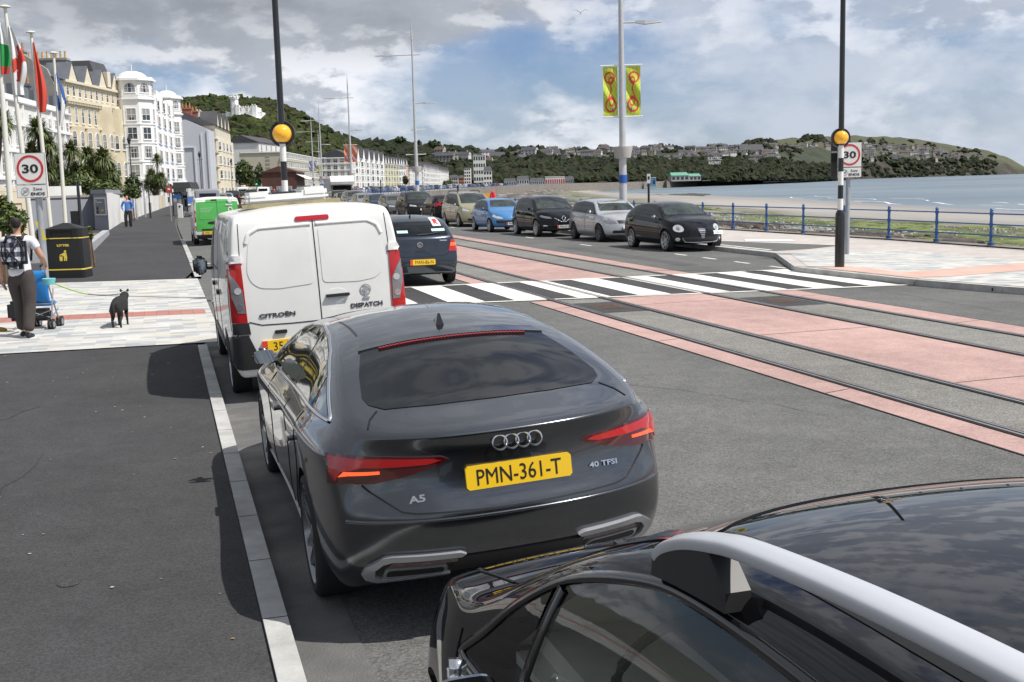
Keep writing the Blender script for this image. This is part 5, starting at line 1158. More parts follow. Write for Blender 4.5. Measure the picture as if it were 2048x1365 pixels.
def pane_var():
    nt = M_PANE.node_tree; N = nt.nodes; L = nt.links; oi = N.new('ShaderNodeObjectInfo'); tc = N.new('ShaderNodeTexCoord'); sp = N.new('ShaderNodeSeparateXYZ'); L.new(tc.outputs['Object'], sp.inputs[0])
    a = N.new('ShaderNodeMath'); a.operation = 'MULTIPLY_ADD'; a.inputs[1].default_value = 2.6; a.inputs[2].default_value = -.6; L.new(oi.outputs['Random'], a.inputs[0])
    g_ = N.new('ShaderNodeMath'); g_.operation = 'GREATER_THAN'; L.new(sp.outputs[2], g_.inputs[0]); L.new(a.outputs[0], g_.inputs[1])
    x2 = N.new('ShaderNodeMath'); x2.operation = 'ABSOLUTE'; L.new(sp.outputs[0], x2.inputs[0]); g2 = N.new('ShaderNodeMath'); g2.operation = 'GREATER_THAN'; g2.inputs[1].default_value = .38; L.new(x2.outputs[0], g2.inputs[0])
    r2 = N.new('ShaderNodeMath'); r2.operation = 'FRACT'; m3 = N.new('ShaderNodeMath'); m3.operation = 'MULTIPLY'; m3.inputs[1].default_value = 7.3; L.new(oi.outputs['Random'], m3.inputs[0]); L.new(m3.outputs[0], r2.inputs[0]); g3 = N.new('ShaderNodeMath'); g3.operation = 'GREATER_THAN'; g3.inputs[1].default_value = .45; L.new(r2.outputs[0], g3.inputs[0])
    mm = N.new('ShaderNodeMath'); mm.operation = 'MULTIPLY'; L.new(g2.outputs[0], mm.inputs[0]); L.new(g3.outputs[0], mm.inputs[1]); mx = N.new('ShaderNodeMath'); mx.operation = 'MAXIMUM'; L.new(mm.outputs[0], mx.inputs[0]); L.new(g_.outputs[0], mx.inputs[1])
    c = N.new('ShaderNodeMix'); c.data_type = 'RGBA'; L.new(mx.outputs[0], c.inputs[0]); c.inputs[6].default_value = (.035,.045,.055,1); c.inputs[7].default_value = (.30,.29,.27,1); L.new(c.outputs[2], N['Principled BSDF'].inputs['Base Color'])
pane_var()
M_FRAME = mat('white window frame', (.75,.75,.74), .5)
M_BLUE = mat('blue railing paint', (.03,.10,.27), .45, var=.08, vs=4)
M_BLUEP = mat('blue panel', (.05,.15,.42), .5)
_wm = {}
def win_meshes(w, h, arch, fr=.10, mull=1, transom=True):
    key = (round(w,2), round(h,2), arch, fr, mull)
    if key in _wm: return _wm[key]
    f = MB(); y0, y1 = -.09, .02
    if arch:
        r = w/2; N = 8; inn = [(-r, 0)]+[(-r*math.cos(a), h-r+r*math.sin(a)) for a in np.linspace(0, math.pi, N+1)]+[(r,0)]; out = [(-r-fr,-fr)]+[(-(r+fr)*math.cos(a), h-r+(r+fr)*math.sin(a)) for a in np.linspace(0, math.pi, N+1)]+[(r+fr,-fr)]
        n = len(inn); vs = [(x,y0,z) for x,z in inn]+[(x,y0,z) for x,z in out]+[(x,y1,z) for x,z in out]
        f.add(vs, [(i,i+1,n+i+1,n+i) for i in range(n-1)]+[(n+i,n+i+1,2*n+i+1,2*n+i) for i in range(n-1)]+[(0,n,2*n-1,n-1)])
        pane = [(x,-.03,z) for x,z in inn]
    else:
        for a, b in (((-w/2-fr,-fr),(w/2+fr,0)),((-w/2-fr,h),(w/2+fr,h+fr)),((-w/2-fr,0),(-w/2,h)),((w/2,0),(w/2+fr,h))): f.box((a[0],y0,a[1]), (b[0],y1,b[1]))
        pane = [(-w/2,-.03,0),(w/2,-.03,0),(w/2,-.03,h),(-w/2,-.03,h)]
    for k in range(mull): x = -w/2+w*(k+1)/(mull+1); f.box((x-.035,-.06,0), (x+.035,.0,h-(w*.08 if arch else 0)))
    if transom: f.box((-w/2,-.065,h*.48-.035), (w/2,.0,h*.48+.035))
    f.box((-w/2-fr-.08,-.18,-fr-.12), (w/2+fr+.08,.02,-fr))
    o = f.build('window', M_FRAME); a = o.data; bpy.data.objects.remove(o)
    p = MB().add(pane, [tuple(range(len(pane)))]); o = p.build('pane', M_PANE); b = o.data; bpy.data.objects.remove(o)
    me = a.copy(); bm = bmesh.new(); bm.from_mesh(me); vv = [bm.verts.new(v) for v in pane]; f_ = bm.faces.new(vv); f_.material_index = 1; bm.to_mesh(me); bm.free(); me.materials.append(M_PANE)
    _wm[key] = (a, b, me); return _wm[key]
def put_win(t, x, y, z, rz, w, h, arch=False, sub=True, **k):
    a, b, ab = win_meshes(w, h, arch, **k); o = link('window', a if sub else ab, t, (x,y,z)); o.rotation_euler = (0,0,rz)
    if sub: link('pane', b, o)
    return o
class Bld:
    def __init__(s, name, label, cat, A, B, H, depth, group=None):
        A = Vector(A); B = Vector(B); A.x += .0045*A.y+1.6; B.x += .0045*B.y+1.6; z = zg0(*A)-1.; s.L = (B-A).length; s.H = H-z; s.dep = depth; s.z0 = z
        s.t = thing(name, label, cat, (A.x, A.y, z), math.atan2(B.y-A.y, B.x-A.x), group)
    def walls(s, m, H=None, x0=0, x1=None, y0=0): MB().box((x0,y0,-2), (s.L if x1 is None else x1,s.dep,H or s.H)).build('wall', m, s.t)
    def cornice(s, m, zs, pr=.35, h=.4, x0=-.1, x1=None, end=True):
        q = MB()
        for z in zs: q.box((x0-(pr if end else 0),-pr,z), ((s.L if x1 is None else x1)+pr,(s.dep*.97 if end else .1),z+h))
        q.build('cornice', m, s.t)
    def grid(s, n, zs, w, h, arch=False, x0=0, x1=None, y=0, rz=0, sub=True, **k):
        x1 = s.L if x1 is None else x1
        for z in zs:
            for i in range(n): put_win(s.t, x0+(x1-x0)*(i+.5)/n, y, z, rz, w, h, arch, sub, **k)
    def bay(s, m, x, w, pr, z0, z1, zs, ww, wh, arch=False, sub=True, sides=True, blend=.62, **k):
        a = w/2; b = w/2*blend; MB().prism([(x-a,.02),(x-b,-pr),(x+b,-pr),(x+a,.02)], z0, z1).build('bay', m, s.t)
        an = math.atan2(pr, a-b)
        for z in zs:
            put_win(s.t, x, -pr, z, 0, ww, wh, arch, sub, **k)
            if sides:
                sw_ = min(ww*.5, math.hypot(pr, a-b)*.6)
                put_win(s.t, x-(a+b)/2, -pr/2, z, -(an), sw_, wh, arch, sub, mull=0); put_win(s.t, x+(a+b)/2, -pr/2, z, an, sw_, wh, arch, sub, mull=0)
    def pitched(s, m, z, rh, ov=.4, x0=0, x1=None, hip=0., d=None, nm='roof'):
        x1 = s.L if x1 is None else x1; d = d or s.dep
        MB().add([(x0-ov,-ov,z),(x1+ov,-ov,z),(x1+ov,d+ov,z),(x0-ov,d+ov,z),(x0-ov+hip,d/2,z+rh),(x1+ov-hip,d/2,z+rh)], [(0,1,5,4),(2,3,4,5),(1,2,5),(3,0,4),(3,2,1,0)]).build(nm, m, s.t)
    def chimney(s, x, y, z0, z1, w, d, pots, m=None, pm=None):
        q = MB(); q.box((x-w/2,y-d/2,z0), (x+w/2,y+d/2,z1)); q.box((x-w/2-.15,y-d/2-.15,z1-.4), (x+w/2+.15,y+d/2+.15,z1-.12)); o = q.build('chimney', m or M_STUC, s.t)
        for k in range(pots):
            yy = y-d/2+d*(k+.5)/pots if d > w else y; xx = x if d > w else x-w/2+w*(k+.5)/pots
            MB().lathe([(.0,1.1),(.17,1.1),(.15,.9),(.2,.15),(.24,0)], 9, 0, Matrix.Translation((xx,yy,z1-.02))).build('chimney_pot', pm or M_POT, o)
    def gable(s, m, x, w, z0, h, y=-.2, th=.5, rm=None):
        o = MB().add([(x-w/2,y,z0),(x+w/2,y,z0),(x,y,z0+h),(x-w/2,y+th,z0),(x+w/2,y+th,z0),(x,y+th,z0+h)], [(0,1,2),(5,4,3),(0,3,4,1),(1,4,5,2),(2,5,3,0)]).build('gable', m, s.t)
        if rm: MB().add([(x-w/2-.2,y-.1,z0-.1),(x,y-.1,z0+h+.15),(x+w/2+.2,y-.1,z0-.1),(x-w/2-.2,y+4,z0-.1),(x,y+4,z0+h+.15),(x+w/2+.2,y+4,z0-.1)], [(0,3,4,1),(1,4,5,2)]).build('gable_roof', rm, o)
# white and grey terrace at the left
b = Bld('terrace', 'long white and grey terrace with dark dormers behind the flagpoles', 'building', (-63.6,124), (-71.2,180.5), 15.3, 11)
b.walls(M_WR); b.cornice(M_HOTEL, (4.6, 8.2, 11.8, b.H-.5), .35, .35)
b.grid(17, (5.6, 9.2), 1.3, 2.1); b.grid(17, (12.3,), 1.2, 1.3); b.grid(17, (1.5,), 1.4, 2.3)
for i in range(8): MB().box((3.2+7.1*i-.25,-.28,0), (3.2+7.1*i+.25,.1,b.H-.6)).build('pilaster', M_HOTEL, b.t)
q = MB(); q.box((0,.1,b.H-.1), (b.L,.35,b.H+.5)); q.build('parapet', M_HOTEL, b.t)
b.pitched(M_SL, b.H-.4, 2.2)
for i in range(7): MB().box((22+5.2*i,1.2,b.H-.3), (24.6+5.2*i,4,b.H+2.4)).build('dormer', M_LEAD, b.t)
b.chimney(30, 3, b.H, b.H+3.6, .9, 2.2, 3, M_LEAD); b.chimney(44, 3, b.H, b.H+3.4, .9, 2.2, 3, M_LEAD)
# cream Victorian block with the tall grey end wall
b = Bld('hotel', 'cream Victorian block with arched windows, stone gables and a tall grey end wall', 'hotel', (-71.8,181), (-71.2,204.5), 20.6, 17)
b.walls(M_CREAM)
MB().add([(-.5,1.0,-2),(-.5,17.6,-2),(-.5,17.6,b.H+3.0),(-.5,15.5,b.H+3.6),(-.5,6.0,b.H+4.0),(-.5,2.3,b.H+1.6),(-.5,1.0,b.H-1.5)]+[(.05,1.0,-2),(.05,17.6,-2),(.05,17.6,b.H+3.0),(.05,15.5,b.H+3.6),(.05,6.0,b.H+4.0),(.05,2.3,b.H+1.6),(.05,1.0,b.H-1.5)], [(0,6,5,4,3,2,1),(7,8,9,10,11,12,13)]+[(i,(i+1)%7,(i+1)%7+7,i+7) for i in range(7)]).build('end_wall', M_STUC, b.t)
b.chimney(.6, 10.6, b.H, b.H+4.7, 1.1, 9.4, 12); b.chimney(9, 6.5, b.H, b.H+4.3, 1.2, 7.5, 10, pm=M_POTY)
b.cornice(M_CREAMT, (4.4, 8.9, 13.0), .3, .3, end=False); b.cornice(M_CREAMT, (17.0,), .55, .5, end=False); b.cornice(M_CREAMT, (b.H-.4,), .45, .4, end=False)
for i, x in enumerate((3.2, 9.4, 15.6, 21.2)):
    b.bay(M_CREAM, x, 4.2, 1.0, -1, 13.1 if i < 2 else 17.0, (1.2, 5.4, 10.0)[:3], 1.15, 2.3, True, mull=0)
    b.gable(M_CREAMT, x, 3.6, b.H-.2, 3.0, rm=M_LEAD)
b.grid(9, (13.8,), .8, 2.3, mull=0); b.grid(10, (18.0,), .7, 1.6, True, mull=0)
for x in (6.3, 12.5, 18.5): put_win(b.t, x, 0, 5.4, 0, .8, 2.3, True, mull=0); put_win(b.t, x, 0, 10.0, 0, .8, 2.3, True, mull=0)
me_ = None
for k in range(36):
    if me_ is None: me_ = MB().box((0,-.50,16.6), (.22,.02,17.0)).build('bracket', M_CREAMT, b.t, loc=(.3,0,0)).data
    else: link('bracket', me_, b.t, (.3+k*.64,0,0))
m_ = MB(); H_ = b.H; m_.add([(14.8,.2,H_),(23.4,.2,H_),(23.4,9,H_),(14.8,9,H_),(15.9,1.9,H_+4.6),(22.4,1.9,H_+4.6),(22.4,7.5,H_+4.6),(15.9,7.5,H_+4.6)], [(0,1,5,4),(1,2,6,5),(2,3,7,6),(3,0,4,7),(4,5,6,7)]); m_.build('mansard_roof', M_SL, b.t)
MB().box((18.3,-.1,H_+.3), (19.7,1.6,H_+2.9)).build('dormer', M_CREAMT, b.t)
b.pitched(M_SL, b.H-.1, 2.4, x1=14.6)
# white hotel with corner rotundas
b = Bld('hotel', 'tall white hotel with two domed corner towers and blue balcony panels', 'hotel', (-68.6,206), (-74.9,248.5), 21.0, 16)
b.walls(M_HOTEL); b.cornice(M_HOTEL, (4.4,), .4, .45); b.cornice(M_HOTEL, (7.7,11.0,14.3,17.6), .15, .22); b.cornice(M_HOTEL, (b.H-.5,), .6, .5)
zs = (1.2, 5.2, 8.5, 11.8, 15.1, 18.2)
def drum(x, y, r, z0, z1, nm, hz, ww, wh, ztop=None, n=8, arcs=False):
    ring = [(x+r*math.cos(a), y+r*math.sin(a)) for a in np.linspace(0, 2*math.pi, n+1)[:-1]+math.pi/n]
    o = MB().prism(ring, z0, z1).build(nm, M_HOTEL, b.t); ap = r*math.cos(math.pi/n)
    for z in hz:
        for k in range(n):
            a = 2*math.pi*k/n; nx, ny = math.cos(a), math.sin(a)
            if ny > .5: continue
            w_ = put_win(o, x+ap*nx, y+ap*ny, z, a+math.pi/2, ww, wh, arcs, mull=2 if arcs else 1)
    return o
for x, y, r, zt in ((.2,.6,3.55,22.0), (40.2,.6,2.9,22.0)):
    o = drum(x, y, r, -2, b.H-1.6, 'corner_tower', zs[:5], 1.5*r/3.5, 2.0); 
    o2 = drum(x, y, r*1.0, b.H-1.6, b.H+1.3, 'tower_top', (b.H-.75,), 1.75*r/3.5, 1.6, arcs=True)
    for z, rr, h in ((b.H-2.0, r+.35, .35), (b.H-1.3, r+.12, .2), (b.H+1.3, r+.55, .4), (4.4, r+.3, .4), (7.7, r+.12, .2), (11.0, r+.12, .2), (14.3, r+.12, .2)):
        MB().prism([(x+rr*math.cos(a), y+rr*math.sin(a)) for a in np.linspace(0, 2*math.pi, 9)[:-1]+math.pi/8], z, z+h).build('tower_moulding', M_HOTEL, b.t)
    q = MB(); q.lathe([(r+.2,0),(r+.05,.25),(r*.72,.35),(r*.66,.75),(r*.5,1.15),(r*.28,1.4),(0,1.5)], 20, 0, Matrix.Translation((x,y,b.H+1.68))); q.tube([(x,y,b.H+3.1),(x,y,b.H+4.3)], .06, 6); q.build('dome', M_HOTEL, b.t, smooth=True)
for i in range(5):
    x = 6.6+i*6.9
    b.bay(M_HOTEL, x, 3.4, 1.3, -1, b.H+.6 if i % 2 == 0 else b.H-.1, zs, 1.1, 1.9, mull=1)
    if i < 5:
        for z in zs[1:5]:
            put_win(b.t, x+3.45, 0, z, 0, 1.0, 1.9, mull=0); MB().box((x+2.5,-.95,z-.7), (x+4.4,.0,z-.55)).build('balcony', M_HOTEL, b.t); MB().box((x+2.5,-.97,z-.55), (x+4.4,-.92,z+.35)).build('balcony_panel', M_BLUEP, b.t)
    if i % 2: MB().box((x-1.8,.5,b.H-.1), (x+1.8,4,b.H+2.0)).build('dormer', M_HOTEL, b.t)
b.pitched(M_SL, b.H, 2.0)
q = MB()
for i in range(4):
    x = 27+3.4*i; q.add([(x,-5,3.0),(x+3.2,-5,3.0),(x+3.2,0,3.0),(x,0,3.0),(x+.5,-4.6,4.3),(x+2.7,-4.6,4.3),(x+2.7,0,4.3),(x+.5,0,4.3)], [(0,1,5,4),(1,2,6,5),(3,0,4,7),(4,5,6,7),(3,2,1,0)])
q.build('entrance_canopy', M_BLK, b.t)
for i in range(5): x = 27+3.4*i; MB().box((x-.25,-4.9,-1), (x+.25,-4.4,3.0)).build('canopy_column', M_HOTEL, b.t)
# lavender gable ended block, cream block beyond
b = Bld('apartment_block', 'pale lavender building with a blank end wall beside the white hotel', 'building', (-70.9,262), (-72.3,272), 18.8, 8)
MB().add([(0,0,-2),(0,9,-2),(0,9,b.H),(0,5,b.H+.2),(0,0,b.H-2.2),(b.L,0,-2),(b.L,9,-2),(b.L,9,b.H),(b.L,5,b.H+.2),(b.L,0,b.H-2.2)], [(0,4,3,2,1),(5,6,7,8,9),(0,5,9,4),(4,9,8,3),(3,8,7,2),(2,7,6,1)]).build('wall', M_LAV, b.t)
q = MB(); q.box((-.25,3.2,-2), (.02,3.55,b.H-6)); q.box((-.2,6.8,b.H-7), (.02,7.0,-1)); q.box((-.25,0,-2), (.02,.5,b.H-2.3)); q.box((-.2,1.6,-2),(.02,1.9,b.H-3)); q.box((-.3,3.4,b.H-6.2),(.02,7,b.H-6)); q.build('pilaster', mat('lavender trim', (.60,.62,.66), .8), b.t)
b = Bld('hotel', 'cream gabled seafront hotel right of the lavender end wall', 'hotel', (-72.2,273), (-76.2,303), 18.2, 14)
b.walls(M_CR, x0=.02); b.cornice(M_CREAMT, (4.4,7.8,11.2,14.4), .25, .25); zs = (1,5.2,8.6,12.0,15.0)
for i in range(4): b.bay(M_CREAMT, 4+7.4*i, 3.6, 1.0, -1, 14.6, zs[:4], 1.1, 1.9); b.gable(M_CREAMT, 4+7.4*i, 4.2, b.H-.1, 3.6, rm=M_SL)
b.grid(4, zs, .9, 1.8, x0=4, x1=33.6); b.pitched(M_SL, b.H, 3.2); b.grid(2, (12,8.6,15), 1, 1.7, x0=0, x1=4)
b.chimney(2, 8, b.H, b.H+4.4, 1.4, 5, 6, mat('red brick', (.33,.12,.08), .9, var=.2, vs=4)); b.chimney(16, 8, b.H, b.H+4.6, 1.4, 4, 5, MT['red brick'])
q = MB(); 
for k in range(10): q.box((28-k*.0,-3-.7*k,-1), (34,-2.3-.7*k,3.6-k*.42))
q.build('front_steps', M_CREAMT, b.t)
# low shopping arcade and the 1960s block
def simple_block(name, label, A, B, H, dep, wall, storeys, bays, ww=1.5, wh=1.9, roofm=None, rh=0., gables=0, gm=None, trim=None, endw=0, sub=False, baysN=0, cat='building', bayh=None):
    b = Bld(name, label, cat, A, B, H, dep); b.walls(wall); sh = (b.H-1.)/storeys; zs = [1.0+sh*(k+.22) for k in range(storeys)]
    n = bays; b.grid(n, zs, ww, min(wh, sh*.62), sub=sub, fr=.08)
    if endw:
        for z in zs:
            for i in range(endw): put_win(b.t, 0, dep*(i+.5)/endw, z, -math.pi/2, ww, min(wh, sh*.62), sub=sub, fr=.08)
    if trim: b.cornice(trim, [1.0+sh*k for k in range(1, storeys)], .12, .2); b.cornice(trim, (b.H-.35,), .3, .35)
    for i in range(baysN):
        b.bay(trim or wall, b.L*(i+.5)/baysN, 3.4, 1.0, -1, b.H-(.4 if bayh is None else bayh), zs, 1.2, min(wh, sh*.62), sub=sub)
    for i in range(gables): b.gable(gm or trim or wall, b.L*(i+.5)/gables, min(4.2, b.L/gables*.85), b.H-.1, 3.3, rm=M_SL)
    if rh: b.pitched(roofm or M_SL, b.H, rh)
    return b
M_BEIGE = mat('beige concrete panel', (.46,.43,.34), .85, var=.07, vs=.2)
b = Bld('office_block', 'beige flat roofed 1960s hotel block with ribbon windows left of the hillside terraces', 'building', (-71,345), (-74.5,434), 14.2, 13)
b.walls(M_BEIGE); b.cornice(mat('white fascia', (.7,.7,.68), .6), (b.H-.3,), .2, .3)
for z in (3.4,6.2,9.0,11.6):
    MB().box((1,-.15,z-.9), (b.L,.02,z-.15)).build('spandrel', M_BEIGE, b.t)
    for i in range(22): put_win(b.t, 2+3.9*(i+.5), -.02, z, 0, 3.2, 1.3, sub=False, fr=.1, mull=3)
for k in range(9): MB().box((-.1,3.9,b.H-1.6-k*1.15), (.02,5.2,b.H-1.1-k*1.15)).build('slot_window', M_PANE, b.t)
b.grid(3, (11.8,), 1.2, 1.2, x0=0, x1=0)
simple_block('apartment_block', 'white gabled penthouse block rising behind the beige 1960s block', (-84,372), (-82,400), 18.2, 12, M_WR, 5, 5, rh=2.6)
b = Bld('shopping_arcade', 'low white flat roofed arcade of shops at the foot of the wooded hill', 'building', (-92,312), (-60,322), 3.7, 9)
b.walls(M_GR, H=b.H-.8, y0=2.5); MB().box((-1,-.5,b.H-.7), (b.L+1,9,b.H)).build('flat_roof', M_WR, b.t)
for i in range(9): MB().box((i*3.7,-.2,-1), (i*3.7+.3,.1,b.H-.7)).build('post', M_WR, b.t); MB().box((i*3.7+.4,2.4,.9), (i*3.7+3.3,2.48,b.H-1.2)).build('shop_window', M_PANE, b.t)
M_MAR = mat('maroon boarding', (.085,.035,.03), .7, var=.15, vs=.8)
b = Bld('pub', 'dark maroon gabled seafront pub with a white canopy', 'building', (-58.6,300), (-60.5,322), 7.2, 9)
b.walls(M_MAR); b.pitched(M_MAR, b.H, 1.6); MB().add([(-.4,-3,b.H-2),(b.L,-3,b.H-2),(b.L,0,b.H-.6),(-.4,0,b.H-.6)], [(0,1,2,3)]).build('canopy', M_WR, b.t); b.grid(6, (1.2,), 1.4, 1.8, sub=False)
for i in range(3): put_win(b.t, 0, 2+2.6*i, 1.3, -math.pi/2, 1.2, 1.6, sub=False)
# facing hotel with balconies
b = simple_block('hotel', 'grey white seafront hotel with gabled balcony bays behind the orange banner', (-63.4,440), (-61.3,528), 14.6, 13, M_WR, 5, 14, rh=3.2, trim=M_HOTEL, endw=5, cat='hotel')
for i in range(6): b.bay(M_HOTEL, 8+14.2*i, 4.4, 1.4, -1, b.H+.3, [2,4.8,7.6,10.4], 1.6, 1.7, sub=False); b.gable(M_HOTEL, 8+14.2*i, 5.4, b.H+.1, 3.9, y=-1.2, rm=M_SL)
M_PALEY = mat('pale yellow stucco', (.66,.62,.36), .8, var=.05, vs=.5); M_PALEP = mat('pale apricot stucco', (.66,.42,.28), .8)
simple_block('terrace', 'pale yellow gabled terrace right of the hotel with balcony bays', (-61.2,530), (-58.6,566), 14, 12, M_PALEY, 4, 9, gables=5, trim=M_PALEY, gm=M_HOTEL, rh=2.6, baysN=5, bayh=2.5)
simple_block('terrace', 'white gabled terrace between the pale yellow and apricot houses', (-58.5,567), (-57,585), 14, 12, M_WR, 4, 5, gables=3, trim=M_HOTEL, rh=2.6, baysN=3, bayh=2.5)
simple_block('terrace', 'narrow apricot house with a pointed turret in the seafront terrace', (-56.9,586), (-56.2,596), 14, 12, M_PALEP, 4, 3, gables=1, trim=M_PALEP, gm=M_HOTEL, rh=3.5)
simple_block('terrace', 'low white hotel beside the round tree on the seafront', (-55.8,600), (-53.5,650), 11.8, 12, M_WR, 4, 13, trim=M_HOTEL, rh=2.2)
simple_block('terrace', 'long white terrace with a row of small pointed gables curving with the bay', (-53,655), (-52,780), 13.6, 12, M_WR, 4, 22, gables=14, trim=M_HOTEL, rh=2.4, baysN=14, bayh=1.)
simple_block('terrace', 'farthest white terrace at the end of the seafront row', (-52,785), (-51,880), 13.2, 12, M_WR, 4, 17, gables=8, trim=M_HOTEL, rh=2.4)
far_block('seafront_house', 'orange brick fronted house at the far end of the seafront', 'building', 917, 928, 351, 860, 10, mat('orange brick', (.40,.17,.09), .85), M_SL, 3, 3, base=1.5)
far_block('seafront_house', 'tall narrow grey white house beside the orange fronted house', 'building', 929, 942, 336, 880, 12, M_WR, M_SL, 6, 3, False, 1.5)
far_block('seafront_house', 'low grey slate roofed house left of the orange fronted house', 'building', 899, 916, 350, 850, 12, M_GR, M_SL, 3, 4, base=1.5)
# white castellated house on the hill
ct = thing('castle', 'white castellated mansion with a round tower on the wooded hillside', 'castle', D(376, 257, 560))
def cp(px, py): v = D(px, py, 560)-ct.location; return v.x, v.z
def cast(name, x0, x1, y0, y1, dep, back=0, batt=True, nw=0, rows_=1, th=1.0):
    a = cp(x0, y1); c_ = cp(x1, y0); q = MB(); q.box((a[0],back,-10), (c_[0],back+dep,c_[1]))
    if batt:
        x = a[0]
        while x < c_[0]-.5: q.box((x,back-.1,c_[1]-.05), (x+.6,back+.35,c_[1]+.5)); x += 1.25
    o = q.build(name, M_HOTEL, ct)
    for r_ in range(rows_):
        for i in range(nw):
            z = a[1]+1.2+(c_[1]-a[1])/max(1, rows_)*r_; put_win(o, a[0]+(c_[0]-a[0])*(i+.5)/nw, back, z, 0, .9, 1.8, sub=False, fr=.08)
    return o
cast('wing', 376, 465, 228, 256, 10, 3, nw=12, rows_=2); cast('turret', 393, 398, 221, 256, 4, 2); cast('turret', 452, 456, 224, 256, 3, 1.5)
cast('main_block', 477, 512, 214, 256, 12, 0, nw=3, rows_=3); cast('turret', 507, 513, 211, 256, 2.5, -1.2); cast('turret', 474, 479, 211, 256, 2.5, -1.2); cast('side_block', 512, 523, 224, 256, 8, 1, nw=1); cast('bay_wing', 483, 524, 239, 257, 5, -4, nw=6, batt=False); cast('porch', 455, 476, 243, 257, 3, -2.5, nw=4, batt=False)
a = cp(470.5, 250); q = MB(); zt = cp(470, 198)[1]; q.prism([(a[0]+1.9*math.cos(t), 1+1.9*math.sin(t)) for t in np.linspace(0, 6.283, 9)[:-1]+.39], -10, zt); q.prism([(a[0]+2.3*math.cos(t), 1+2.3*math.sin(t)) for t in np.linspace(0, 6.283, 9)[:-1]+.39], zt, zt+.9)
for t in np.linspace(0, 6.283, 9)[:-1]: q.cbox((a[0]+2.1*math.cos(t), 1+2.1*math.sin(t), zt+1.2), (.9,.9,.8))
q.build('round_tower', M_HOTEL, ct)
# ================================================================== TREES AND SHRUBS
def blade_crown(mb, c, r, n, rg, w=.09, droop=.35, up=-.2, mi=2):
    for k in range(n):
        a = rg.random()*6.283; el = math.asin(rg.uniform(up, 1)); d = Vector((math.cos(a)*math.cos(el), math.sin(a)*math.cos(el), math.sin(el))); L = r*rg.uniform(.75,1.1)
        s = d.cross(Vector((0,0,1))); s = s.normalized() if s.length > .01 else Vector((1,0,0)); m_ = rg.randrange(mi)
        p0 = c+d*.08*r; p1 = c+d*L*.5+Vector((0,0,.04*L)); p2 = c+d*L*.85-Vector((0,0,droop*L*.35*(1.1-d.z))); p3 = c+d*L-Vector((0,0,droop*L*(1.1-d.z))); ww = w*rg.uniform(.7,1.2)
        mb.add([p0-s*ww*.4,p0+s*ww*.4,p1-s*ww*.5,p1+s*ww*.5,p2-s*ww*.3,p2+s*ww*.3,p3], [(0,1,3,2),(2,3,5,4),(4,5,6)], m_)
LP = [mat('strap leaf', (.13,.165,.045), .55, var=.3, vs=2), mat('strap leaf dark', (.075,.105,.03), .6, var=.3, vs=2), mat('dead strap leaf', (.20,.14,.06), .8)]
M_BARK = mat('fibrous bark', (.13,.095,.065), .95, var=.3, vs=3, bump=.6, bs=14)
def cordyline(label, px, Y, heads, grp='cabbage palms behind the garden walls', n=420, w=.095):
    """heads: (px, py, radius in photo pixels)"""
    base = D(px, 400, Y); base.z = zg0(base.x, base.y); t = thing('cabbage_palm', label, 'palm tree', base, 0, grp); rg = random.Random(px*7+1); tr = MB(); cr = MB(); sc = Y/2250
    zf = min(D(h[0], h[1], Y).z for h in heads)-base.z
    fork = Vector((0,0,max(.8, zf*.45)))
    tr.tube([Vector((0,0,-.3)), fork*.5+Vector((.05,0,0)), fork], [.22,.17,.14], 9)
    for (hx, hy, hr) in heads:
        p = D(hx, hy, Y+rg.uniform(-.8,.8))-base; r = hr*sc
        tr.tube([fork, fork.lerp(p, .5)+Vector((rg.uniform(-.1,.1),0,.1)), p], [.12,.09,.07], 7)
        blade_crown(cr, p, r, n, rg, w*max(1, r), up=-.45); blade_crown(cr, p-Vector((0,0,.45*r)), r*.7, n//6, rg, w*max(1, r)*.8, .6, -.9, 3)
    tr.build('trunk', M_BARK, t, smooth=True); cr.build('crown', LP, t)
cordyline('cabbage palm crown entering the frame at its left edge above the beige wall', -8, 52, [(2,243,30),(-18,225,26)])
cordyline('tall cabbage palm between the left flagpoles', 78, 88, [(76,262,30),(98,292,26),(64,300,22),(88,338,28)])
cordyline('dense cabbage palm right of the last white flagpole', 128, 92, [(142,302,24),(112,330,26),(150,345,26),(128,362,26),(104,366,22)])
cordyline('broad many headed cabbage palm in front of the cream hotel', 198, 95, [(176,312,24),(205,318,28),(192,345,28),(222,345,24),(168,348,26),(205,368,24),(180,372,24),(226,370,20)])
cordyline('slim cabbage palm standing in front of the white hotel', 314, 125, [(314,319,15)], n=200)
cordyline('bushy cabbage palm beside the hotel entrance canopy', 310, 122, [(303,352,17),(322,358,17),(296,370,15),(314,366,18)])
cordyline('small cabbage palm just left of the white hotel tower', 224, 110, [(228,358,15),(238,372,14)], n=160)
def leafy(mb, c, rx, ry, rz_, n, size, rg, nm=3, shell=.55):
    for k in range(n):
        d = Vector((rg.gauss(0,1), rg.gauss(0,1), rg.gauss(0,1))).normalized(); q = rg.uniform(shell, 1)**.6*(1+.18*math.sin(d.x*7+c.x)+.15*math.sin(d.z*9+d.y*5))
        p = c+Vector((d.x*rx*q, d.y*ry*q, d.z*rz_*q)); u = Vector((rg.gauss(0,1), rg.gauss(0,1), rg.gauss(0,.6))).normalized(); v = u.cross(d+Vector((rg.uniform(-.6,.6),)*3)).normalized(); s = size*rg.uniform(.6,1.4)
        mb.add([p-u*s, p-v*s*.45, p+u*s, p+v*s*.45], [(0,1,2,3)], rg.randrange(nm))
LS = [mat('shrub leaf', (.06,.10,.022), .6, var=.35, vs=1.5), mat('shrub leaf dark', (.03,.05,.015), .7, var=.3, vs=1.5), mat('shrub leaf light', (.12,.15,.03), .6, var=.3, vs=1.5), mat('shrub leaf brown', (.11,.085,.035), .8)]
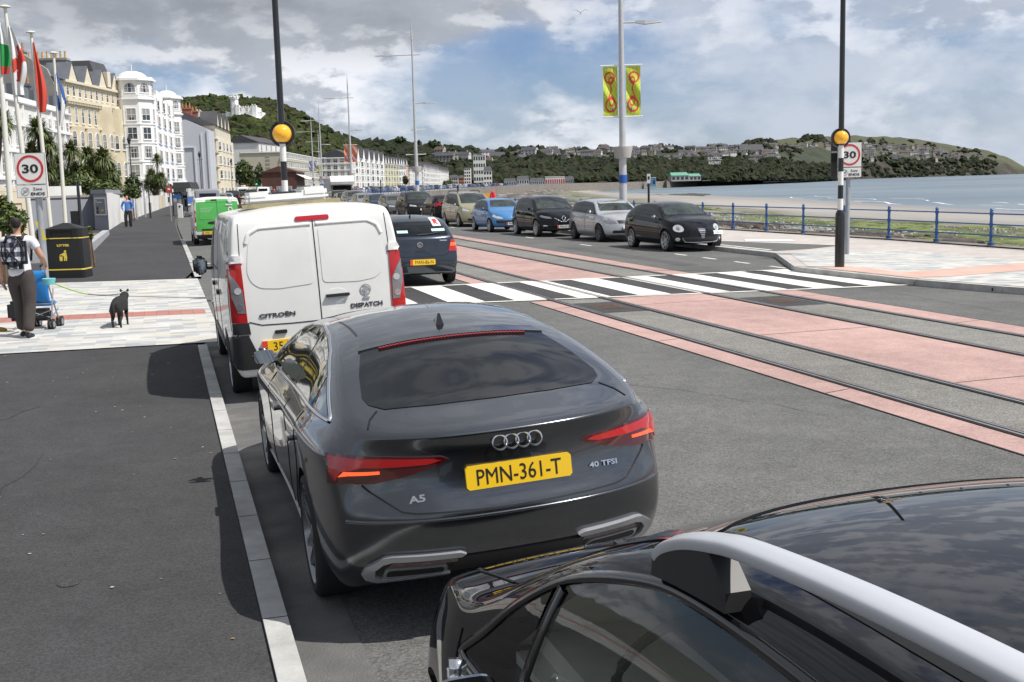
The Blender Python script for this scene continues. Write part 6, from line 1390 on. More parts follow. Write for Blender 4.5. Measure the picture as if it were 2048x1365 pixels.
def shrub(label, px, py, Y, rpx, hpx, n=900, size=.10, nm=3, grp='shrubs behind the garden walls', name='shrub', cat='shrub'):
    c = D(px, py, Y); sc = Y/2250; rx = rpx*sc; rz_ = hpx*sc; base = Vector((c.x, c.y, zg0(c.x, c.y))); t = thing(name, label, cat, base, 0, grp); rg = random.Random(int(px*3+py)); m = MB()
    for k in range(max(4, int(rpx/6))): leafy(m, Vector((rg.uniform(-.6,.6)*rx, rg.uniform(-.3,.3)*rx, c.z-base.z+rg.uniform(-.35,.35)*rz_)), rx*.55, rx*.5, rz_*.62, n//4, size, rg, nm)
    m.build('crown', LS, t); st = MB()
    for k in range(4): a = rg.random()*6; st.tube([(math.cos(a)*.1,math.sin(a)*.1,-.2),(math.cos(a)*rx*.2,math.sin(a)*rx*.2,max(.3,(c.z-base.z)))], [.05,.02], 5)
    st.build('stem', M_BARK, t)
shrub('tall bright green bush at the left edge beside the beige wall', 8, 425, 26, 26, 48, 1700, .075, 3)
shrub('spiky low bush between the man with the backpack and the beige wall', 38, 440, 27, 20, 30, 700, .06, 3)
shrub('green bush under the palms left of the advertising pillar', 160, 372, 80, 30, 18, 900, .14)
shrub('green bush behind the top of the grey wall', 205, 378, 80, 26, 16, 900, .14)
shrub('trailing shrub spilling over the white wall behind the man in blue', 262, 385, 74, 16, 18, 900, .11)
shrub('brown green shrub below the broad palm', 185, 372, 88, 34, 16, 900, .14, 4)
shrub('dark shrub in front of the white hotel ground floor', 262, 362, 118, 20, 20, 900, .16, 2)
shrub('dark green hedge left of the hotel entrance', 335, 378, 150, 16, 10, 500, .16, 2)
shrub('round clipped tree on the seafront before the low white hotel', 811, 362, 560, 7.5, 11, 900, .5, 2, 'trees along the bay', 'tree', 'tree')
shrub('yellow green tree near the end of the white terraces', 896, 368, 640, 11, 9, 900, .55, 3, 'trees along the bay', 'tree', 'tree')
shrub('dark tree in front of the beige 1960s block', 513, 352, 325, 13, 26, 1300, .4, 2, 'trees along the bay', 'tree', 'tree')
shrub('wide leafy tree at the foot of the hill beside the beige block', 480, 352, 318, 26, 34, 1800, .45, 3, 'trees along the bay', 'tree', 'tree')
for i, (px, py, w_) in enumerate(((802,280,13),(692,283,12),(868,289,12))):
    shrub(['cluster of dark pines on the second ridge','dark rounded tree at the saddle of the hills','dark tree crown on the skyline above the white terraces'][i], px, py, 1150, w_, 8, 900, 1.3, 2, 'skyline trees', 'tree', 'tree')
# ================================================================== OTHER VEHICLES
def spec(L=4.0, hw=.84, H=1.46, rw=.31, ro=.78, fo=.82, cowl=.98, cz=1.02, nose=.70, hood=.92, rf=.35, rr=-1.35, ty=-1.88, tz=1.0, tailz=.98, belt=(.93,.88), dlo=None, pillars=(-.55,), tumble=.36, doors=(-.1,.78), levels=None, crown=.06, z0=.2, ws=None, rwin=None):
    h2 = L/2
    top = [(-h2,tailz-.02),(-h2+.06,tz+.02),(rr-(rr+h2)*.35,H-.13),(rr,H-.05),((rr+rf)/2,H),(rf,H-.05),(rf+.15,H-.12),(cowl,cz),(cowl+.12,cz-.035),((cowl+h2)/2,hood),(h2-.25,hood-.10),(h2-.05,nose)]
    bl = [(-h2,tz-.06),(rr,belt[0]+.06),(0,belt[0]),(cowl,belt[1]+.02),(h2,nose-.02)]
    w = [(-h2,hw-.16),(-h2+.15,hw-.06),(-h2+ro,hw),(0,hw-.01),(h2-fo,hw),(h2-.35,hw-.08),(h2-.1,hw-.24),(h2,hw-.34)]
    yb_ = -h2+.21; ye_ = h2-.53
    mids = sorted(set([yb_, rr-(rr+h2)*.42, rr-.02, rr+.35, (rr+rf)/2, rf-.15, rf+.12, (rf+cowl)/2+.05, cowl-.03, cowl+.09, (cowl+.09+ye_)/2, ye_])); ys = [-h2+.03]+[y for y in mids if yb_-.001 <= y <= ye_+.001]+[h2-.1]
    z7 = lambda top_, bot: [bot+(top_-bot)*f for f in (0,.16,.42,.70,.86,.94,1.)]
    rz = z7(tz, z0+.05); fz = z7(nose, z0+.02)
    rear = [(hw-.16,rz[0],-h2+.12,-h2+.04),(hw-.07,rz[1],-h2+.13,-h2),(hw-.055,rz[2],-h2+.14,-h2-.01),(hw-.08,rz[3],-h2+.15,-h2+.03),(hw-.11,rz[4],-h2+.16,-h2+.05),(hw-.13,rz[5],-h2+.16,-h2+.06),(hw-.16,rz[6],-h2+.16,-h2+.07)]
    fx_ = [(hw-.26,fz[0],h2-.36,h2-.08),(hw-.13,fz[1],h2-.38,h2-.01),(hw-.10,fz[2],h2-.42,h2),(hw-.13,fz[3],h2-.44,h2-.03),(hw-.18,fz[4],h2-.46,h2-.06),(hw-.22,fz[5],h2-.46,h2-.09),(hw-.27,fz[6],h2-.46,h2-.13)]
    return dict(L=L, hw=hw, rw=rw, axles=(-h2+ro, h2-fo), z0=z0, crown=crown, top=top, belt=bl, w=w, ys=ys, rear=rear, front=fx_, tumble=tumble, shoulder=.05, fx=[1,.93,.78,.45,0,-.45,-.78,-.93,-1], gap=.045,
        dlo=dlo or (rr-.12, cowl-.02, pillars), doors=doors, handles=[d-.0+(-.25) for d in doors][:1] if len(doors) == 1 else [doors[0]-.0-.28+.05, doors[1]-.68], mirror=(cowl-.28, belt[1]+.06), ws=ws or (hw-.20, cz+.03, hw-.33, H-.10), rwin=rwin or (hw-.22, tz+.04, hw-.34, H-.14), nose=nose, tz=tz, H=H, h2=h2, **(dict(levels=levels) if levels else {}))
def circ(cx, cz, rx, rz=None, n=18): rz = rz or rx; return [(cx+rx*math.cos(a), cz+rz*math.sin(a)) for a in np.linspace(0, 2*math.pi, n+1)[:-1]]
ROW = 'cars parked nose towards the crossing along the promenade'
def face_us(s, t_left, hw, L): return ST(s, t_left+hw)            # s = centre
def rowloc(s, tl, hw): return ST(s, tl+hw-.02)
# Golf-like dark blue hatch seen from behind (moving)
P_NAVY = paint('dark slate blue', (.028,.038,.054), .4, .25, .8, .2)
SP = spec(L=4.15, hw=.865, H=1.44, ty=-1.9, rr=-1.30, tz=.98, belt=(.95,.92), cowl=1.0, z0=.22)
c, root = simple_car(SP, 'moving_car', 'dark blue grey hatchback with a red R plate driving over the crossing', None, P_NAVY, None, ST(24.35, 4.93), AX, wheels=dict(w=.19, spokes=7), glass=M_GLASS)
c.plate('B', .04, .50, 'MAN-86-N', M_YPL, gb=True)
for pl, m_ in (([(-.80,.70),(-.79,.93),(-.66,.93),(-.60,.70)], M_REDL), ([(-.79,.80),(-.785,.87),(-.655,.87),(-.635,.80)], M_ORL)): a = c.panel('tail_light', 'B', pl, m_, off=.01 if m_ is M_REDL else .014, step=.04); c.mirror(a)
MB().lathe([(.043,-.01),(.056,-.01),(.056,.012),(.043,.012)], 24, 0, frameM(tuple(c.hit('B',0,.85)[0]+Vector((0,-.01,0))), (1,0,0), (0,0,1)), close=True).build('badge', M_BADGE, root, smooth=True)
h, n = c.hit('B', 0, .85)
q = MB()
for a, b in (((-.03,.028),(-.012,-.03)),((-.012,-.03),(0,.0)),((0,0),(.012,-.03)),((.012,-.03),(.03,.028)),((-.012,.035),(0,.006)),((0,.006),(.012,.035))): q.tube([(a[0],h.y-.016,.85+a[1]),(b[0],h.y-.016,.85+b[1])], .005, 5)
q.build('badge_letters', M_BADGE, root)
btxt(c, 'GOLF', -.55, .85, .17, .03); btxt(c, 'TURBO', .50, .92, .17, .025); btxt(c, 'MATCH', -.50, .69, .2, .04, m=M_DALLOY)
c.panel('boot_handle', 'B', [(-.1,.70),(.1,.70),(.1,.735),(-.1,.735)], M_SEAM, off=.004, step=.05); c.strip('wiper', 'B', [(-.02,1.035),(.2,1.045),(.42,1.07)], .018, M_BLK, off=.02)
c.strip('boot_gap', 'B', [(-.66,1.0),(-.62,.70),(-.55,.62),(0,.605),(.55,.62),(.62,.70),(.66,1.0)], .008, M_SEAM); c.panel('bumper_strip', 'B', [(-.78,.42),(.78,.42),(.78,.455),(-.78,.455)], M_BLK, off=.006, step=.08)
o = c.panel('learner_plate', 'B', [(.36,1.20),(.54,1.20),(.52,1.36),(.35,1.36)], M_WPL, off=.012, step=.05); c.panel('plate_mark', 'B', [(.40,1.23),(.42,1.23),(.42,1.26),(.47,1.23),(.50,1.23),(.46,1.27),(.495,1.29),(.48,1.33),(.40,1.33)], mat('red letter', (.6,.03,.03), .5), off=.016, parent=o, step=.03)
for x0, x1, z0_ in ((-.42,-.20,1.08),(.30,.58,1.10)): c.panel('sticker', 'B', [(x0,z0_),(x1,z0_),(x1,z0_+.05),(x0,z0_+.05)], mat('pale blue sticker', (.45,.68,.68), .5), off=.012, step=.05)
fn = MB(); h, n = c.hit('T', 0, -1.15); fn.tube([h, h+Vector((0,-.05,.05)), h+Vector((0,-.09,.06))], [.02,.012,.004], 6); fn.build('roof_antenna', M_BLK, root)
# --- parked row, nearest first: specs
P_MITO = paint('black nearest', (.003,.003,.004), .0, .5, .9)
SPm = spec(L=4.06, hw=.86, H=1.44, rf=.30, rr=-1.15, cowl=1.0, nose=.66, hood=.90, tz=1.02, belt=(.98,.90), pillars=(-.62,), doors=(.80,), ro=.78, fo=.80, tumble=.42, rw=.315)
c, root = simple_car(SPm, 'parked_car', 'black car with round headlights and a v shaped grille, nearest in the promenade row', ROW, P_MITO, None, rowloc(31.42, 13.98, .86), AX+math.pi, glass=M_GLASSG, wheels=dict(w=.21, spokes=5), mcap=M_CHROME)
poly_m(c, 'headlight', 'F', circ(-.60,.665,.125,.105), M_CLRL, off=.014, step=.05, edge=.02)
for a in poly_m(c, 'lamp_bulb', 'F', circ(-.60,.655,.045), M_GRYL, off=.02, step=.03): pass
c.panel('grille', 'F', [(-.11,.66),(-.07,.67),(.07,.67),(.11,.66),(.10,.55),(0,.36),(-.10,.55)], M_BLK, off=.008, step=.04)
for k in range(6): z = .63-.047*k; w_ = .10-.011*k; c.panel('grille_bar', 'F', [(-w_,z-.008),(w_,z-.008),(w_,z+.008),(-w_,z+.008)], M_CHROME, off=.018, step=.04)
c.panel('lower_grille', 'F', [(-.50,.30),(-.54,.42),(.54,.42),(.50,.30)], M_BLK, off=.006); c.strip('chrome_strip', 'F', [(-.56,.40),(-.50,.29),(-.3,.275),(.3,.275),(.50,.29),(.56,.40)], .014, M_CHROME, off=.014, lift=.006)
poly_m(c, 'fog_light', 'F', circ(-.66,.36,.05), M_CLRL, off=.01, step=.03); c.plate('F', -.44, .53, 'PMN 228-A', M_WPL, w=.50)
P_SILVER = paint('silver', (.52,.53,.55), .55, .3, spec=.5)
SPs = spec(L=3.99, hw=.866, H=1.47, rf=.30, rr=-1.45, cowl=.95, nose=.74, hood=.95, belt=(.95,.92), ro=.72, fo=.82, tumble=.34, pillars=(-.50,))
c, root = simple_car(SPs, 'parked_car', 'silver hatchback parked second from the crossing in the promenade row', ROW, P_SILVER, None, rowloc(37.25, 14.22, .866), AX+math.pi, glass=M_GLASSG, wheels=dict(w=.2, spokes=6, rim=M_DALLOY))
poly_m(c, 'headlight', 'F', [(-.76,.68),(-.74,.76),(-.45,.72),(-.42,.63),(-.62,.62)], M_GRYL, off=.008, step=.05)
c.panel('grille', 'F', [(-.36,.63),(-.40,.72),(.40,.72),(.36,.63)], M_BLK, off=.008); c.strip('chrome_strip', 'F', [(-.40,.725),(0,.74),(.40,.725)], .014, M_CHROME, off=.012)
c.panel('lower_grille', 'F', [(-.55,.30),(-.6,.40),(.6,.40),(.55,.30)], M_BLK, off=.006); poly_m(c, 'fog_light', 'F', [(-.72,.37),(-.70,.43),(-.56,.42),(-.55,.37)], M_CLRL, off=.01, step=.03); c.plate('F', 0, .51, 'PMN 914', M_WPL, w=.50)
P_BLK2 = paint('glossy black', (.004,.004,.005), .0, .5, .9)
SPz = spec(L=4.08, hw=.89, H=1.55, rf=.20, rr=-1.35, cowl=1.12, nose=.78, hood=.98, belt=(1.0,.95), ro=.72, fo=.78, tumble=.36, pillars=(-.55,), rw=.33)
c, root = simple_car(SPz, 'parked_car', 'tall glossy black hatchback with a chrome diamond badge in the promenade row', ROW, P_BLK2, None, rowloc(42.1, 13.55, .89), AX+math.pi, glass=M_GLASSG, wheels=dict(w=.2, spokes=8))
poly_m(c, 'headlight', 'F', [(-.80,.76),(-.76,.82),(-.46,.74),(-.42,.68),(-.60,.69)], M_GRYL, off=.008, step=.05); c.strip('chrome_strip', 'F', [(-.34,.70),(-.18,.62),(-.10,.57),(.10,.57),(.18,.62),(.34,.70)], .03, M_CHROME, off=.012, lift=.008)
q = MB(); h, n = c.hit('F', 0, .69); 
for a, b in (((0,.10),(.075,0)),((.075,0),(0,-.10)),((0,-.10),(-.075,0)),((-.075,0),(0,.10))): q.tube([(a[0],h.y+.03,.69+a[1]),(b[0],h.y+.03,.69+b[1])], .017, 6)
q.build('badge', M_CHROME, root); c.plate('F', 0, .38, 'PMN-87-R', M_WPL, gb=True); c.panel('lower_grille', 'F', [(-.6,.26),(-.6,.34),(.6,.34),(.6,.26)], M_BLK, off=.006); poly_m(c, 'fog_light', 'F', [(-.72,.40),(-.70,.45),(-.58,.43),(-.58,.40)], M_CHROME, off=.01, step=.04)
P_SKYB = paint('bright blue', (.075,.235,.50), .35, .28)
SPp = spec(L=3.84, hw=.826, H=1.43, rf=.25, rr=-1.15, cowl=.92, nose=.66, hood=.86, belt=(.93,.88), ro=.62, fo=.78, pillars=(-.5,), doors=(.72,), tumble=.38, rw=.29)
c, root = simple_car(SPp, 'parked_car', 'bright blue small hatchback in the promenade row', ROW, P_SKYB, None, rowloc(46.85, 13.10, .826), AX+math.pi, glass=M_GLASSG, wheels=dict(w=.18, spokes=7))
poly_m(c, 'headlight', 'F', [(-.74,.66),(-.68,.75),(-.40,.62),(-.36,.56),(-.56,.57)], M_CLRL, off=.008, step=.05); c.panel('grille', 'F', [(-.62,.38),(-.62,.50),(.62,.50),(.62,.38)], M_BLK, off=.008); c.panel('badge', 'F', circ(0,.62,.05,.06,8), M_CHROME, off=.014, step=.03); c.plate('F', 0, .36, 'PMN 707', M_WPL, gb=True)
P_GOLD = paint('beige gold', (.40,.37,.24), .5, .3)
SPg = spec(L=4.59, hw=.915, H=1.68, rf=.35, rr=-1.95, cowl=1.45, cz=1.08, nose=.80, hood=.98, belt=(1.0,.96), ro=.90, fo=.95, pillars=(-1.15,-.15,.85), tumble=.30, rw=.32, doors=(-.1,.95), tz=1.05)
c, root = simple_car(SPg, 'parked_car', 'beige gold people carrier with curved roof bars in the promenade row', ROW, P_GOLD, None, rowloc(53.65, 13.47, .915), AX+math.pi, glass=M_GLASSG, wheels=dict(w=.2, spokes=7))
poly_m(c, 'headlight', 'F', [(-.80,.76),(-.78,.88),(-.62,.86),(-.50,.74),(-.58,.72)], M_CLRL, off=.008, step=.05); c.panel('grille', 'F', [(-.46,.60),(-.46,.66),(.46,.66),(.46,.60)], M_BLK, off=.008); c.panel('lower_grille', 'F', [(-.6,.30),(-.62,.40),(.62,.40),(.6,.30)], M_BLK, off=.006); c.plate('F', 0, .52, 'PMN 551', M_WPL, gb=True)
for sd in (-1, 1):
    pts = [(sd*.56, y, c.hit('T', sd*.56, y)[0].z+hz) for y, hz in ((.15,0),(.0,.06),(-.4,.08),(-1.2,.08),(-1.75,.06),(-1.9,0))]; MB().tube(pts, .02, 8).build('roof_bar', M_BLK, root, smooth=True)
GOLD = root
P_DARK = paint('dark purple grey', (.012,.011,.013), .1, .3, .4)
SPf = spec(L=3.95, hw=.86, H=1.46, rf=.4, rr=-1.2, cowl=1.0, nose=.7, hood=.9, belt=(.96,.9), tz=1.05, ro=.72, pillars=(-.6,))
c, root = simple_car(SPf, 'parked_car', 'dark hatchback with tall red tail lights facing away, behind the beige people carrier', ROW, P_DARK, None, rowloc(60.2, 13.75, .86), AX, glass=M_GLASSG, wheels=dict(w=.19, spokes=5))
for a in poly_m(c, 'tail_light', 'B', [(-.80,.85),(-.78,1.0),(-.72,1.04),(-.66,1.03),(-.66,.86)], M_REDL, off=.014, step=.04): pass
c.panel('side_tail_light', 'L', [(-1.92,.88),(-1.84,1.10),(-1.72,1.14),(-1.76,.98)], M_REDL, off=.008, mirror=True, step=.05); c.plate('B', 0, .62, 'PMN 3', M_YPL)
def mid_car(sp, label, p, s, t, glass=M_GLASS, face=True, head=M_CLRL, bars=False, grille=True, name='parked_car', group=ROW, rz=None, loc=None, proto=None, plate=''):
    c, root = simple_car(sp, name, label, group, p, None, loc or rowloc(s, t, sp['hw']), (AX+math.pi*face) if rz is None else rz, wheels=dict(w=.2, spokes=7), proto=proto, glass=M_GLASSG)
    n = sp['nose']; poly_m(c, 'headlight', 'F', [(-sp['hw']+.12,n-.04),(-sp['hw']+.16,n+.06),(-.46,n),(-.42,n-.08)], head, off=.008, step=.06)
    if grille: c.panel('grille', 'F', [(-.40,n-.12),(-.42,n-.02),(.42,n-.02),(.40,n-.12)], M_BLK, off=.008, step=.08); c.panel('lower_grille', 'F', [(-.55,.28),(-.58,.40),(.58,.40),(.55,.28)], M_BLK, off=.006, step=.08)
    a = c.panel('tail_light', 'B', [(-sp['hw']+.08,sp['tz']-.26),(-sp['hw']+.10,sp['tz']-.04),(-sp['hw']+.24,sp['tz']-.04),(-sp['hw']+.24,sp['tz']-.26)], M_REDL, off=.01, step=.06); c.mirror(a)
    c.plate('F', 0, n-.24, plate, M_WPL); c.plate('B', 0, sp['tz']-.35, plate, M_YPL)
    if bars:
        for sd in (-1, 1):
            pts = [(sd*(sp['hw']-.33), y, c.hit('T', sd*(sp['hw']-.33), y)[0].z+hz) for y, hz in ((.1,0),(.0,.05),(-.6,.07),(-1.4,.05),(-1.5,0))]; MB().tube(pts, .022, 8).build('roof_bar', M_ALLOY, root, smooth=True)
    return c, root
P_DGREY = paint('dark grey', (.02,.021,.023), .2, .28, .4); P_MGREY = paint('mid grey', (.15,.155,.16), .5, .3); P_LGREY = paint('light grey', (.32,.33,.34), .5, .3); P_DBLUE = paint('deep blue', (.015,.03,.07), .3, .3); P_RED = paint('red', (.32,.02,.02), .1, .3)
SU = spec(L=4.45, hw=.92, H=1.64, rf=.2, rr=-1.6, cowl=1.0, cz=1.12, nose=.82, hood=1.04, belt=(1.05,1.0), ro=.85, fo=.9, pillars=(-1.0,-.1), tumble=.34, rw=.35, tz=1.08)
HB = spec(L=4.3, hw=.88, H=1.47); ES = spec(L=4.55, hw=.90, H=1.46, rr=-1.75, tz=1.0, cowl=1.05, pillars=(-1.2,-.2), ro=.95, fo=.92)
cSU, rSU = mid_car(SU, 'dark grey tall car with roof bars, third beyond the beige people carrier', P_DGREY, 66.2, 13.6, bars=True)
cHB, rHB = mid_car(HB, 'mid grey hatchback with pale headlights, second of the three cars before the first gap', P_MGREY, 72.4, 13.55)
cES, rES = mid_car(ES, 'dark blue estate car in the middle of the promenade row', P_DBLUE, 78.6, 13.5)
mid_car(HB, 'light grey hatchback beyond the dark blue estate car', P_LGREY, 84.6, 13.5, proto=cHB)
mid_car(SU, 'mid grey tall car with roof bars beyond the light grey hatchback', P_MGREY, 90.4, 13.5, bars=True, proto=cSU)
mid_car(HB, 'dark grey hatchback near the camper van in the promenade row', P_DGREY, 96.2, 13.5, proto=cHB)
mid_car(SU, 'black four by four beside the camper van', P_BLK2, 101.8, 13.6, bars=True, proto=cSU)
def recolour(root, m):
    for ch in root.children:
        if ch.name.startswith('body') or ch.name.startswith('wing_mirror'):
            me = ch.data.copy(); ch.data = me
            for i, q_ in enumerate(me.materials):
                if q_ and q_.name.startswith('paint'): me.materials[i] = m
P_W2 = paint('car white', (.72,.72,.71), 0, .3)
FARC = [(rHB,'hatchback'),(rSU,'tall car'),(rES,'estate car')]
COLS = [(P_DGREY,'dark grey'),(P_W2,'white'),(P_LGREY,'light grey'),(P_BLK2,'black'),(P_MGREY,'mid grey'),(P_DBLUE,'dark blue'),(P_RED,'red')]
def far_copy(src, m, label, loc, rz, group):
    c = copy_tree(src); c.location = loc; c.rotation_euler = (0,0,rz); c['label'] = label; c['group'] = group; recolour(c, m); return c
rc = random.Random(5)
for i in range(7):
    src, nm = FARC[[0,2,0,1,0,2,1][i]]; m, cn = COLS[[3,0,2,5,4,0,1][i]]
    far_copy(src, m, cn+' '+nm+' in the promenade row beyond the camper van', ST(114+6*i, 14.4), AX+math.pi-.0009*2*(54+6*i)*.5, 'promenade row beyond the camper van')
# left-hand row up the hill side of the road
for i, (px, Y, ci, si) in enumerate(((452,118,2,0),(465,132,0,1),(481,150,0,0),(503,168,3,1),(517,182,1,0),(525,196,3,2),(438,104,4,0))):
    src, nm = FARC[si]; m, cn = COLS[ci]; p = D(px, 395, Y); p.z = zg(p.x, Y)
    far_copy(src, m, ['light grey hatchback showing above the right corner of the green van','dark grey tall car in the row right of the green van','dark grey hatchback beside the small white van up the road','black tall car right of the small white van up the road','white hatchback in the row before the arcade','black estate car at the far end of the row before the arcade','mid grey hatchback hidden behind the roof of the green van'][i], p, R(13), 'cars parked along the left kerb beyond the green van')
# traffic further off
for i, (px, py, si, ci, f) in enumerate(((545,398,0,0,1),(594,397,0,2,1),(612,402,1,0,0),(643,400,1,3,1),(662,404,2,0,1),(575,399,2,5,0))):
    p = G(px, py); p = D(px, 395, 185+i*6); p.z = zg(p.x, p.y); src, nm = FARC[si]; m, cn = COLS[ci]
    far_copy(src, m, cn+' '+nm+' on the bend before the arcade'+['',' near the traffic light',' by the dark pub',' below the pub canopy',' just left of the camper van',' behind the crossing pole'][i], p, R(10)+math.pi*f, 'cars on the bend')
# cars lining the bay road
n = 0
la = off_poly(FE, 9.5); lb = off_poly(FE, 15.5); lc = off_poly(FE, 29)
def along(P, d):
    for a, b in zip(P, P[1:]):
        L = (b-a).length
        if d <= L: v = a.lerp(b, d/L); v.z = zg0(v.x, v.y); return v, math.atan2(-(b.x-a.x), b.y-a.y)
        d -= L
    return None, 0
for P, gap_, d0, gname, f in ((la, 6.4, 58, 'cars parked along the bay railing', 0), (lb, 8.5, 62, 'cars parked in the middle of the bay road', 1), (lc, 7.5, 70, 'cars parked in front of the seafront hotels', 1)):
    d = d0
    while d < 470:
        p, rz = along(P, d); d += gap_*rc.uniform(.95,1.5)*(1+d/400)
        if p is None: break
        ci = rc.choice([0,1,1,2,2,3,4,5,6,0]); src, nm = rc.choice(FARC); c = src.copy(); COL.objects.link(c)
        for ch in src.children:
            b0 = ch.name.split('.')[0]
            if b0 in ('body','windscreen','rear_window','side_window','wheel','tail_light'):
                k_ = ch.copy(); COL.objects.link(k_); k_.parent = c
        c.location = p; c.rotation_euler = (0,0,rz+math.pi*f); c['group'] = gname; c['label'] = COLS[ci][1]+' '+nm+' among the '+gname; recolour(c, COLS[ci][0])
# ---- camper van
cv = thing('camper_van', 'white camper van with an overcab berth in the promenade row', 'camper van', ST(107.6, 15.2), AX+math.pi-.03, None)
q = MB()
def extr(poly, x0, x1, q): # side profile (y,z) extruded in x
    M = Matrix(((0,0,1,0),(1,0,0,0),(0,1,0,0),(0,0,0,1))); q.prism(poly, x0, x1, 0, M)
extr([(-3.1,.5),(1.0,.5),(1.0,1.95),(2.05,2.1),(2.15,2.35),(1.9,2.9),(-3.1,2.95)], -1.1, 1.1, q); q.build('body', P_WHITE, cv)
q = MB(); extr([(1.0,.4),(2.9,.4),(2.95,.9),(2.7,1.15),(1.95,1.35),(1.3,2.0),(1.0,2.0)], -.98, .98, q); q.build('cab', P_LGREY, cv)
MB().add([(-.88,1.98,1.38),(.88,1.98,1.38),(.8,1.36,1.99),(-.8,1.36,1.99)], [(0,1,2,3)]).build('windscreen', M_GLASS, cv).location = (0,.03,.02)
for sx in (-1, 1): MB().cbox((sx*.99,1.5,1.5), (.03,.7,.5)).build('side_window', M_GLASS, cv); MB().cbox((sx*.7,2.93,.8), (.35,.06,.2)).build('headlight', M_CLRL, cv)
wa, wb = wheel_meshes(.34, .22, 6)
for sx in (-1, 1):
    for y in (-2.0, 2.0): o = link('wheel', wa, cv, (sx*.92,y,.34)); o.rotation_euler = (0,0,math.pi if sx < 0 else 0); link('rim', wb, o)
# ---- green van
P_GREEN = mat('vivid green wrap', (.075,.42,.075), .35, coat=.8, var=.03); VG = dict(VN); VG['top'] = VN['top']
vg = Car(VG); vg.body if False else None
root = thing('van', 'bright green van with white corners parked beyond the block paved crossing', 'van', ST(45.6, 1.95), AX); root.scale = (.96,1,.90); vg.body(P_WHITE, root)
vg.panel('rear_wrap', 'B', [(-.80,.56),(-.78,1.84),(0,1.87),(.78,1.84),(.80,.56)], P_GREEN, off=.004, step=.1, rnd=.04)
vg.strip('door_gap', 'B', [(0,1.86),(0,.56)], .012, M_SEAM, off=.008); vg.strip('door_pressing', 'B', [(-.66,1.70),(-.66,1.15),(-.60,1.06),(-.05,1.04)], .018, P_GREEN, off=.006, lift=.008)
vg.strip('door_gap', 'B', [(-.70,1.74),(.70,1.74)], .010, M_SEAM, off=.008)
vg.panel('brake_light', 'B', [(-.22,1.80),(.0,1.80),(.0,1.85),(-.22,1.85)], M_DREDL, off=.016, step=.06)
for pl, m_ in (([(-.93,.95),(-.92,1.42),(-.80,1.42),(-.80,.95)], M_REDL), ([(-.92,1.12),(-.92,1.26),(-.81,1.26),(-.81,1.12)], M_CLRL), ([(-.91,.62),(-.91,.78),(-.80,.78),(-.80,.62)], M_REDL)): a = vg.panel('tail_light', 'B', pl, m_, off=.012 if m_ is M_REDL else .016, step=.06); vg.mirror(a)
vg.panel('handle_recess', 'B', circ(-.20,.90,.18,.06), M_BLK, off=.010, step=.05); vg.panel('plate_bar', 'B', [(-.60,.60),(-.60,.66),(-.02,.66),(-.02,.60)], M_BLK, off=.014); vg.plate('B', -.33, .50, 'HMN 157 E', M_YPL, gb=True, tilt=0)
vg.panel('bumper', 'B', [(-.93,.28),(-.92,.42),(.92,.42),(.93,.28)], M_BLK, off=.02, step=.1)
h, n = vg.hit('B', .47, 1.3)
me_o = text_obj('lettering', 'imple', .5, Matrix.Translation((.50,h.y-.012,1.36))@Matrix(((0,-1,0,0),(0,0,-1,0),(1,0,0,0),(0,0,0,1))), mat('white vinyl', (.75,.78,.74), .5), root, ext=.004, bold=.004, fit=(1.15,.34))
for k in range(3): vg.panel('small_print', 'B', [(-.62,1.50-.075*k),(-.62,1.508-.075*k),(-.15-.06*k,1.513-.075*k),(-.15-.06*k,1.505-.075*k)], MT['white vinyl'], off=.009, step=.08)
vg.panel('window', 'L', [(.52,1.22),(1.30,1.16),(1.02,1.62),(.52,1.72)], M_GLASS, off=.005, mirror=True, step=.1); vg.panel('windscreen', 'F', [(-.72,1.24),(.72,1.24),(.66,1.83),(-.66,1.83)], M_GLASS)
add_wheels(vg, w=.21, spokes=8, style='steel'); add_mirror(vg, 1.05, 1.18, M_BLK, size=(.20,.14,.28))
# vans up the road
def small_van(label, p, loc, rz, kind='van'):
    r_ = thing('van', label, 'van', loc, rz, 'vans further up the road'); vg.body(p, r_); vg.panel('windscreen', 'F', [(-.72,1.24),(.72,1.24),(.66,1.83),(-.66,1.83)], M_GLASS, step=.12)
    vg.panel('side_window', 'L', [(.52,1.22),(1.30,1.16),(1.02,1.62),(.52,1.72)], M_GLASS, off=.005, mirror=True, step=.12); add_wheels(vg, w=.21, spokes=8, style='steel')
    poly_m(vg, 'headlight', 'F', [(-.78,.80),(-.74,.94),(-.5,.9),(-.5,.78)], M_CLRL, off=.01, step=.08); a = vg.panel('tail_light', 'B', [(-.88,.9),(-.88,1.3),(-.8,1.3),(-.8,.9)], M_REDL, off=.01, step=.08); vg.mirror(a)
    vg.panel('rear_window', 'B', [(-.6,1.2),(-.58,1.62),(.58,1.62),(.6,1.2)], M_GLASS, off=.006, step=.12)
pv_ = D(413, 392, 84); pv_.z = zg(pv_.x, 84)
small_van('silver high roofed van behind the green van', P_LGREY, pv_, AX)
pv_ = D(486, 392, 176); pv_.z = zg(pv_.x, 176)
small_van('small white van parked up the road right of the green van', P_W2, pv_, R(13))
small_van('white van coming round the bend below the arcade', P_W2, D(528,396,175)*1., R(8)+math.pi)
for o in COL.objects:
    if o.get('label') == 'white van coming round the bend below the arcade': o.location.z = zg(o.location.x, o.location.y)
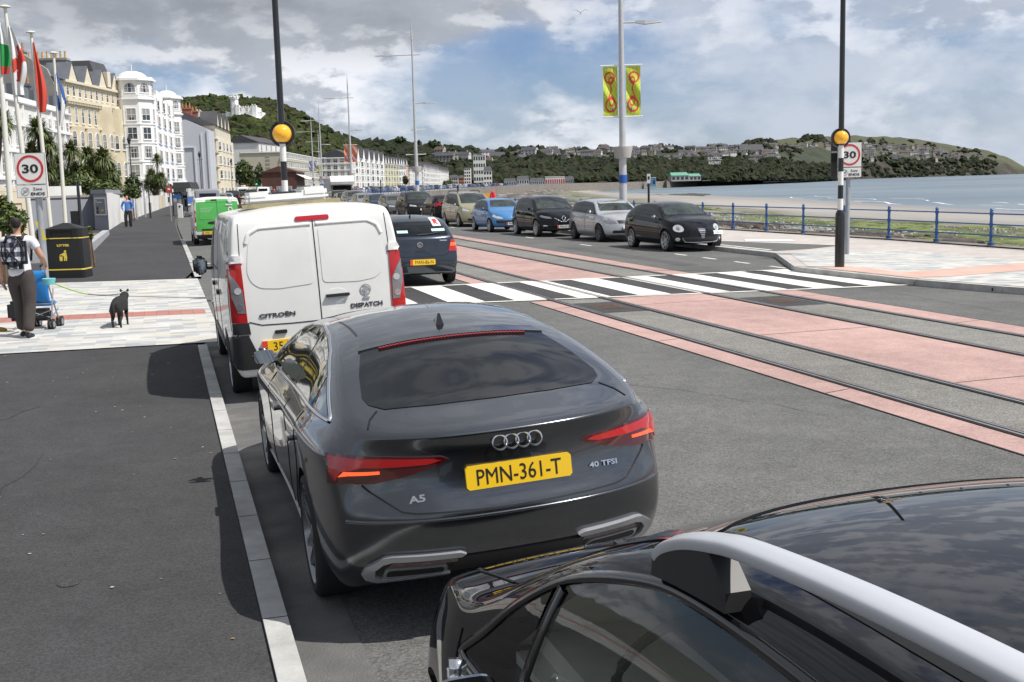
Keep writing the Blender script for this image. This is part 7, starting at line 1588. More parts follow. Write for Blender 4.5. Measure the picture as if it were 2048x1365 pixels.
# ================================================================== LAMPS, BEACONS, SIGNS, RAILING
M_GALV = mat('pale galvanised steel', (.52,.53,.54), .45, metal=.3, var=.06, vs=3); M_CONE = mat('grey lamp collar', (.42,.40,.38), .7); M_BAND = mat('blue band', (.02,.10,.38), .5); M_PBLK = mat('gloss black pole', (.012,.012,.012), .25, coat=.4); M_PWH = mat('white pole band', (.76,.76,.74), .4)
def flag_cloth(name, label_, w, h, cols, m_fn): pass
def cloth(w, h, fn, nx=14, nz=26, wav=.06, seed=0.):
    vs = []; fs = []; mi = []
    for j in range(nz+1):
        for i in range(nx+1):
            x = -w/2+w*i/nx; z = h*j/nz; vs.append((x, wav*math.sin(i/nx*5+seed+j*.13)*math.sin(j/nz*math.pi)*1.2, z))
    for j in range(nz):
        for i in range(nx): a = j*(nx+1)+i; fs.append((a,a+1,a+nx+2,a+nx+1)); mi.append(fn((i+.5)/nx, (j+.5)/nz))
    return vs, fs, mi
def banner_art(u, v, seed=0):
    """interlaced knot of rings: 0 ground, 1 dark, 2 knot, 3 blue"""
    x, y = (u-.5)*.62, v
    def ring(cx, cy, rx, ry, w): d = math.hypot((x-cx)/rx, (y-cy)/ry); return abs(d-1) < w
    if ring(.02,.22,.22,.13,.17) or ring(-.03,.78,.20,.10,.20) or ring(.05,.30,.10,.09,.22) or ring(.03,.72,.09,.06,.3): return 2
    if abs(x+.02-.05*math.sin(y*14)) < .03 and .3 < y < .72: return 2
    if math.hypot(x-.10, (y-.12)*1.0) < .045: return 3
    if math.sin(x*40+y*23+2*math.sin(y*31)) > .75: return 1
    return 0
BANL = [mat('lime banner', (.55,.62,.06), .75), mat('green banner', (.30,.50,.05), .75), mat('red knot print', (.62,.06,.05), .75), mat('blue print', (.07,.12,.5), .75)]
BANO = [mat('orange banner', (.75,.24,.06), .75), mat('dark orange banner', (.66,.18,.05), .75), mat('blue knot print', (.06,.20,.42), .75), mat('purple print', (.20,.05,.28), .75)]
BANB = [mat('pale blue banner', (.25,.45,.60), .75), mat('mid blue banner', (.2,.36,.55), .75), mat('pink knot print', (.55,.12,.18), .75), BANL[0]]
def street_lamp(label, X, Y, banner=None, H=13.9, left=True, low=True):
    z0 = zg(X, Y); t = thing('street_lamp', label, 'street lamp', (X,Y,z0), R(-4), 'tall promenade street lamps')
    q = MB(); q.tube([(0,0,-.1),(0,0,3.1)], [.15,.14], 18); q.tube([(0,0,3.1),(0,0,7),(0,0,12.4)], [.125,.10,.06], 16); q.tube([(0,0,12.4),(0,0,12.6),(0,0,13.9)], [.075,.07,.005], 10); q.tube([(0,0,2.85),(0,0,2.9),(0,0,3.08)], [.145,.17,.145], 14); q.build('pole', M_GALV, t, smooth=True)
    MB().lathe([(.14,2.9),(.30,2.92),(.37,3.28),(.37,3.34),(.12,3.34)], 28, 0).build('collar', M_CONE, t, smooth=True)
    MB().tube([(0,0,1.98),(0,0,2.28)], .158, 18).build('blue_band', M_BAND, t, smooth=True)
    def arm(z, x0, x1, hx, hl):
        q = MB(); q.tube([(x0,0,z),(x1,0,z)], .035, 8); o = q.build('arm', M_GALV, t, smooth=True)
        s = 1 if hl > 0 else -1; MB().add([(hx,-.09,z-.04),(hx+hl*.35,-.14,z-.09),(hx+hl,-.10,z-.03),(hx,.09,z-.04),(hx+hl*.35,.14,z-.09),(hx+hl,.10,z-.03),(hx,-.08,z+.05),(hx+hl*.35,-.12,z+.05),(hx+hl,-.08,z+.03),(hx,.08,z+.05),(hx+hl*.35,.12,z+.05),(hx+hl,.08,z+.03)], [(0,1,7,6),(1,2,8,7),(3,9,10,4),(4,10,11,5),(6,7,10,9),(7,8,11,10),(0,3,4,1),(1,4,5,2),(0,6,9,3),(2,5,11,8)]).build('lamp_head', M_GALV, t)
    arm(11.35, -2.1, .55, -1.45, -1.3 if left else 1.3) if left else None
    arm(7.9, .1, .62, .55, .95)
    if banner:
        for z in (6.35, 4.45): MB().tube([(-.78,0,z),(.78,0,z)], .025, 8).build('banner_arm', M_PWH, t, smooth=True)
        for k, cx in enumerate((-.43, .43)):
            vs, fs, mi = cloth(.54, 1.82, (lambda u, v, k=k: banner_art(u if k == 0 else 1-u, v)), 30, 70, .05, k*2.)
            o = MB(); o.v = [(x+cx, y, z+4.49) for x, y, z in vs]; o.f = fs; o.mi = mi; o.build('banner', banner, t, smooth=True, ang=180)
    else:
        for z in (6.0, 4.2): MB().tube([(-.75,0,z),(.75,0,z)], .025, 8).build('banner_arm', M_PWH, t, smooth=True)
    return t
p1_ = D(1246, 360, 43.2); street_lamp('nearest tall street lamp with lime green knotwork banners', p1_.x, 43.2, BANL, left=False)
for i, (px, Y, bn, lb) in enumerate(((834.5,84,None,'tall street lamp without banners rising above the parked row'),(704,124,BANO,'tall street lamp carrying orange banners'),(645,166,None,'thin distant street lamp left of the orange banners'),(628,200,BANB,'distant street lamp carrying pale blue banners'),(641,246,BANL,'farthest street lamp with small yellow banners'))):
    p = D(px, 372, Y); street_lamp(lb, p.x, Y, bn)
M_AMBER = mat('amber plastic globe', (.85,.42,.01), .12, coat=1., spec=.6, emit=((1,.45,.0), .12))
def beacon(label, px_g, py_g, Y, base, H=6.8, halo=True, rg=.20):
    p = D(px_g, py_g, Y); x, y = p.x, Y; z0 = zg(x, y)+base; t = thing('crossing_beacon', label, 'crossing beacon', (x,y,z0), 0, 'zebra crossing beacons'); gz = p.z-z0
    q = MB(); q.tube([(0,0,-.1),(0,0,1.12),(0,0,1.18),(0,0,1.25)], [.105,.105,.10,.06], 18); q.build('base_sleeve', M_PBLK, t, smooth=True)
    n = 5; zs = [1.2+(gz-rg*.9-1.2)*k/n for k in range(n+1)]
    q = MB()
    for k in range(n): q.tube([(0,0,zs[k]),(0,0,zs[k+1])], .058, 16, 0 if k % 2 == 0 else 1)
    q.build('pole', [M_PWH, M_PBLK], t, smooth=True)
    MB().tube([(0,0,gz+rg*.8),(0,0,H)], [.06,.052], 14).build('upper_pole', M_PBLK, t, smooth=True)
    MB().lathe([(rg*math.sin(a), gz-rg*math.cos(a)) for a in np.linspace(.001, math.pi-.001, 20)], 32, 0).build('globe', M_AMBER, t, smooth=True)
    MB().lathe([(rg*.98,-.03),(rg*1.33,-.035),(rg*1.36,0),(rg*1.33,.035),(rg*.98,.03)], 36, 0, Matrix.Translation((0,.05,gz))@Matrix.Rotation(R(90),4,'X')@Matrix.Rotation(0,4,'Z'), close=True).build('halo_ring', M_PBLK, t, smooth=True)
    MB().tube([(0,0,gz-rg*1.05),(0,0,gz-rg*.85)], [.07,.09], 14).build('globe_collar', M_PBLK, t, smooth=True)
    return t
beacon('amber globe beacon on a striped pole rising behind the white van', 564, 268, 21.0, .0, 6.8, rg=.175)
pR = G(1683, 535, .12); beacon('amber globe beacon on a striped pole standing on the build-out at the right', 1682.5, 276, pR.y, .12, 6.8, rg=.155)
M_SIGNW = mat('white reflective sign face', (.70,.70,.68), .45); M_SIGNR = mat('sign red ring', (.50,.03,.03), .45); M_SGY = mat('grey sign print', (.28,.28,.29), .5); M_POST = mat('grey steel post', (.33,.35,.37), .5, metal=.3, var=.1, vs=4)
def speed_sign(label, X, Y, z0, zc, w, postdx=.0, post_r=.05, ptop=None, yellow=False, tilt=0.):
    t = thing('speed_sign', label, 'road sign', (X,Y,z0), tilt, 'thirty limit signs'); h = w*1.02; q = MB()
    MB().tube([(postdx,.09,-.1),(postdx,.09,(ptop or zc+h*.5)-z0)], post_r, 14).build('post', M_POST, t, smooth=True)
    zc -= z0
    for nm, z, hh in (('sign_plate', zc, h), ('supplementary_plate', zc-h*.5-w*.225, w*.42)):
        b = MB(); b.cbox((0,.0,z), (w,.03,hh), 0); o = b.build(nm, M_SGY, t); f = MB(); f.cbox((0,-.017,z), (w*.965,.008,hh-.035*w), 0); f.build('sign_face', M_SIGNW, o)
        if nm == 'sign_plate':
            MB().lathe([(w*.365,0),(w*.44,0),(w*.44,.004),(w*.365,.004)], 48, 0, Matrix.Translation((0,-.022,z))@Matrix.Rotation(R(90),4,'X'), close=True).build('ring', M_SIGNR, o)
            text_obj('lettering', '30', .3, Matrix.Translation((0,-.0245,z))@Matrix.Rotation(R(90),4,'X'), M_INK, o, ext=.004, bold=.008, fit=(w*.53, w*.29))
        else:
            MB().lathe([(w*.115,0),(w*.135,0),(w*.135,.004),(w*.115,.004)], 32, 0, Matrix.Translation((-w*.22,-.022,z))@Matrix.Rotation(R(90),4,'X'), close=True).build('ring', M_SGY, o)
            text_obj('lettering', '20', .1, Matrix.Translation((-w*.22,-.0245,z))@Matrix.Rotation(R(90),4,'X'), M_SGY, o, ext=.003, bold=.002, fit=(w*.15, w*.10))
            MB().box((-.16*w,-.002,-.012*w),(.16*w,.002,.012*w), 0, Matrix.Translation((-w*.22,-.027,z))@Matrix.Rotation(R(-40),4,'Y')).build('bar', M_SGY, o)
            text_obj('lettering', 'Zone', .1, Matrix.Translation((w*.19,-.0245,z+w*.075))@Matrix.Rotation(R(90),4,'X'), M_INK, o, ext=.003, bold=.001, fit=(w*.30, w*.09)); text_obj('lettering', 'ENDS', .1, Matrix.Translation((w*.19,-.0245,z-w*.085))@Matrix.Rotation(R(90),4,'X'), M_INK, o, ext=.003, bold=.003, fit=(w*.46, w*.10))
    if yellow: MB().add([(postdx-.10,.03,1.12),(postdx+.0,.02,1.10),(postdx+.12,.02,.72),(postdx+.03,.03,.70)], [(0,1,2,3)]).build('yellow_notice', mat('yellow notice', (.8,.62,.02), .5), t).location.z = .35
    return t
pL = D(61, 338, 24.5); speed_sign('thirty zone ends sign on a grey post above the litter bin at the left', pL.x, 24.5, zg(pL.x, 24.5)+.05, pL.z, .655, .09, .075, yellow=True, ptop=pL.z+.1)
pS = G(1690, 510, .12); sc_ = D(1699, 310, pS.y); speed_sign('thirty zone ends sign partly behind the right hand beacon', sc_.x, pS.y, pS.z, sc_.z, .60, .0, .055, ptop=sc_.z)
bk = D(1689, 312, pS.y+.25); t = thing('road_sign', 'dark rear face of a second sign on the post behind the right hand beacon', 'road sign', (bk.x, bk.y, bk.z)); MB().cbox((-.06,.12,-.1), (.50,.03,.95)).build('plate', M_BLK, t); MB().cbox((-.06,.07,.1), (.5,.04,.04)).build('clamp', M_POST, t)
# promenade railing
rt = thing('railing', 'blue promenade railing with three rails along the beach', 'railing', (0,0,0))
def rp(s): return ST(s, float(np.interp(s, [-5,31,42,60,200], [21.55,21.55,20.85,20.75,20.5])), .10)
ss_ = [float(a) for a in np.arange(7.4, 168, 2.27)]; pm_ = None; far_ = MB()
pb = MB(); pb.tube([(0,0,0),(0,0,.14),(0,0,.15)], [.085,.085,.05], 12); pb.tube([(0,0,.15),(0,0,.98)], .040, 12); pb.lathe([(.0,1.07),(.035,1.05),(.05,1.02),(.035,.98),(.05,.96),(.04,.92)], 12); 
for z in (.33,.63,.92): pb.tube([(0,0,z-.045),(0,0,z+.045)], .052, 10)
for i, s in enumerate(ss_):
    if pm_ is None: o = pb.build('post', M_BLUE, rt, smooth=True); pm_ = o.data
    else: o = link('post', pm_, rt)
    o.location = rp(s)
for z in (.33,.63,.92): MB().tube([rp(s)+Vector((0,0,z)) for s in ss_], .019, 8).build('rail', M_BLUE, rt, smooth=True)
r2 = thing('railing', 'distant blue railing following the curve of the bay wall', 'railing', (0,0,0)); fp = []; d = 2
P_ = off_poly(FE, .6)
while d < 620:
    p, _ = along(P_, d)
    if p is None: break
    p.z += .15; fp.append(p); d += 4.5
for k, z in enumerate((.4,.75,1.1)): MB().tube([p+Vector((0,0,z)) for p in fp], .05, 5).build('rail', M_BLUE, r2)
q = MB(); q.box((-.06,-.06,0), (.06,.06,1.2)); o0 = q.build('post', M_BLUE, r2); o0.location = fp[0]
for p in fp[1:95]: link('post', o0.data, r2, p)
# lifebuoy, small posts
lp = D(985.5, 398, 62); z0 = zg(lp.x, 62)+.1; t = thing('lifebuoy_stand', 'tall red lifebuoy housing on the promenade behind the blue hatchback', 'lifebuoy', (lp.x, 62, z0)); lz = lp.z-z0
q = MB(); q.tube([(.0,0,-.1),(0,0,lz-.3)], .05, 8); q.build('post', M_POST, t)
q = MB(); pts = [(.13*math.cos(a)*.6,0,lz+.36*math.sin(a)) for a in np.linspace(0, 2*math.pi, 20)]; q.tube(pts, .085, 8); q.build('ring', mat('lifebuoy red', (.70,.03,.04), .5), t, smooth=True)
for (px, pt, pb_, Y, label, face) in ((1297,347,412,75,'black post with a small white notice on the promenade behind the black car',True),(915.5,372,410,95,'thin black post behind the beige people carrier',False),(761,360,395,140,'thin black post rising from the middle of the promenade row',False)):
    a = D(px, pt, Y); z0 = zg(a.x, Y); t = thing('sign_post', label, 'post', (a.x, Y, z0)); MB().tube([(0,0,0),(0,0,a.z-z0)], .075, 8).build('post', M_PBLK, t)
    if face: MB().cbox((0,-.09,a.z-z0-.35), (.24,.03,.62)).build('notice', M_SIGNW, t); MB().cbox((0,-.11,a.z-z0-.3), (.12,.01,.2)).build('notice_print', M_INK, t)
ob = D(970, 391, 70); t = thing('rescue_board', 'orange and yellow box beside the red lifebuoy', 'box', (ob.x, 70, zg(ob.x, 70)+.1)); MB().cbox((0,0,ob.z-.0-zg(ob.x,70)-.1), (.75,.4,.22)).build('cover', mat('orange cover', (.75,.33,.02), .5), t); MB().cbox((0,0,.5), (.12,.12,ob.z-.6)).build('leg', M_POST, t)
# ================================================================== PEOPLE, DOG, PUSHCHAIR
def skin(name, V, E, m, parent=None, sub=2, loc=None, root=0):
    me = bpy.data.meshes.new(name); me.from_pydata([v[:3] for v in V], E, []); o = bpy.data.objects.new(name, me); COL.objects.link(o)
    md = o.modifiers.new('k','SKIN'); md.use_smooth_shade = True; sv_ = me.skin_vertices[0].data
    for i, v in enumerate(V): r = v[3]; sv_[i].radius = r if isinstance(r, tuple) else (r, r); sv_[i].use_root = (i == root)
    s_ = o.modifiers.new('s','SUBSURF'); s_.levels = s_.render_levels = sub
    me = evaluated(o); me.materials.clear(); me.materials.append(m); me.polygons.foreach_set('use_smooth', [True]*len(me.polygons)); return link(name, me, parent, loc)
def chain(P, V, E, start):                       # append joints to a skeleton from vertex index start
    k = start
    for p in P: V.append(p); E.append((k, len(V)-1)); k = len(V)-1
    return k
def person(label, loc, rz, H=1.75, shirt=None, trousers=None, shoes=None, hair=None, skinm=None, ra=None, la=None, rl=None, ll=None, bald=False, fingers=True, group=None, sleeve=.55, bulk=1., shirt_len=.88):
    t = thing('person', label, 'person', loc, rz, group); s = H/1.75; S = lambda P: [(x*s,y*s,z*s,(tuple(q*s for q in r) if isinstance(r, tuple) else r*s)) for x,y,z,r in P]
    rl = rl or [(.10,0,.92,.085),(.105,.02,.50,.062),(.105,-.03,.09,.045)]; ll = ll or [(-.10,0,.92,.085),(-.105,.02,.50,.062),(-.105,-.03,.09,.045)]
    ra = ra or [(.195,0,1.43,.055),(.27,.0,1.15,.042),(.28,.06,.90,.030)]; la = la or [(-.195,0,1.43,.055),(-.27,.0,1.15,.042),(-.28,.06,.90,.030)]
    V = [(0,0,.96,(.135*bulk,.10*bulk))]; E = []
    k = chain([(0,0,1.12,(.125*bulk,.095)),(0,-.01,1.30,(.145*bulk,.10)),(0,-.01,1.43,(.12,.075)),(0,0,1.50,.05),(0,.01,1.55,.048),(0,.015,1.62,(.070,.082)),(0,.012,1.70,(.066,.078)),(0,.01,1.735,(.035,.04))], V, E, 0)
    for arm, sd in ((ra, 1), (la, -1)):
        a = chain([arm[0], arm[1], arm[2]], V, E, 3); ex, ey, ez, _ = arm[1]; hx, hy, hz, _ = arm[2]; d = Vector((hx-ex,hy-ey,hz-ez)).normalized()
        w = Vector((hx,hy,hz)); palm = w+d*.07; a = chain([(*palm,(.038,.018))], V, E, a)
        if fingers:
            side = d.cross(Vector((1,0,0))); side = side.normalized() if side.length > .1 else Vector((0,1,0)); curl = Vector((-sd,0,0))*.35
            for q, L in ((-.030,.068),(-.010,.078),(.010,.074),(.029,.058)):
                b0 = palm+d*.025+side*q; chain([(*b0,.010),(*(b0+d*L*.5+curl*.02),.009),(*(b0+d*L+curl*.07),.007)], V, E, a)
            b0 = w+d*.03+side*.032; chain([(*b0,.012),(*(b0+d*.03+side*.03),.010),(*(b0+d*.06+side*.035),.008)], V, E, a-0)
    for leg in (rl, ll):
        a = chain([leg[0], leg[1], leg[2]], V, E, 0)
    V = S(V); skin('body', V, E, skinm, t)
    # shirt
    A = lambda arm, f: (arm[0][0]+(arm[1][0]-arm[0][0])*f, arm[0][1]+(arm[1][1]-arm[0][1])*f, arm[0][2]+(arm[1][2]-arm[0][2])*f)
    V = [(0,0,shirt_len-.01,(.158*bulk,.128*bulk))]; E = []
    chain([(0,0,shirt_len+.10,(.155*bulk,.122*bulk)),(0,-.01,1.28,(.165*bulk,.122)),(0,-.01,1.415,(.135,.09)),(0,0,1.475,.065)], V, E, 0)
    for arm in (ra, la):
        if sleeve < 1: chain([(*arm[0][:3],.078),(*A(arm,.35),.072),(*A(arm,sleeve),.068)], V, E, 3)
        else: a = chain([(*arm[0][:3],.075),(*A(arm,.5),.066),(*arm[1][:3],.058),tuple(Vector(arm[1][:3]).lerp(Vector(arm[2][:3]),.55))+(.05,),tuple(Vector(arm[1][:3]).lerp(Vector(arm[2][:3]),.95))+(.042,)], V, E, 3)
    skin('shirt', S(V), E, shirt, t)
    V = [(0,0,1.06,(.140*bulk,.108*bulk))]; E = []; chain([(0,-.01,.92,(.156*bulk,.128*bulk))], V, E, 0)
    for leg in (rl, ll):
        k_, a_ = Vector(leg[1][:3]), Vector(leg[2][:3]); chain([(leg[0][0],leg[0][1],leg[0][2]-.06,.108*bulk),(*Vector(leg[0][:3]).lerp(k_,.5),.104*bulk),(*k_,.093),(*k_.lerp(a_,.5),.088),(*k_.lerp(a_,.97),.082)], V, E, 1)
    skin('trousers', S(V), E, trousers, t)
    for leg in (rl, ll):
        x, y, z, _ = leg[2]; V = [(x,y-.035,z-.035,.052),(x,y+.03,z-.045,.05),(x,y+.11,z-.055,.046),(x,y+.18,z-.065,.032)]; o = skin('shoe', S(V), [(0,1),(1,2),(2,3)], shoes, t)
    if not bald:
        V = [(0,-.05,1.585,(.052,.030)),(0,-.028,1.64,(.080,.075)),(0,-.015,1.70,(.082,.088)),(0,-.005,1.745,(.060,.066))]; o = skin('hair', S(V), [(0,1),(1,2),(2,3)], hair, t)
    for sd in (-1, 1): skin('ear', S([(sd*.078,.0,1.63,.018),(sd*.084,-.008,1.655,.014)]), [(0,1)], skinm, t, 1)
    skin('nose', S([(0,.085,1.655,.012),(0,.105,1.63,.015)]), [(0,1)], skinm, t, 1)
    for sd in (-1, 1): skin('eye', S([(sd*.03,.076,1.66,.010),(sd*.034,.076,1.66,.010)]), [(0,1)], M_INK, t, 1)
    skin('mouth', S([(-.022,.084,1.59,.006),(.022,.084,1.59,.006)]), [(0,1)], mat('lips', (.35,.13,.11), .6), t, 1)
    return t
SKIN = mat('skin', (.50,.28,.19), .55, var=.05, vs=9); SKIN2 = mat('tanned skin', (.55,.27,.19), .55)
M_TEE = mat('white cotton', (.72,.73,.78), .85, bump=.4, bs=14); M_TRO = mat('dark grey brown cloth', (.055,.045,.042), .9, var=.15, vs=4, bump=.5, bs=10); M_HAIR = mat('dark brown hair', (.016,.011,.009), .6, bump=.5, bs=60); M_SHOE = mat('black shoe', (.015,.015,.018), .6)
mp_ = G(52, 677, .055); man = person('man in a white shirt with a checked backpack pushing a blue pushchair', mp_, R(2), 1.76, M_TEE, M_TRO, M_SHOE, M_HAIR, SKIN,
    ra=[(.20,0,1.42,.058),(.30,.04,1.17,.046),(.25,.30,1.06,.034)], la=[(-.20,0,1.42,.058),(-.275,-.01,1.13,.044),(-.265,.02,.87,.033)],
    rl=[(.10,0,.92,.085),(.10,-.01,.50,.062),(.09,-.12,.09,.045)], ll=[(-.10,0,.92,.085),(-.09,.12,.52,.062),(-.08,.12,.09,.045)], bulk=1.12)
for o in list(man.children):
    if o.name.startswith('shoe'):
        xs = [v.co.x for v in o.data.vertices]; ys = [v.co.y for v in o.data.vertices]; MB().box((min(xs)+.005,min(ys)+.01,.0), (max(xs)-.005,max(ys)-.01,.02)).build('sole', M_TEE, o)
bpk = thing('backpack', 'black and white checked rucksack worn by the man at the left', 'backpack', mp_, R(2))
def bp_part(name, a, b, m, rr): q = MB(); rbox(q, a, b, rr); return q.build(name, m, bpk, smooth=True, ang=60)
def plaid():
    m = mat('checked cloth', (.5,.5,.5), .85); nt = m.node_tree; N = nt.nodes; L = nt.links; tc = N.new('ShaderNodeTexCoord'); sp = N.new('ShaderNodeSeparateXYZ'); L.new(tc.outputs['Object'], sp.inputs[0]); outs = []
    for k, sc in ((0, 9.), (2, 7.5)):
        a = N.new('ShaderNodeMath'); a.operation = 'MULTIPLY'; a.inputs[1].default_value = sc; L.new(sp.outputs[k], a.inputs[0]); f = N.new('ShaderNodeMath'); f.operation = 'FRACT'; L.new(a.outputs[0], f.inputs[0]); g_ = N.new('ShaderNodeMath'); g_.operation = 'GREATER_THAN'; g_.inputs[1].default_value = .55; L.new(f.outputs[0], g_.inputs[0]); outs.append(g_.outputs[0])
    s = N.new('ShaderNodeMath'); s.operation = 'ADD'; L.new(outs[0], s.inputs[0]); L.new(outs[1], s.inputs[1]); d = N.new('ShaderNodeMath'); d.operation = 'MULTIPLY'; d.inputs[1].default_value = .49; L.new(s.outputs[0], d.inputs[0])
    r = N.new('ShaderNodeValToRGB'); r.color_ramp.interpolation = 'CONSTANT'; e = r.color_ramp.elements; e[0].color = (.012,.016,.035,1); e[1].position = .4; e[1].color = (.12,.13,.17,1); e2 = e.new(.9); e2.color = (.62,.63,.66,1); L.new(d.outputs[0], r.inputs[0]); L.new(r.outputs[0], N['Principled BSDF'].inputs['Base Color']); return m
bp_part('main_pocket', (-.165,-.30,1.03), (.165,-.13,1.50), plaid(), .10); bp_part('back_panel', (-.175,-.20,1.02), (.175,-.11,1.49), M_SHOE, .07)
V = [(-.12,-.27,1.10,.014),(0,-.315,1.25,.012),(.12,-.27,1.40,.014)]; skin('strap', V, [(0,1),(1,2)], M_SHOE, bpk, 1); V = [(.12,-.27,1.10,.014),(0,-.315,1.25,.012),(-.12,-.27,1.40,.014)]; skin('strap', V, [(0,1),(1,2)], M_SHOE, bpk, 1)
for sd in (-1, 1): skin('shoulder_strap', [(sd*.11,-.15,1.44,.024),(sd*.115,-.04,1.515,.022),(sd*.12,.08,1.47,.022),(sd*.14,.13,1.30,.02),(sd*.16,.02,1.12,.018)], [(0,1),(1,2),(2,3),(3,4)], M_SHOE, bpk, 1)
a_ = np.linspace(0, 2*math.pi, 15); skin('piping', [(.15*math.cos(a), -.225-.04*abs(math.cos(a))*0, 1.265+.215*math.sin(a), .013) for a in a_[:-1]], [(i, (i+1) % 14) for i in range(14)], M_SHOE, bpk, 1)
# pushchair
M_AL = mat('grey pushchair tube', (.35,.36,.38), .35, metal=.7); M_PCB = mat('bright blue pushchair fabric', (.015,.20,.55), .7, bump=.3, bs=8)
pc = thing('pushchair', 'folding pushchair with a bright blue seat pushed by the man', 'pushchair', G(86, 659, .055), R(4))
for sx in (-1, 1):
    x = sx*.17; MB().tube([(x,-.32,1.02),(x,-.25,1.0),(x,-.02,.55),(x,.28,.08)], .012, 8).build('frame', M_AL, pc, smooth=True); MB().tube([(x,-.10,.09),(x,.0,.40),(x,.10,.62)], .012, 8).build('frame', M_AL, pc, smooth=True); MB().tube([(x,-.10,.16),(x,.26,.30)], .010, 8).build('frame', M_AL, pc, smooth=True)
    MB().tube([(x,-.38,1.00),(x,-.26,1.03)], .018, 8).build('handle', M_SHOE, pc, smooth=True)
    for y in (-.10, .30):
        for dx in (-.028, .028): MB().tube([(x+dx-.011,y,.085),(x+dx+.011,y,.085)], .085, 20).build('wheel', M_TYRE, pc, smooth=True); MB().tube([(x+dx-.013,y,.085),(x+dx+.013,y,.085)], .05, 14).build('hub', M_AL, pc)
MB().tube([(-.17,-.10,.30),(.17,-.06,.18)], .008, 6).build('cross_brace', M_AL, pc); MB().tube([(.17,-.10,.30),(-.17,-.06,.18)], .008, 6).build('cross_brace', M_AL, pc); MB().tube([(-.17,-.04,.40),(.17,-.04,.40)], .010, 6).build('cross_brace', M_AL, pc)
q = MB(); vs = []
for i in range(9):
    z = .92-.068*i
    for j in range(9): u = j/8*2-1; vs.append((u*(.15+.012*math.sin(i*.8)), -.17+.2*(i/8)-.07*(1-u*u)*math.sin(i/8*math.pi), z))
q.add(vs, [(a*9+b, a*9+b+1, (a+1)*9+b+1, (a+1)*9+b) for a in range(8) for b in range(8)]); o = q.build('seat_back', M_PCB, pc, smooth=True); md = o.modifiers.new('t','SOLIDIFY'); md.thickness = .02
q = MB(); rbox(q, (-.15,-.02,.36), (.15,.30,.42), .02); q.build('seat', M_PCB, pc, smooth=True); q = MB(); rbox(q, (-.13,-.08,.14), (.13,.16,.32), .04); q.build('basket', M_SHOE, pc, smooth=True)
hb = thing('bag', 'black carrier bag hanging beside the man\'s left leg', 'bag', G(30, 668, .055), 0); q = MB(); rbox(q, (-.13,.05,.18), (.05,.22,.48), .05); q.build('bag_body', M_SHOE, hb, smooth=True); MB().tube([(-.04,.13,.46),(-.04,.12,.86)], .008, 6).build('strap', M_SHOE, hb)
bowl = D(98, 563, mp_.y+.15); t = thing('bowl', 'turquoise dog lead reel hooked on the pushchair', 'lead reel', bowl); MB().lathe([(.0,-.05),(.07,-.05),(.085,.0),(.095,.04),(.08,.045),(.065,-.03),(0,-.035)], 20).build('cup', mat('turquoise plastic', (.18,.55,.62), .4), t, smooth=True)
# dog
M_FUR = mat('black fur', (.010,.009,.009), .7, bump=1., bs=40); dg_ = G(241, 655, .055)
t = thing('dog', 'small black dog on a green lead trotting over the pale paving', 'dog', dg_, R(4), None)
V = [(0,-.20,.36,(.10,.11))]; E = []
k1 = chain([(0,-.08,.37,(.105,.12)),(0,.06,.37,(.105,.125)),(0,.18,.38,(.10,.13)),(0,.26,.41,(.075,.09)),(0,.33,.455,(.07,.075)),(0,.39,.475,(.072,.07)),(0,.46,.46,(.034,.032)),(0,.51,.445,(.022,.02))], V, E, 0)
for sx in (-1, 1): chain([(sx*.055,-.18,.27,.055),(sx*.062,-.13,.20,.036),(sx*.060,-.205,.115,.020),(sx*.058,-.185,.03,.017),(sx*.058,-.155,.018,.019)], V, E, 0)
for sx in (-1, 1): o_ = .05*sx; chain([(sx*.055,.18,.27,.042),(sx*.055,.17+o_*.5,.17,.024),(sx*.052,.18+o_,.08,.017),(sx*.052,.18+o_,.025,.016),(sx*.052,.21+o_,.016,.018)], V, E, 3)
chain([(0,-.28,.41,.026),(0,-.33,.36,.022),(.01,-.345,.28,.018),(.015,-.335,.22,.008)], V, E, 0)
skin('body', V, E, M_FUR, t, 2)
for sx in (-1, 1): skin('ear', [(sx*.040,.37,.52,.028),(sx*.056,.365,.552,.019),(sx*.066,.36,.570,.007)], [(0,1),(1,2)], M_FUR, t, 1)
lead = thing('dog_lead', 'green and black dog lead stretching from the pushchair to the dog', 'dog lead', bowl); e = Vector((dg_.x, dg_.y+.30, dg_.z+.50))-bowl; q = MB()
pts = [e*f+Vector((0,0,-.10*math.sin(f*math.pi))) for f in np.linspace(.02, 1, 16)]; q.tube(pts[:8], .011, 6, 0); q.tube(pts[7:], .007, 6, 1); q.build('strap', [mat('lime webbing', (.35,.50,.12), .7), M_SHOE], lead)
# man in blue, others
M_BLTOP = mat('bright blue hooded top', (.06,.20,.55), .8, bump=.4, bs=12); bp0 = G(258, 458, 0); zb = bp0
person('bald man in a bright blue top and black trousers walking towards us', zb, math.pi+R(8), 1.80, M_BLTOP, M_SHOE, M_SHOE, M_HAIR, SKIN2, bald=True, sleeve=1., fingers=False, ra=[(.195,0,1.43,.055),(.30,-.02,1.17,.042),(.22,.10,.98,.03)], la=[(-.195,0,1.43,.055),(-.30,-.02,1.17,.042),(-.22,.10,.98,.03)], rl=[(.10,0,.92,.085),(.12,.03,.50,.062),(.13,.0,.09,.045)])
M_MUST = mat('mustard suede', (.30,.20,.03), .8); M_RUST2 = mat('rust red trousers', (.30,.06,.03), .85)
pe = G(3, 664, .055); pe.x -= .17; person('person mostly outside the left edge wearing mustard shoes and rust trousers', pe, R(-75), 1.7, M_TEE, M_RUST2, M_MUST, M_HAIR, SKIN, fingers=False, rl=[(.10,0,.92,.085),(.10,.06,.50,.055),(.10,.09,.09,.045)])
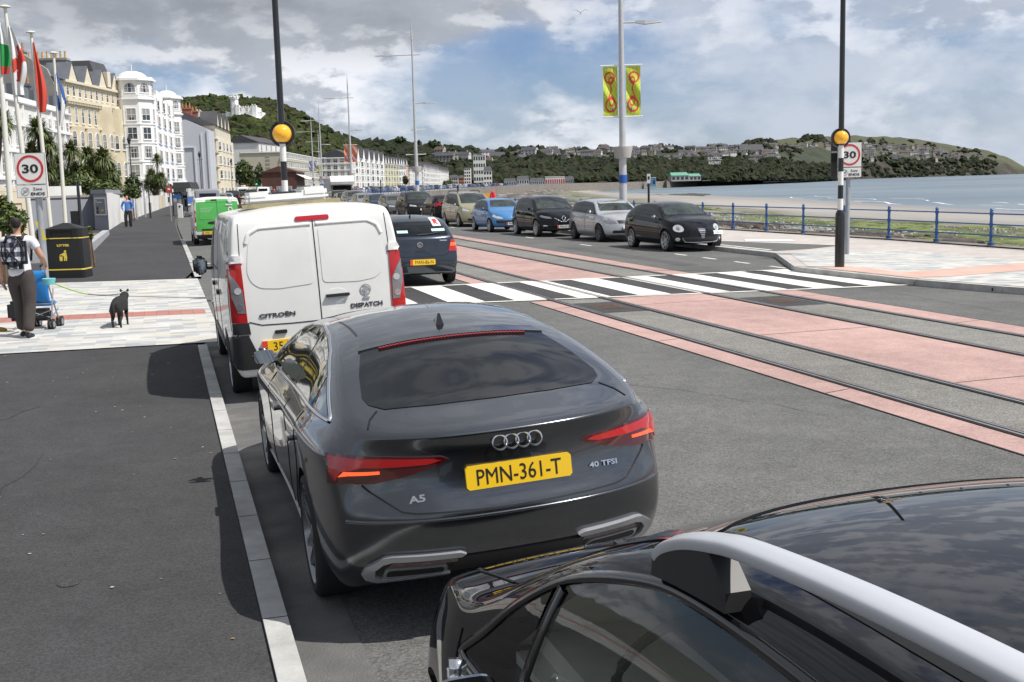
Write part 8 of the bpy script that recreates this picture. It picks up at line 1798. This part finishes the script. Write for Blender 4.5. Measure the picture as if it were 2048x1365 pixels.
for px, py, Y, col, lb in ((549,391,160,(.45,.03,.03),'small distant figure in a red coat by the crossing pole'),(556,391,160,(.03,.05,.14),'small distant figure in a dark blue coat beside the red coated one'),(714,384,190,(.5,.04,.03),'distant figure in red by the railing under the orange banners')):
    p = D(px, py, Y); p.z = zg(p.x, Y)+.05; person(lb, p, R(90), 1.78, mat('coat '+lb[:30], col, .8), M_SHOE, M_SHOE, M_HAIR, SKIN, sleeve=1., fingers=False, bulk=1.2, shirt_len=.75)
# ================================================================== BIN, WALLS, POLES AND STREET FURNITURE ON THE LEFT
M_BIN = mat('black bin plastic', (.012,.012,.012), .38, var=.1, vs=8); M_GLD = mat('gold band', (.72,.56,.08), .45)
bl_, br_ = G(90, 558, .055), G(168, 557, .055); bc = (bl_+br_)/2; bw = (br_-bl_).length*.98; bz = D(126, 447, bc.y).z-bc.z
t = thing('litter_bin', 'large black litter bin with gold bands and a hooded lid', 'litter bin', bc+Vector((0,.35,0)), R(3)); w = bw/2; d = .33
def octo(w, d, c): return [(-w+c,-d),(w-c,-d),(w,-d+c),(w,d-c),(w-c,d),(-w+c,d),(-w,d-c),(-w,-d+c)]
def frus(mb, p0, z0, p1, z1, mi=0): n = len(p0); mb.add([(x,y,z0) for x,y in p0]+[(x,y,z1) for x,y in p1], [tuple(reversed(range(n))), tuple(range(n,2*n))]+[(i,(i+1)%n,(i+1)%n+n,i+n) for i in range(n)], mi)
q = MB(); frus(q, octo(w,d,.06), 0, octo(w*.985,d*.985,.06), bz*.15); frus(q, octo(w*.96,d*.96,.06), bz*.17, octo(w*.93,d*.93,.06), bz*.72); q.build('bin_body', M_BIN, t)
q = MB(); frus(q, octo(w*.99,d*.99,.06), bz*.15, octo(w*.985,d*.985,.06), bz*.172); q.build('gold_band', M_GLD, t); q = MB(); frus(q, octo(w*.955,d*.96,.06), bz*.72, octo(w*.955,d*.96,.06), bz*.738); q.build('gold_band', M_GLD, t)
q = MB(); frus(q, octo(w*.95,d*.95,.06), bz*.738, octo(w*.955,d*.95,.08), bz*.90); frus(q, octo(w*.96,d*.96,.08), bz*.90, octo(w*.15,d*.1,.02), bz*1.0); q.build('lid', M_BIN, t)
q = MB(); q.cbox((-.02,-d*.952,bz*.82), (w*1.15,.02,bz*.115)); q.build('opening', M_SEAM, t); q = MB(); q.cbox((-.02,-d*.97,bz*.883), (w*1.25,.05,.02)); q.cbox((-.02-w*.6,-d*.97,bz*.82), (.03,.05,bz*.12)); q.cbox((-.02+w*.6,-d*.97,bz*.82), (.03,.05,bz*.12)); q.build('opening_rim', M_BIN, t)
text_obj('lettering', 'LITTER', .1, Matrix.Translation((0,-d*.955,bz*.60))@Matrix.Rotation(R(88),4,'X'), M_GLD, t, ext=.004, bold=.004, fit=(w*.62,.055))
q = MB(); M = Matrix.Translation((0,-d*.962,bz*.40))@Matrix.Rotation(R(88),4,'X')
q.prism(circ(.035,.12,.028), 0, .004, 0, M); q.prism([(.0,.09),(.06,.09),(.075,-.02),(.065,-.11),(.04,-.11),(.035,-.03),(.02,-.11),(-.005,-.11),(.0,0),(-.06,.03),(-.055,.06)], 0, .004, 0, M); q.prism([(-.11,0),(-.03,0),(-.04,-.11),(-.10,-.11)], 0, .004, 0, M); q.prism([(-.10,.03),(-.08,.06),(-.06,.04),(-.08,.015)], 0, .004, 0, M); q.build('symbol', M_GLD, t)
def wall_px(name, label, a, b, ytop, m, th=.3, cap=None, z_=0., cat='wall', par=None, capm=None, caph=.12):
    A, B = G(*a, z_), G(*b, z_); H = D(a[0], ytop, A.y).z-A.z; t = thing(name, label, cat, A, math.atan2(B.y-A.y, B.x-A.x)); L = (B-A).xy.length
    MB().box((0,0,-.4), (L,th,H)).build('wall_body', m, t)
    if cap: MB().box((-.05,-.06,H-.0), (L+.05,th+.06,H+caph)).build('coping', capm or m, t)
    return t, L, H
M_BGW = mat('cream painted wall', (.62,.56,.42), .85, var=.06, vs=.8, dirt=(.5,.44,.33)); M_GYW = mat('blue grey painted wall', (.30,.31,.34), .85, var=.06, vs=.6); M_WHW = mat('white painted wall', (.72,.71,.68), .85, var=.06, vs=.8, dirt=(.58,.56,.52)); M_GRN = mat('granite block', (.36,.37,.38), .8, var=.2, vs=3, bump=.3, bs=20)
t, L, H = wall_px('garden_wall', 'cream painted wall with a recessed panel at the left edge', (-70,505), (66,492), 385, M_BGW, .35, True, caph=.16)
MB().box((L-3.6,-.05,-.3), (L-2.1,.0,H-.0)).build('pier', M_BGW, t); MB().box((L-.55,-.05,-.3), (L,.0,H)).build('pier', M_BGW, t); MB().box((L-2.1,-.05,H-.45), (L-.55,.0,H)).build('lintel', M_BGW, t)
t, L, H = wall_px('garden_wall', 'blue grey wall between the flagpoles and the advertising pillar', (62,466), (192,460), 398, M_GYW, .3, True, capm=M_STUC)
t, L, H = wall_px('parapet_wall', 'white upper wall behind the last two flagpoles', (58,452), (168,447), 374, M_WHW, .3)
A, B, C = G(191, 462, 0), G(219, 463, 0), G(243, 447, 0); H = D(205, 388, A.y).z-A.z
t = thing('advertising_pillar', 'square pillar with a framed grey poster at the end of the grey wall', 'pillar', A, math.atan2(B.y-A.y, B.x-A.x)); Ri = Matrix.Rotation(-t.rotation_euler.z, 2); u1 = Ri@(B-A).xy; u2 = Ri@(C-A).xy
q = MB(); q.prism([(0,0),(u1.x,u1.y),(u2.x,u2.y),(u2.x-u1.x,u2.y-u1.y)], -.3, H); q.build('pillar_body', M_GYW, t); q = MB(); q.prism([(u1.x+.004,-.0),(u1.x+.03,-.02),(u2.x+.03,u2.y),(u2.x,u2.y)], -.3, H+.05); q.build('white_side', M_WHW, t)
q = MB(); q.prism([(-.08,-.08),(u1.x+.05,-.08),(u2.x+.05,u2.y+.05),(u2.x-u1.x-.08,u2.y+.05)], H, H+.22); q.build('pillar_cap', M_GYW, t)
w_ = u1.x; fz0, fz1 = H*.42, H*.90; o = MB().box((w_*.16,-.06,fz0), (w_*.94,-.0,fz1)).build('poster_frame', M_FRAME, t); MB().box((w_*.21,-.07,fz0+.07), (w_*.89,-.055,fz1-.07)).build('poster', mat('grey poster', (.20,.21,.22), .35, var=.25, vs=1.2), o)
q = MB(); M = Matrix.Translation((w_*.36,-.072,fz0+.10))@Matrix.Rotation(R(90),4,'X'); q.prism([(-.13,0),(.15,0),(.10,.13),(.03,.16),(.03,.2),(.13,.22),(.08,.36),(-.06,.36),(-.12,.22),(-.03,.2),(-.03,.16),(-.1,.13)], 0, .004, 0, M); q.build('poster_print', M_INK, o)
q = MB(); q.prism(circ(w_*.29,fz1-.2,.06), 0, .004, 0, Matrix.Translation((0,-.072,0))@Matrix.Rotation(R(90),4,'X')); q.box((w_*.36,-.076,fz1-.27), (w_*.70,-.071,fz1-.22)); q.build('poster_title', M_SIGNW, o)
q = MB(); q.box((w_*.62,-.075,fz0+.22), (w_*.80,-.071,fz0+.30)); q.build('poster_accent', M_GLD, o)
pts_ = [((243,447),(262,441),396),((263,440.5),(283,434),398),((284,433.5),(300,427.5),396),((301,427),(319,421),392),((320,420.5),(331,417),391),((332,416.5),(347,412),391)]
for i, (a, b, yt) in enumerate(pts_):
    m_ = [M_WHW,M_WHW,M_WHW,M_WHW,M_BGW,M_WHW][i]; t, L, H = wall_px('garden_wall', ['white wall panel directly behind the man in blue','white wall panel with a red brown rail behind the thin lamp poles','short white wall panel left of the grey junction box','white wall panel with dark lettering marks right of the grey box','cream rounded gatepost wall beside the red sign','white gatepost wall with a dark niche beside the phone box'][i], a, b, yt, m_, .3, False)
    if i in (0,1,3):
        for x in np.arange(.4, L, max(1.2, L/4)): MB().box((x,-.10,-.2), (x+.35,.0,H+.0)).build('pier', m_, t)
    if i == 5: MB().box((L*.3,-.04,H*.45), (L*.6,.02,H*.85)).build('niche', M_INK, t)
a = G(297.5, 428, 0); t = thing('junction_box', 'grey metal junction box against the white wall', 'junction box', a); H = D(297,406,a.y).z-a.z; MB().box((-.28,-.4,0), (.28,.0,H*.94)).build('cabinet', M_GYW, t); MB().box((-.31,-.43,H*.94), (.31,.03,H)).build('cabinet_lid', M_GYW, t)
# planter kerb
A, B = G(168, 523, .055), G(219, 470, .055); dr = (B-A).normalized(); nrm = Vector((-dr.y, dr.x, 0)); t = thing('planter_wall', 'low granite block edging round the planted bed beside the litter bin', 'planter', A, math.atan2(dr.y, dr.x)); L = (B-A).length
for k in range(6): MB().box((L*k/6+.01,0,-.1), (L*(k+1)/6-.01,.28,.34)).build('granite_block', M_GRN, t)
MB().box((-.24,.0,-.1), (-.01,7,.34)).build('granite_block', M_GRN, t)
MB().box((0,.29,-.1), (L,7,.22)).build('soil', mat('bed soil', (.16,.11,.075), .95, var=.3, vs=2), t)
for px, py, lb in ((178,468,'small bright shrub right of the litter bin'),(84,470,'small green plant just left of the litter bin')): shrub(lb, px, py, 31 if px > 100 else 29, 10, 20, 420, .055, 3, 'small plants by the litter bin')
# flagpoles
M_FP = mat('cream white flagpole', (.70,.69,.62), .5)
def flagpole(label, top, bot, Y, zb=None, gr='white flagpoles along the garden'):
    a = D(*top, Y); b = D(*bot, Y); dirv = (b-a); f = (zg0(b.x, Y)-.0-a.z)/dirv.z; b = a+dirv*f; t = thing('flagpole', label, 'flagpole', b, 0, gr); v = a-b
    MB().tube([Vector((0,0,0)), v*.5, v], [.085,.07,.05], 14).build('pole', M_FP, t, smooth=True); MB().lathe([(0,.07),(.09,.06),(.17,.02),(.17,0),(.05,-.02)], 16, 0, Matrix.Translation(v)).build('cap', M_FP, t, smooth=True); return t, a, b
def drape(label, a, b, f0, f1, wf, fn, mats, seed=0., side=1):
    t = thing('flag', label, 'flag', a, 0, 'limp flags on the flagpoles'); v = b-a; NZ, NX = 40, 16; vs = []; fs = []; mi = []
    for j in range(NZ+1):
        g_ = j/NZ; p = v*(f0+(f1-f0)*g_)
        for i in range(NX+1): u = i/NX; w = wf(g_); vs.append((p.x+side*(.05+u*w), -.05+.16*math.sin(u*9+seed+g_*3)*w*1.4, p.z-u*w*.5*(1-g_)))
    for j in range(NZ):
        for i in range(NX): q_ = j*(NX+1)+i; fs.append((q_,q_+NX+1,q_+NX+2,q_+1)); mi.append(fn((i+.5)/NX, (j+.5)/NZ))
    o = MB(); o.v = vs; o.f = fs; o.mi = mi; o.build('cloth', mats, t, smooth=True, ang=180)
FW_, FR_, FB_, FG_ = mat('flag white', (.74,.74,.73), .8), mat('flag red', (.60,.07,.045), .8), mat('flag blue', (.03,.10,.32), .8), mat('flag green', (.02,.30,.07), .8)
t, a, b = flagpole('flagpole at the extreme left carrying a green and white flag', (-14,-60), (18,370), 31); drape('green white and red flag cut by the left edge of the frame', a, b, .17, .34, lambda g_: .08+.20*math.sin(g_*2.6), lambda u, v: 0 if v < .4 else (1 if v < .85 else 2), [FW_, FG_, FR_], 1)
t, a, b = flagpole('tall flagpole with a white and red cross flag above the speed sign', (10,15), (45,310), 35); drape('limp white flag with a red cross above the speed sign', a, b, .07, .34, lambda g_: .08+.34*math.sin(min(1,g_*1.15)*2.7)**1., lambda u, v: 1 if (.40 < v+.25*(u-.5) < .58 or .35 < u+.5*(v-.5) < .62 and .25 < v < .8) else 0, [FW_, FR_], 2)
t, a, b = flagpole('flagpole carrying a plain red flag right of the speed sign', (62,66), (100,445), 41); drape('limp plain red flag on the second flagpole from the right', a, b, .04, .36, lambda g_: .05+.42*g_*math.sin(min(3.0, .6+g_*2.2)), lambda u, v: 0, [FR_], 3)
t, a, b = flagpole('rightmost white flagpole with a blue and white flag', (107,107), (131,447), 46); drape('limp blue and white flag on the rightmost flagpole', a, b, .10, .36, lambda g_: .05+.26*math.sin(g_*2.8), lambda u, v: 0 if (.30 < abs(u-(v*.9)) and v < .75) else 1, [FB_, FW_], 4)
# lamp columns, phone kiosk, signs
def column(label, px, ytop, Y, head=True, r=.07, box=False, name='lamp_column', m=None):
    a = D(px, ytop, Y); z0 = zg0(a.x, Y); t = thing(name, label, 'lamp post', (a.x, Y, z0), 0, 'thin columns along the left footway'); H = a.z-z0; m = m or M_PBLK; MB().tube([(0,0,0),(0,0,1.1),(0,0,1.15),(0,0,H)], [r*1.4,r*1.4,r,r*.7], 10).build('column', m, t, smooth=True)
    if head:
        MB().lathe([(0,0),(.10,.05),(.20,.45),(.24,.5),(.13,.72),(.05,.85),(0,1.0)], 8, 0, Matrix.Translation((.0,0,H-1.0))).build('lantern', m, t); MB().tube([(-.45,0,H-1.3),(.45,0,H-1.3)], .03, 6).build('ladder_bar', m, t)
    if box: MB().cbox((-.12,-.05,H*.45), (.22,.2,.95)).build('control_box', m, t)
column('black traditional lamp column in front of the white hotel', 257, 270, 118); column('black traditional lamp column beside the cream gabled hotel', 398, 302, 165); column('black traditional lamp column beyond the arcade', 461, 318, 240)
column('short black post with a control box behind the litter bin', 155, 366, 34, False, .06, True); column('thin grey post rising from the white wall', 286, 362, 82, False, .045, m=M_POST); column('thin grey post with a bent top behind the man in blue', 268, 360, 78, False, .045, m=M_POST); column('thin black post in front of the white wall', 296.5, 372, 80, False, .05)
a = G(357, 433, 0); t = thing('phone_kiosk', 'open sided dark blue phone kiosk with a bright blue header', 'phone kiosk', a, R(-10)); H = D(357, 386, a.y).z-a.z; w = 20*a.y/2250
for sx in (-.5, .5):
    for y in (0, .8): MB().cbox((sx*w,y,H/2), (.08,.08,H)).build('post', M_PBLK, t)
MB().box((-w*.55,-.1,H-.08), (w*.55,.9,H+.06)).build('roof', M_PBLK, t); MB().box((-w*.42,-.06,H-.42), (w*.42,.0,H-.16)).build('header', mat('bright blue header', (.03,.22,.65), .4), t); MB().box((-w*.3,.4,H*.4), (w*.3,.7,H*.72)).build('telephone', M_ALLOY, t); MB().box((-w*.46,.82,.35), (w*.46,.85,H-.2)).build('back_panel', M_SGL, t)
a = G(361.5, 436, 0); t = thing('totem', 'slim white ticket totem in front of the phone kiosk', 'totem', a); H = D(361, 407, a.y).z-a.z; MB().prism([(-.17,0),(.17,0),(.17,H*.9),(-.17,H)], -.08, .08, 0, Matrix.Rotation(R(90),4,'X')).build('panel', M_FRAME, t); MB().cbox((0,-.09,H*.78), (.12,.02,.12)).build('screen', M_INK, t)
a = D(338, 380, 72); t = thing('notice_board', 'red square notice on a post above the white wall', 'notice board', (a.x, 72, zg0(a.x, 72))); zz = a.z-t.location.z; MB().cbox((0,0,zz), (.40,.05,.42)).build('board', M_RED, t); MB().cbox((0,-.03,zz+.04), (.16,.01,.12)).build('emblem', M_SIGNW, t); MB().tube([(0,.06,0),(0,.06,zz+.3)], .035, 8).build('post', M_POST, t)
a = D(364, 404, 125); b_ = D(396, 403, 135); t = thing('hoarding', 'long bright blue hoarding in front of the lavender building', 'hoarding', (a.x, a.y, zg0(a.x, a.y)), math.atan2(b_.y-a.y, b_.x-a.x)); MB().box((0,0,0), ((b_-a).length,.1,1.15)).build('panel', M_BLUEP, t); MB().box((0,-.1,-.1), ((b_-a).length,.25,.3)).build('base_wall', M_WHW, t)
a = G(196, 398, 0) if False else D(582, 393, 150); t = thing('traffic_light', 'traffic light showing green by the arcade', 'traffic light', (D(514,380,158).x, 158, zg0(-36,158))); MB().tube([(0,0,0),(0,0,2.6)], .06, 8).build('post', M_PBLK, t); o = MB().cbox((0,0,2.7), (.32,.25,.95)).build('signal_head', M_PBLK, t); MB().prism(circ(0,2.42,.10), .13, .16, 0, Matrix.Rotation(R(90),4,'X')).build('green_lamp', mat('green signal', (.02,.5,.25), .3, emit=((.0,1,.45),1.5)), o)
# yellow and brown leaf litter on the footway
lf = MB(); rr_ = random.Random(8)
for k in range(90):
    p = ST(rr_.uniform(3,16), rr_.uniform(-3.4,.3)); s_ = rr_.uniform(.006,.018); a = rr_.random()*6; lf.add([(p.x+s_*math.cos(a+i*1.7), p.y+s_*math.sin(a+i*1.7), p.z+.063) for i in range(4)], [(0,1,2,3)], rr_.randrange(2))
tag(lf.build('litter', [mat('dry leaf', (.25,.17,.06), .8), mat('pale grit', (.4,.39,.36), .8)]), 'scattered dry leaf scraps and grit on the dark footway', 'leaf litter', kind='stuff')
# a gull over the bay
g_ = D(1161, 28, 60); t = tag(MB().add([(-.55,0,.12),(-.25,.05,.2),(0,.08,.06),(0,-.12,.06),(-.25,-.08,.2),(.25,.05,.2),(.55,0,.1),(.25,-.08,.2),(0,.28,.02),(0,-.3,.0),(.04,0,-.03)], [(0,1,4),(1,2,3,4),(2,5,7,3),(5,6,7),(2,8,10),(3,10,9),(2,10,3)]).build('gull', mat('gull grey white', (.55,.56,.58), .7)), 'single gull gliding high over the bay', 'gull'); t.location = g_
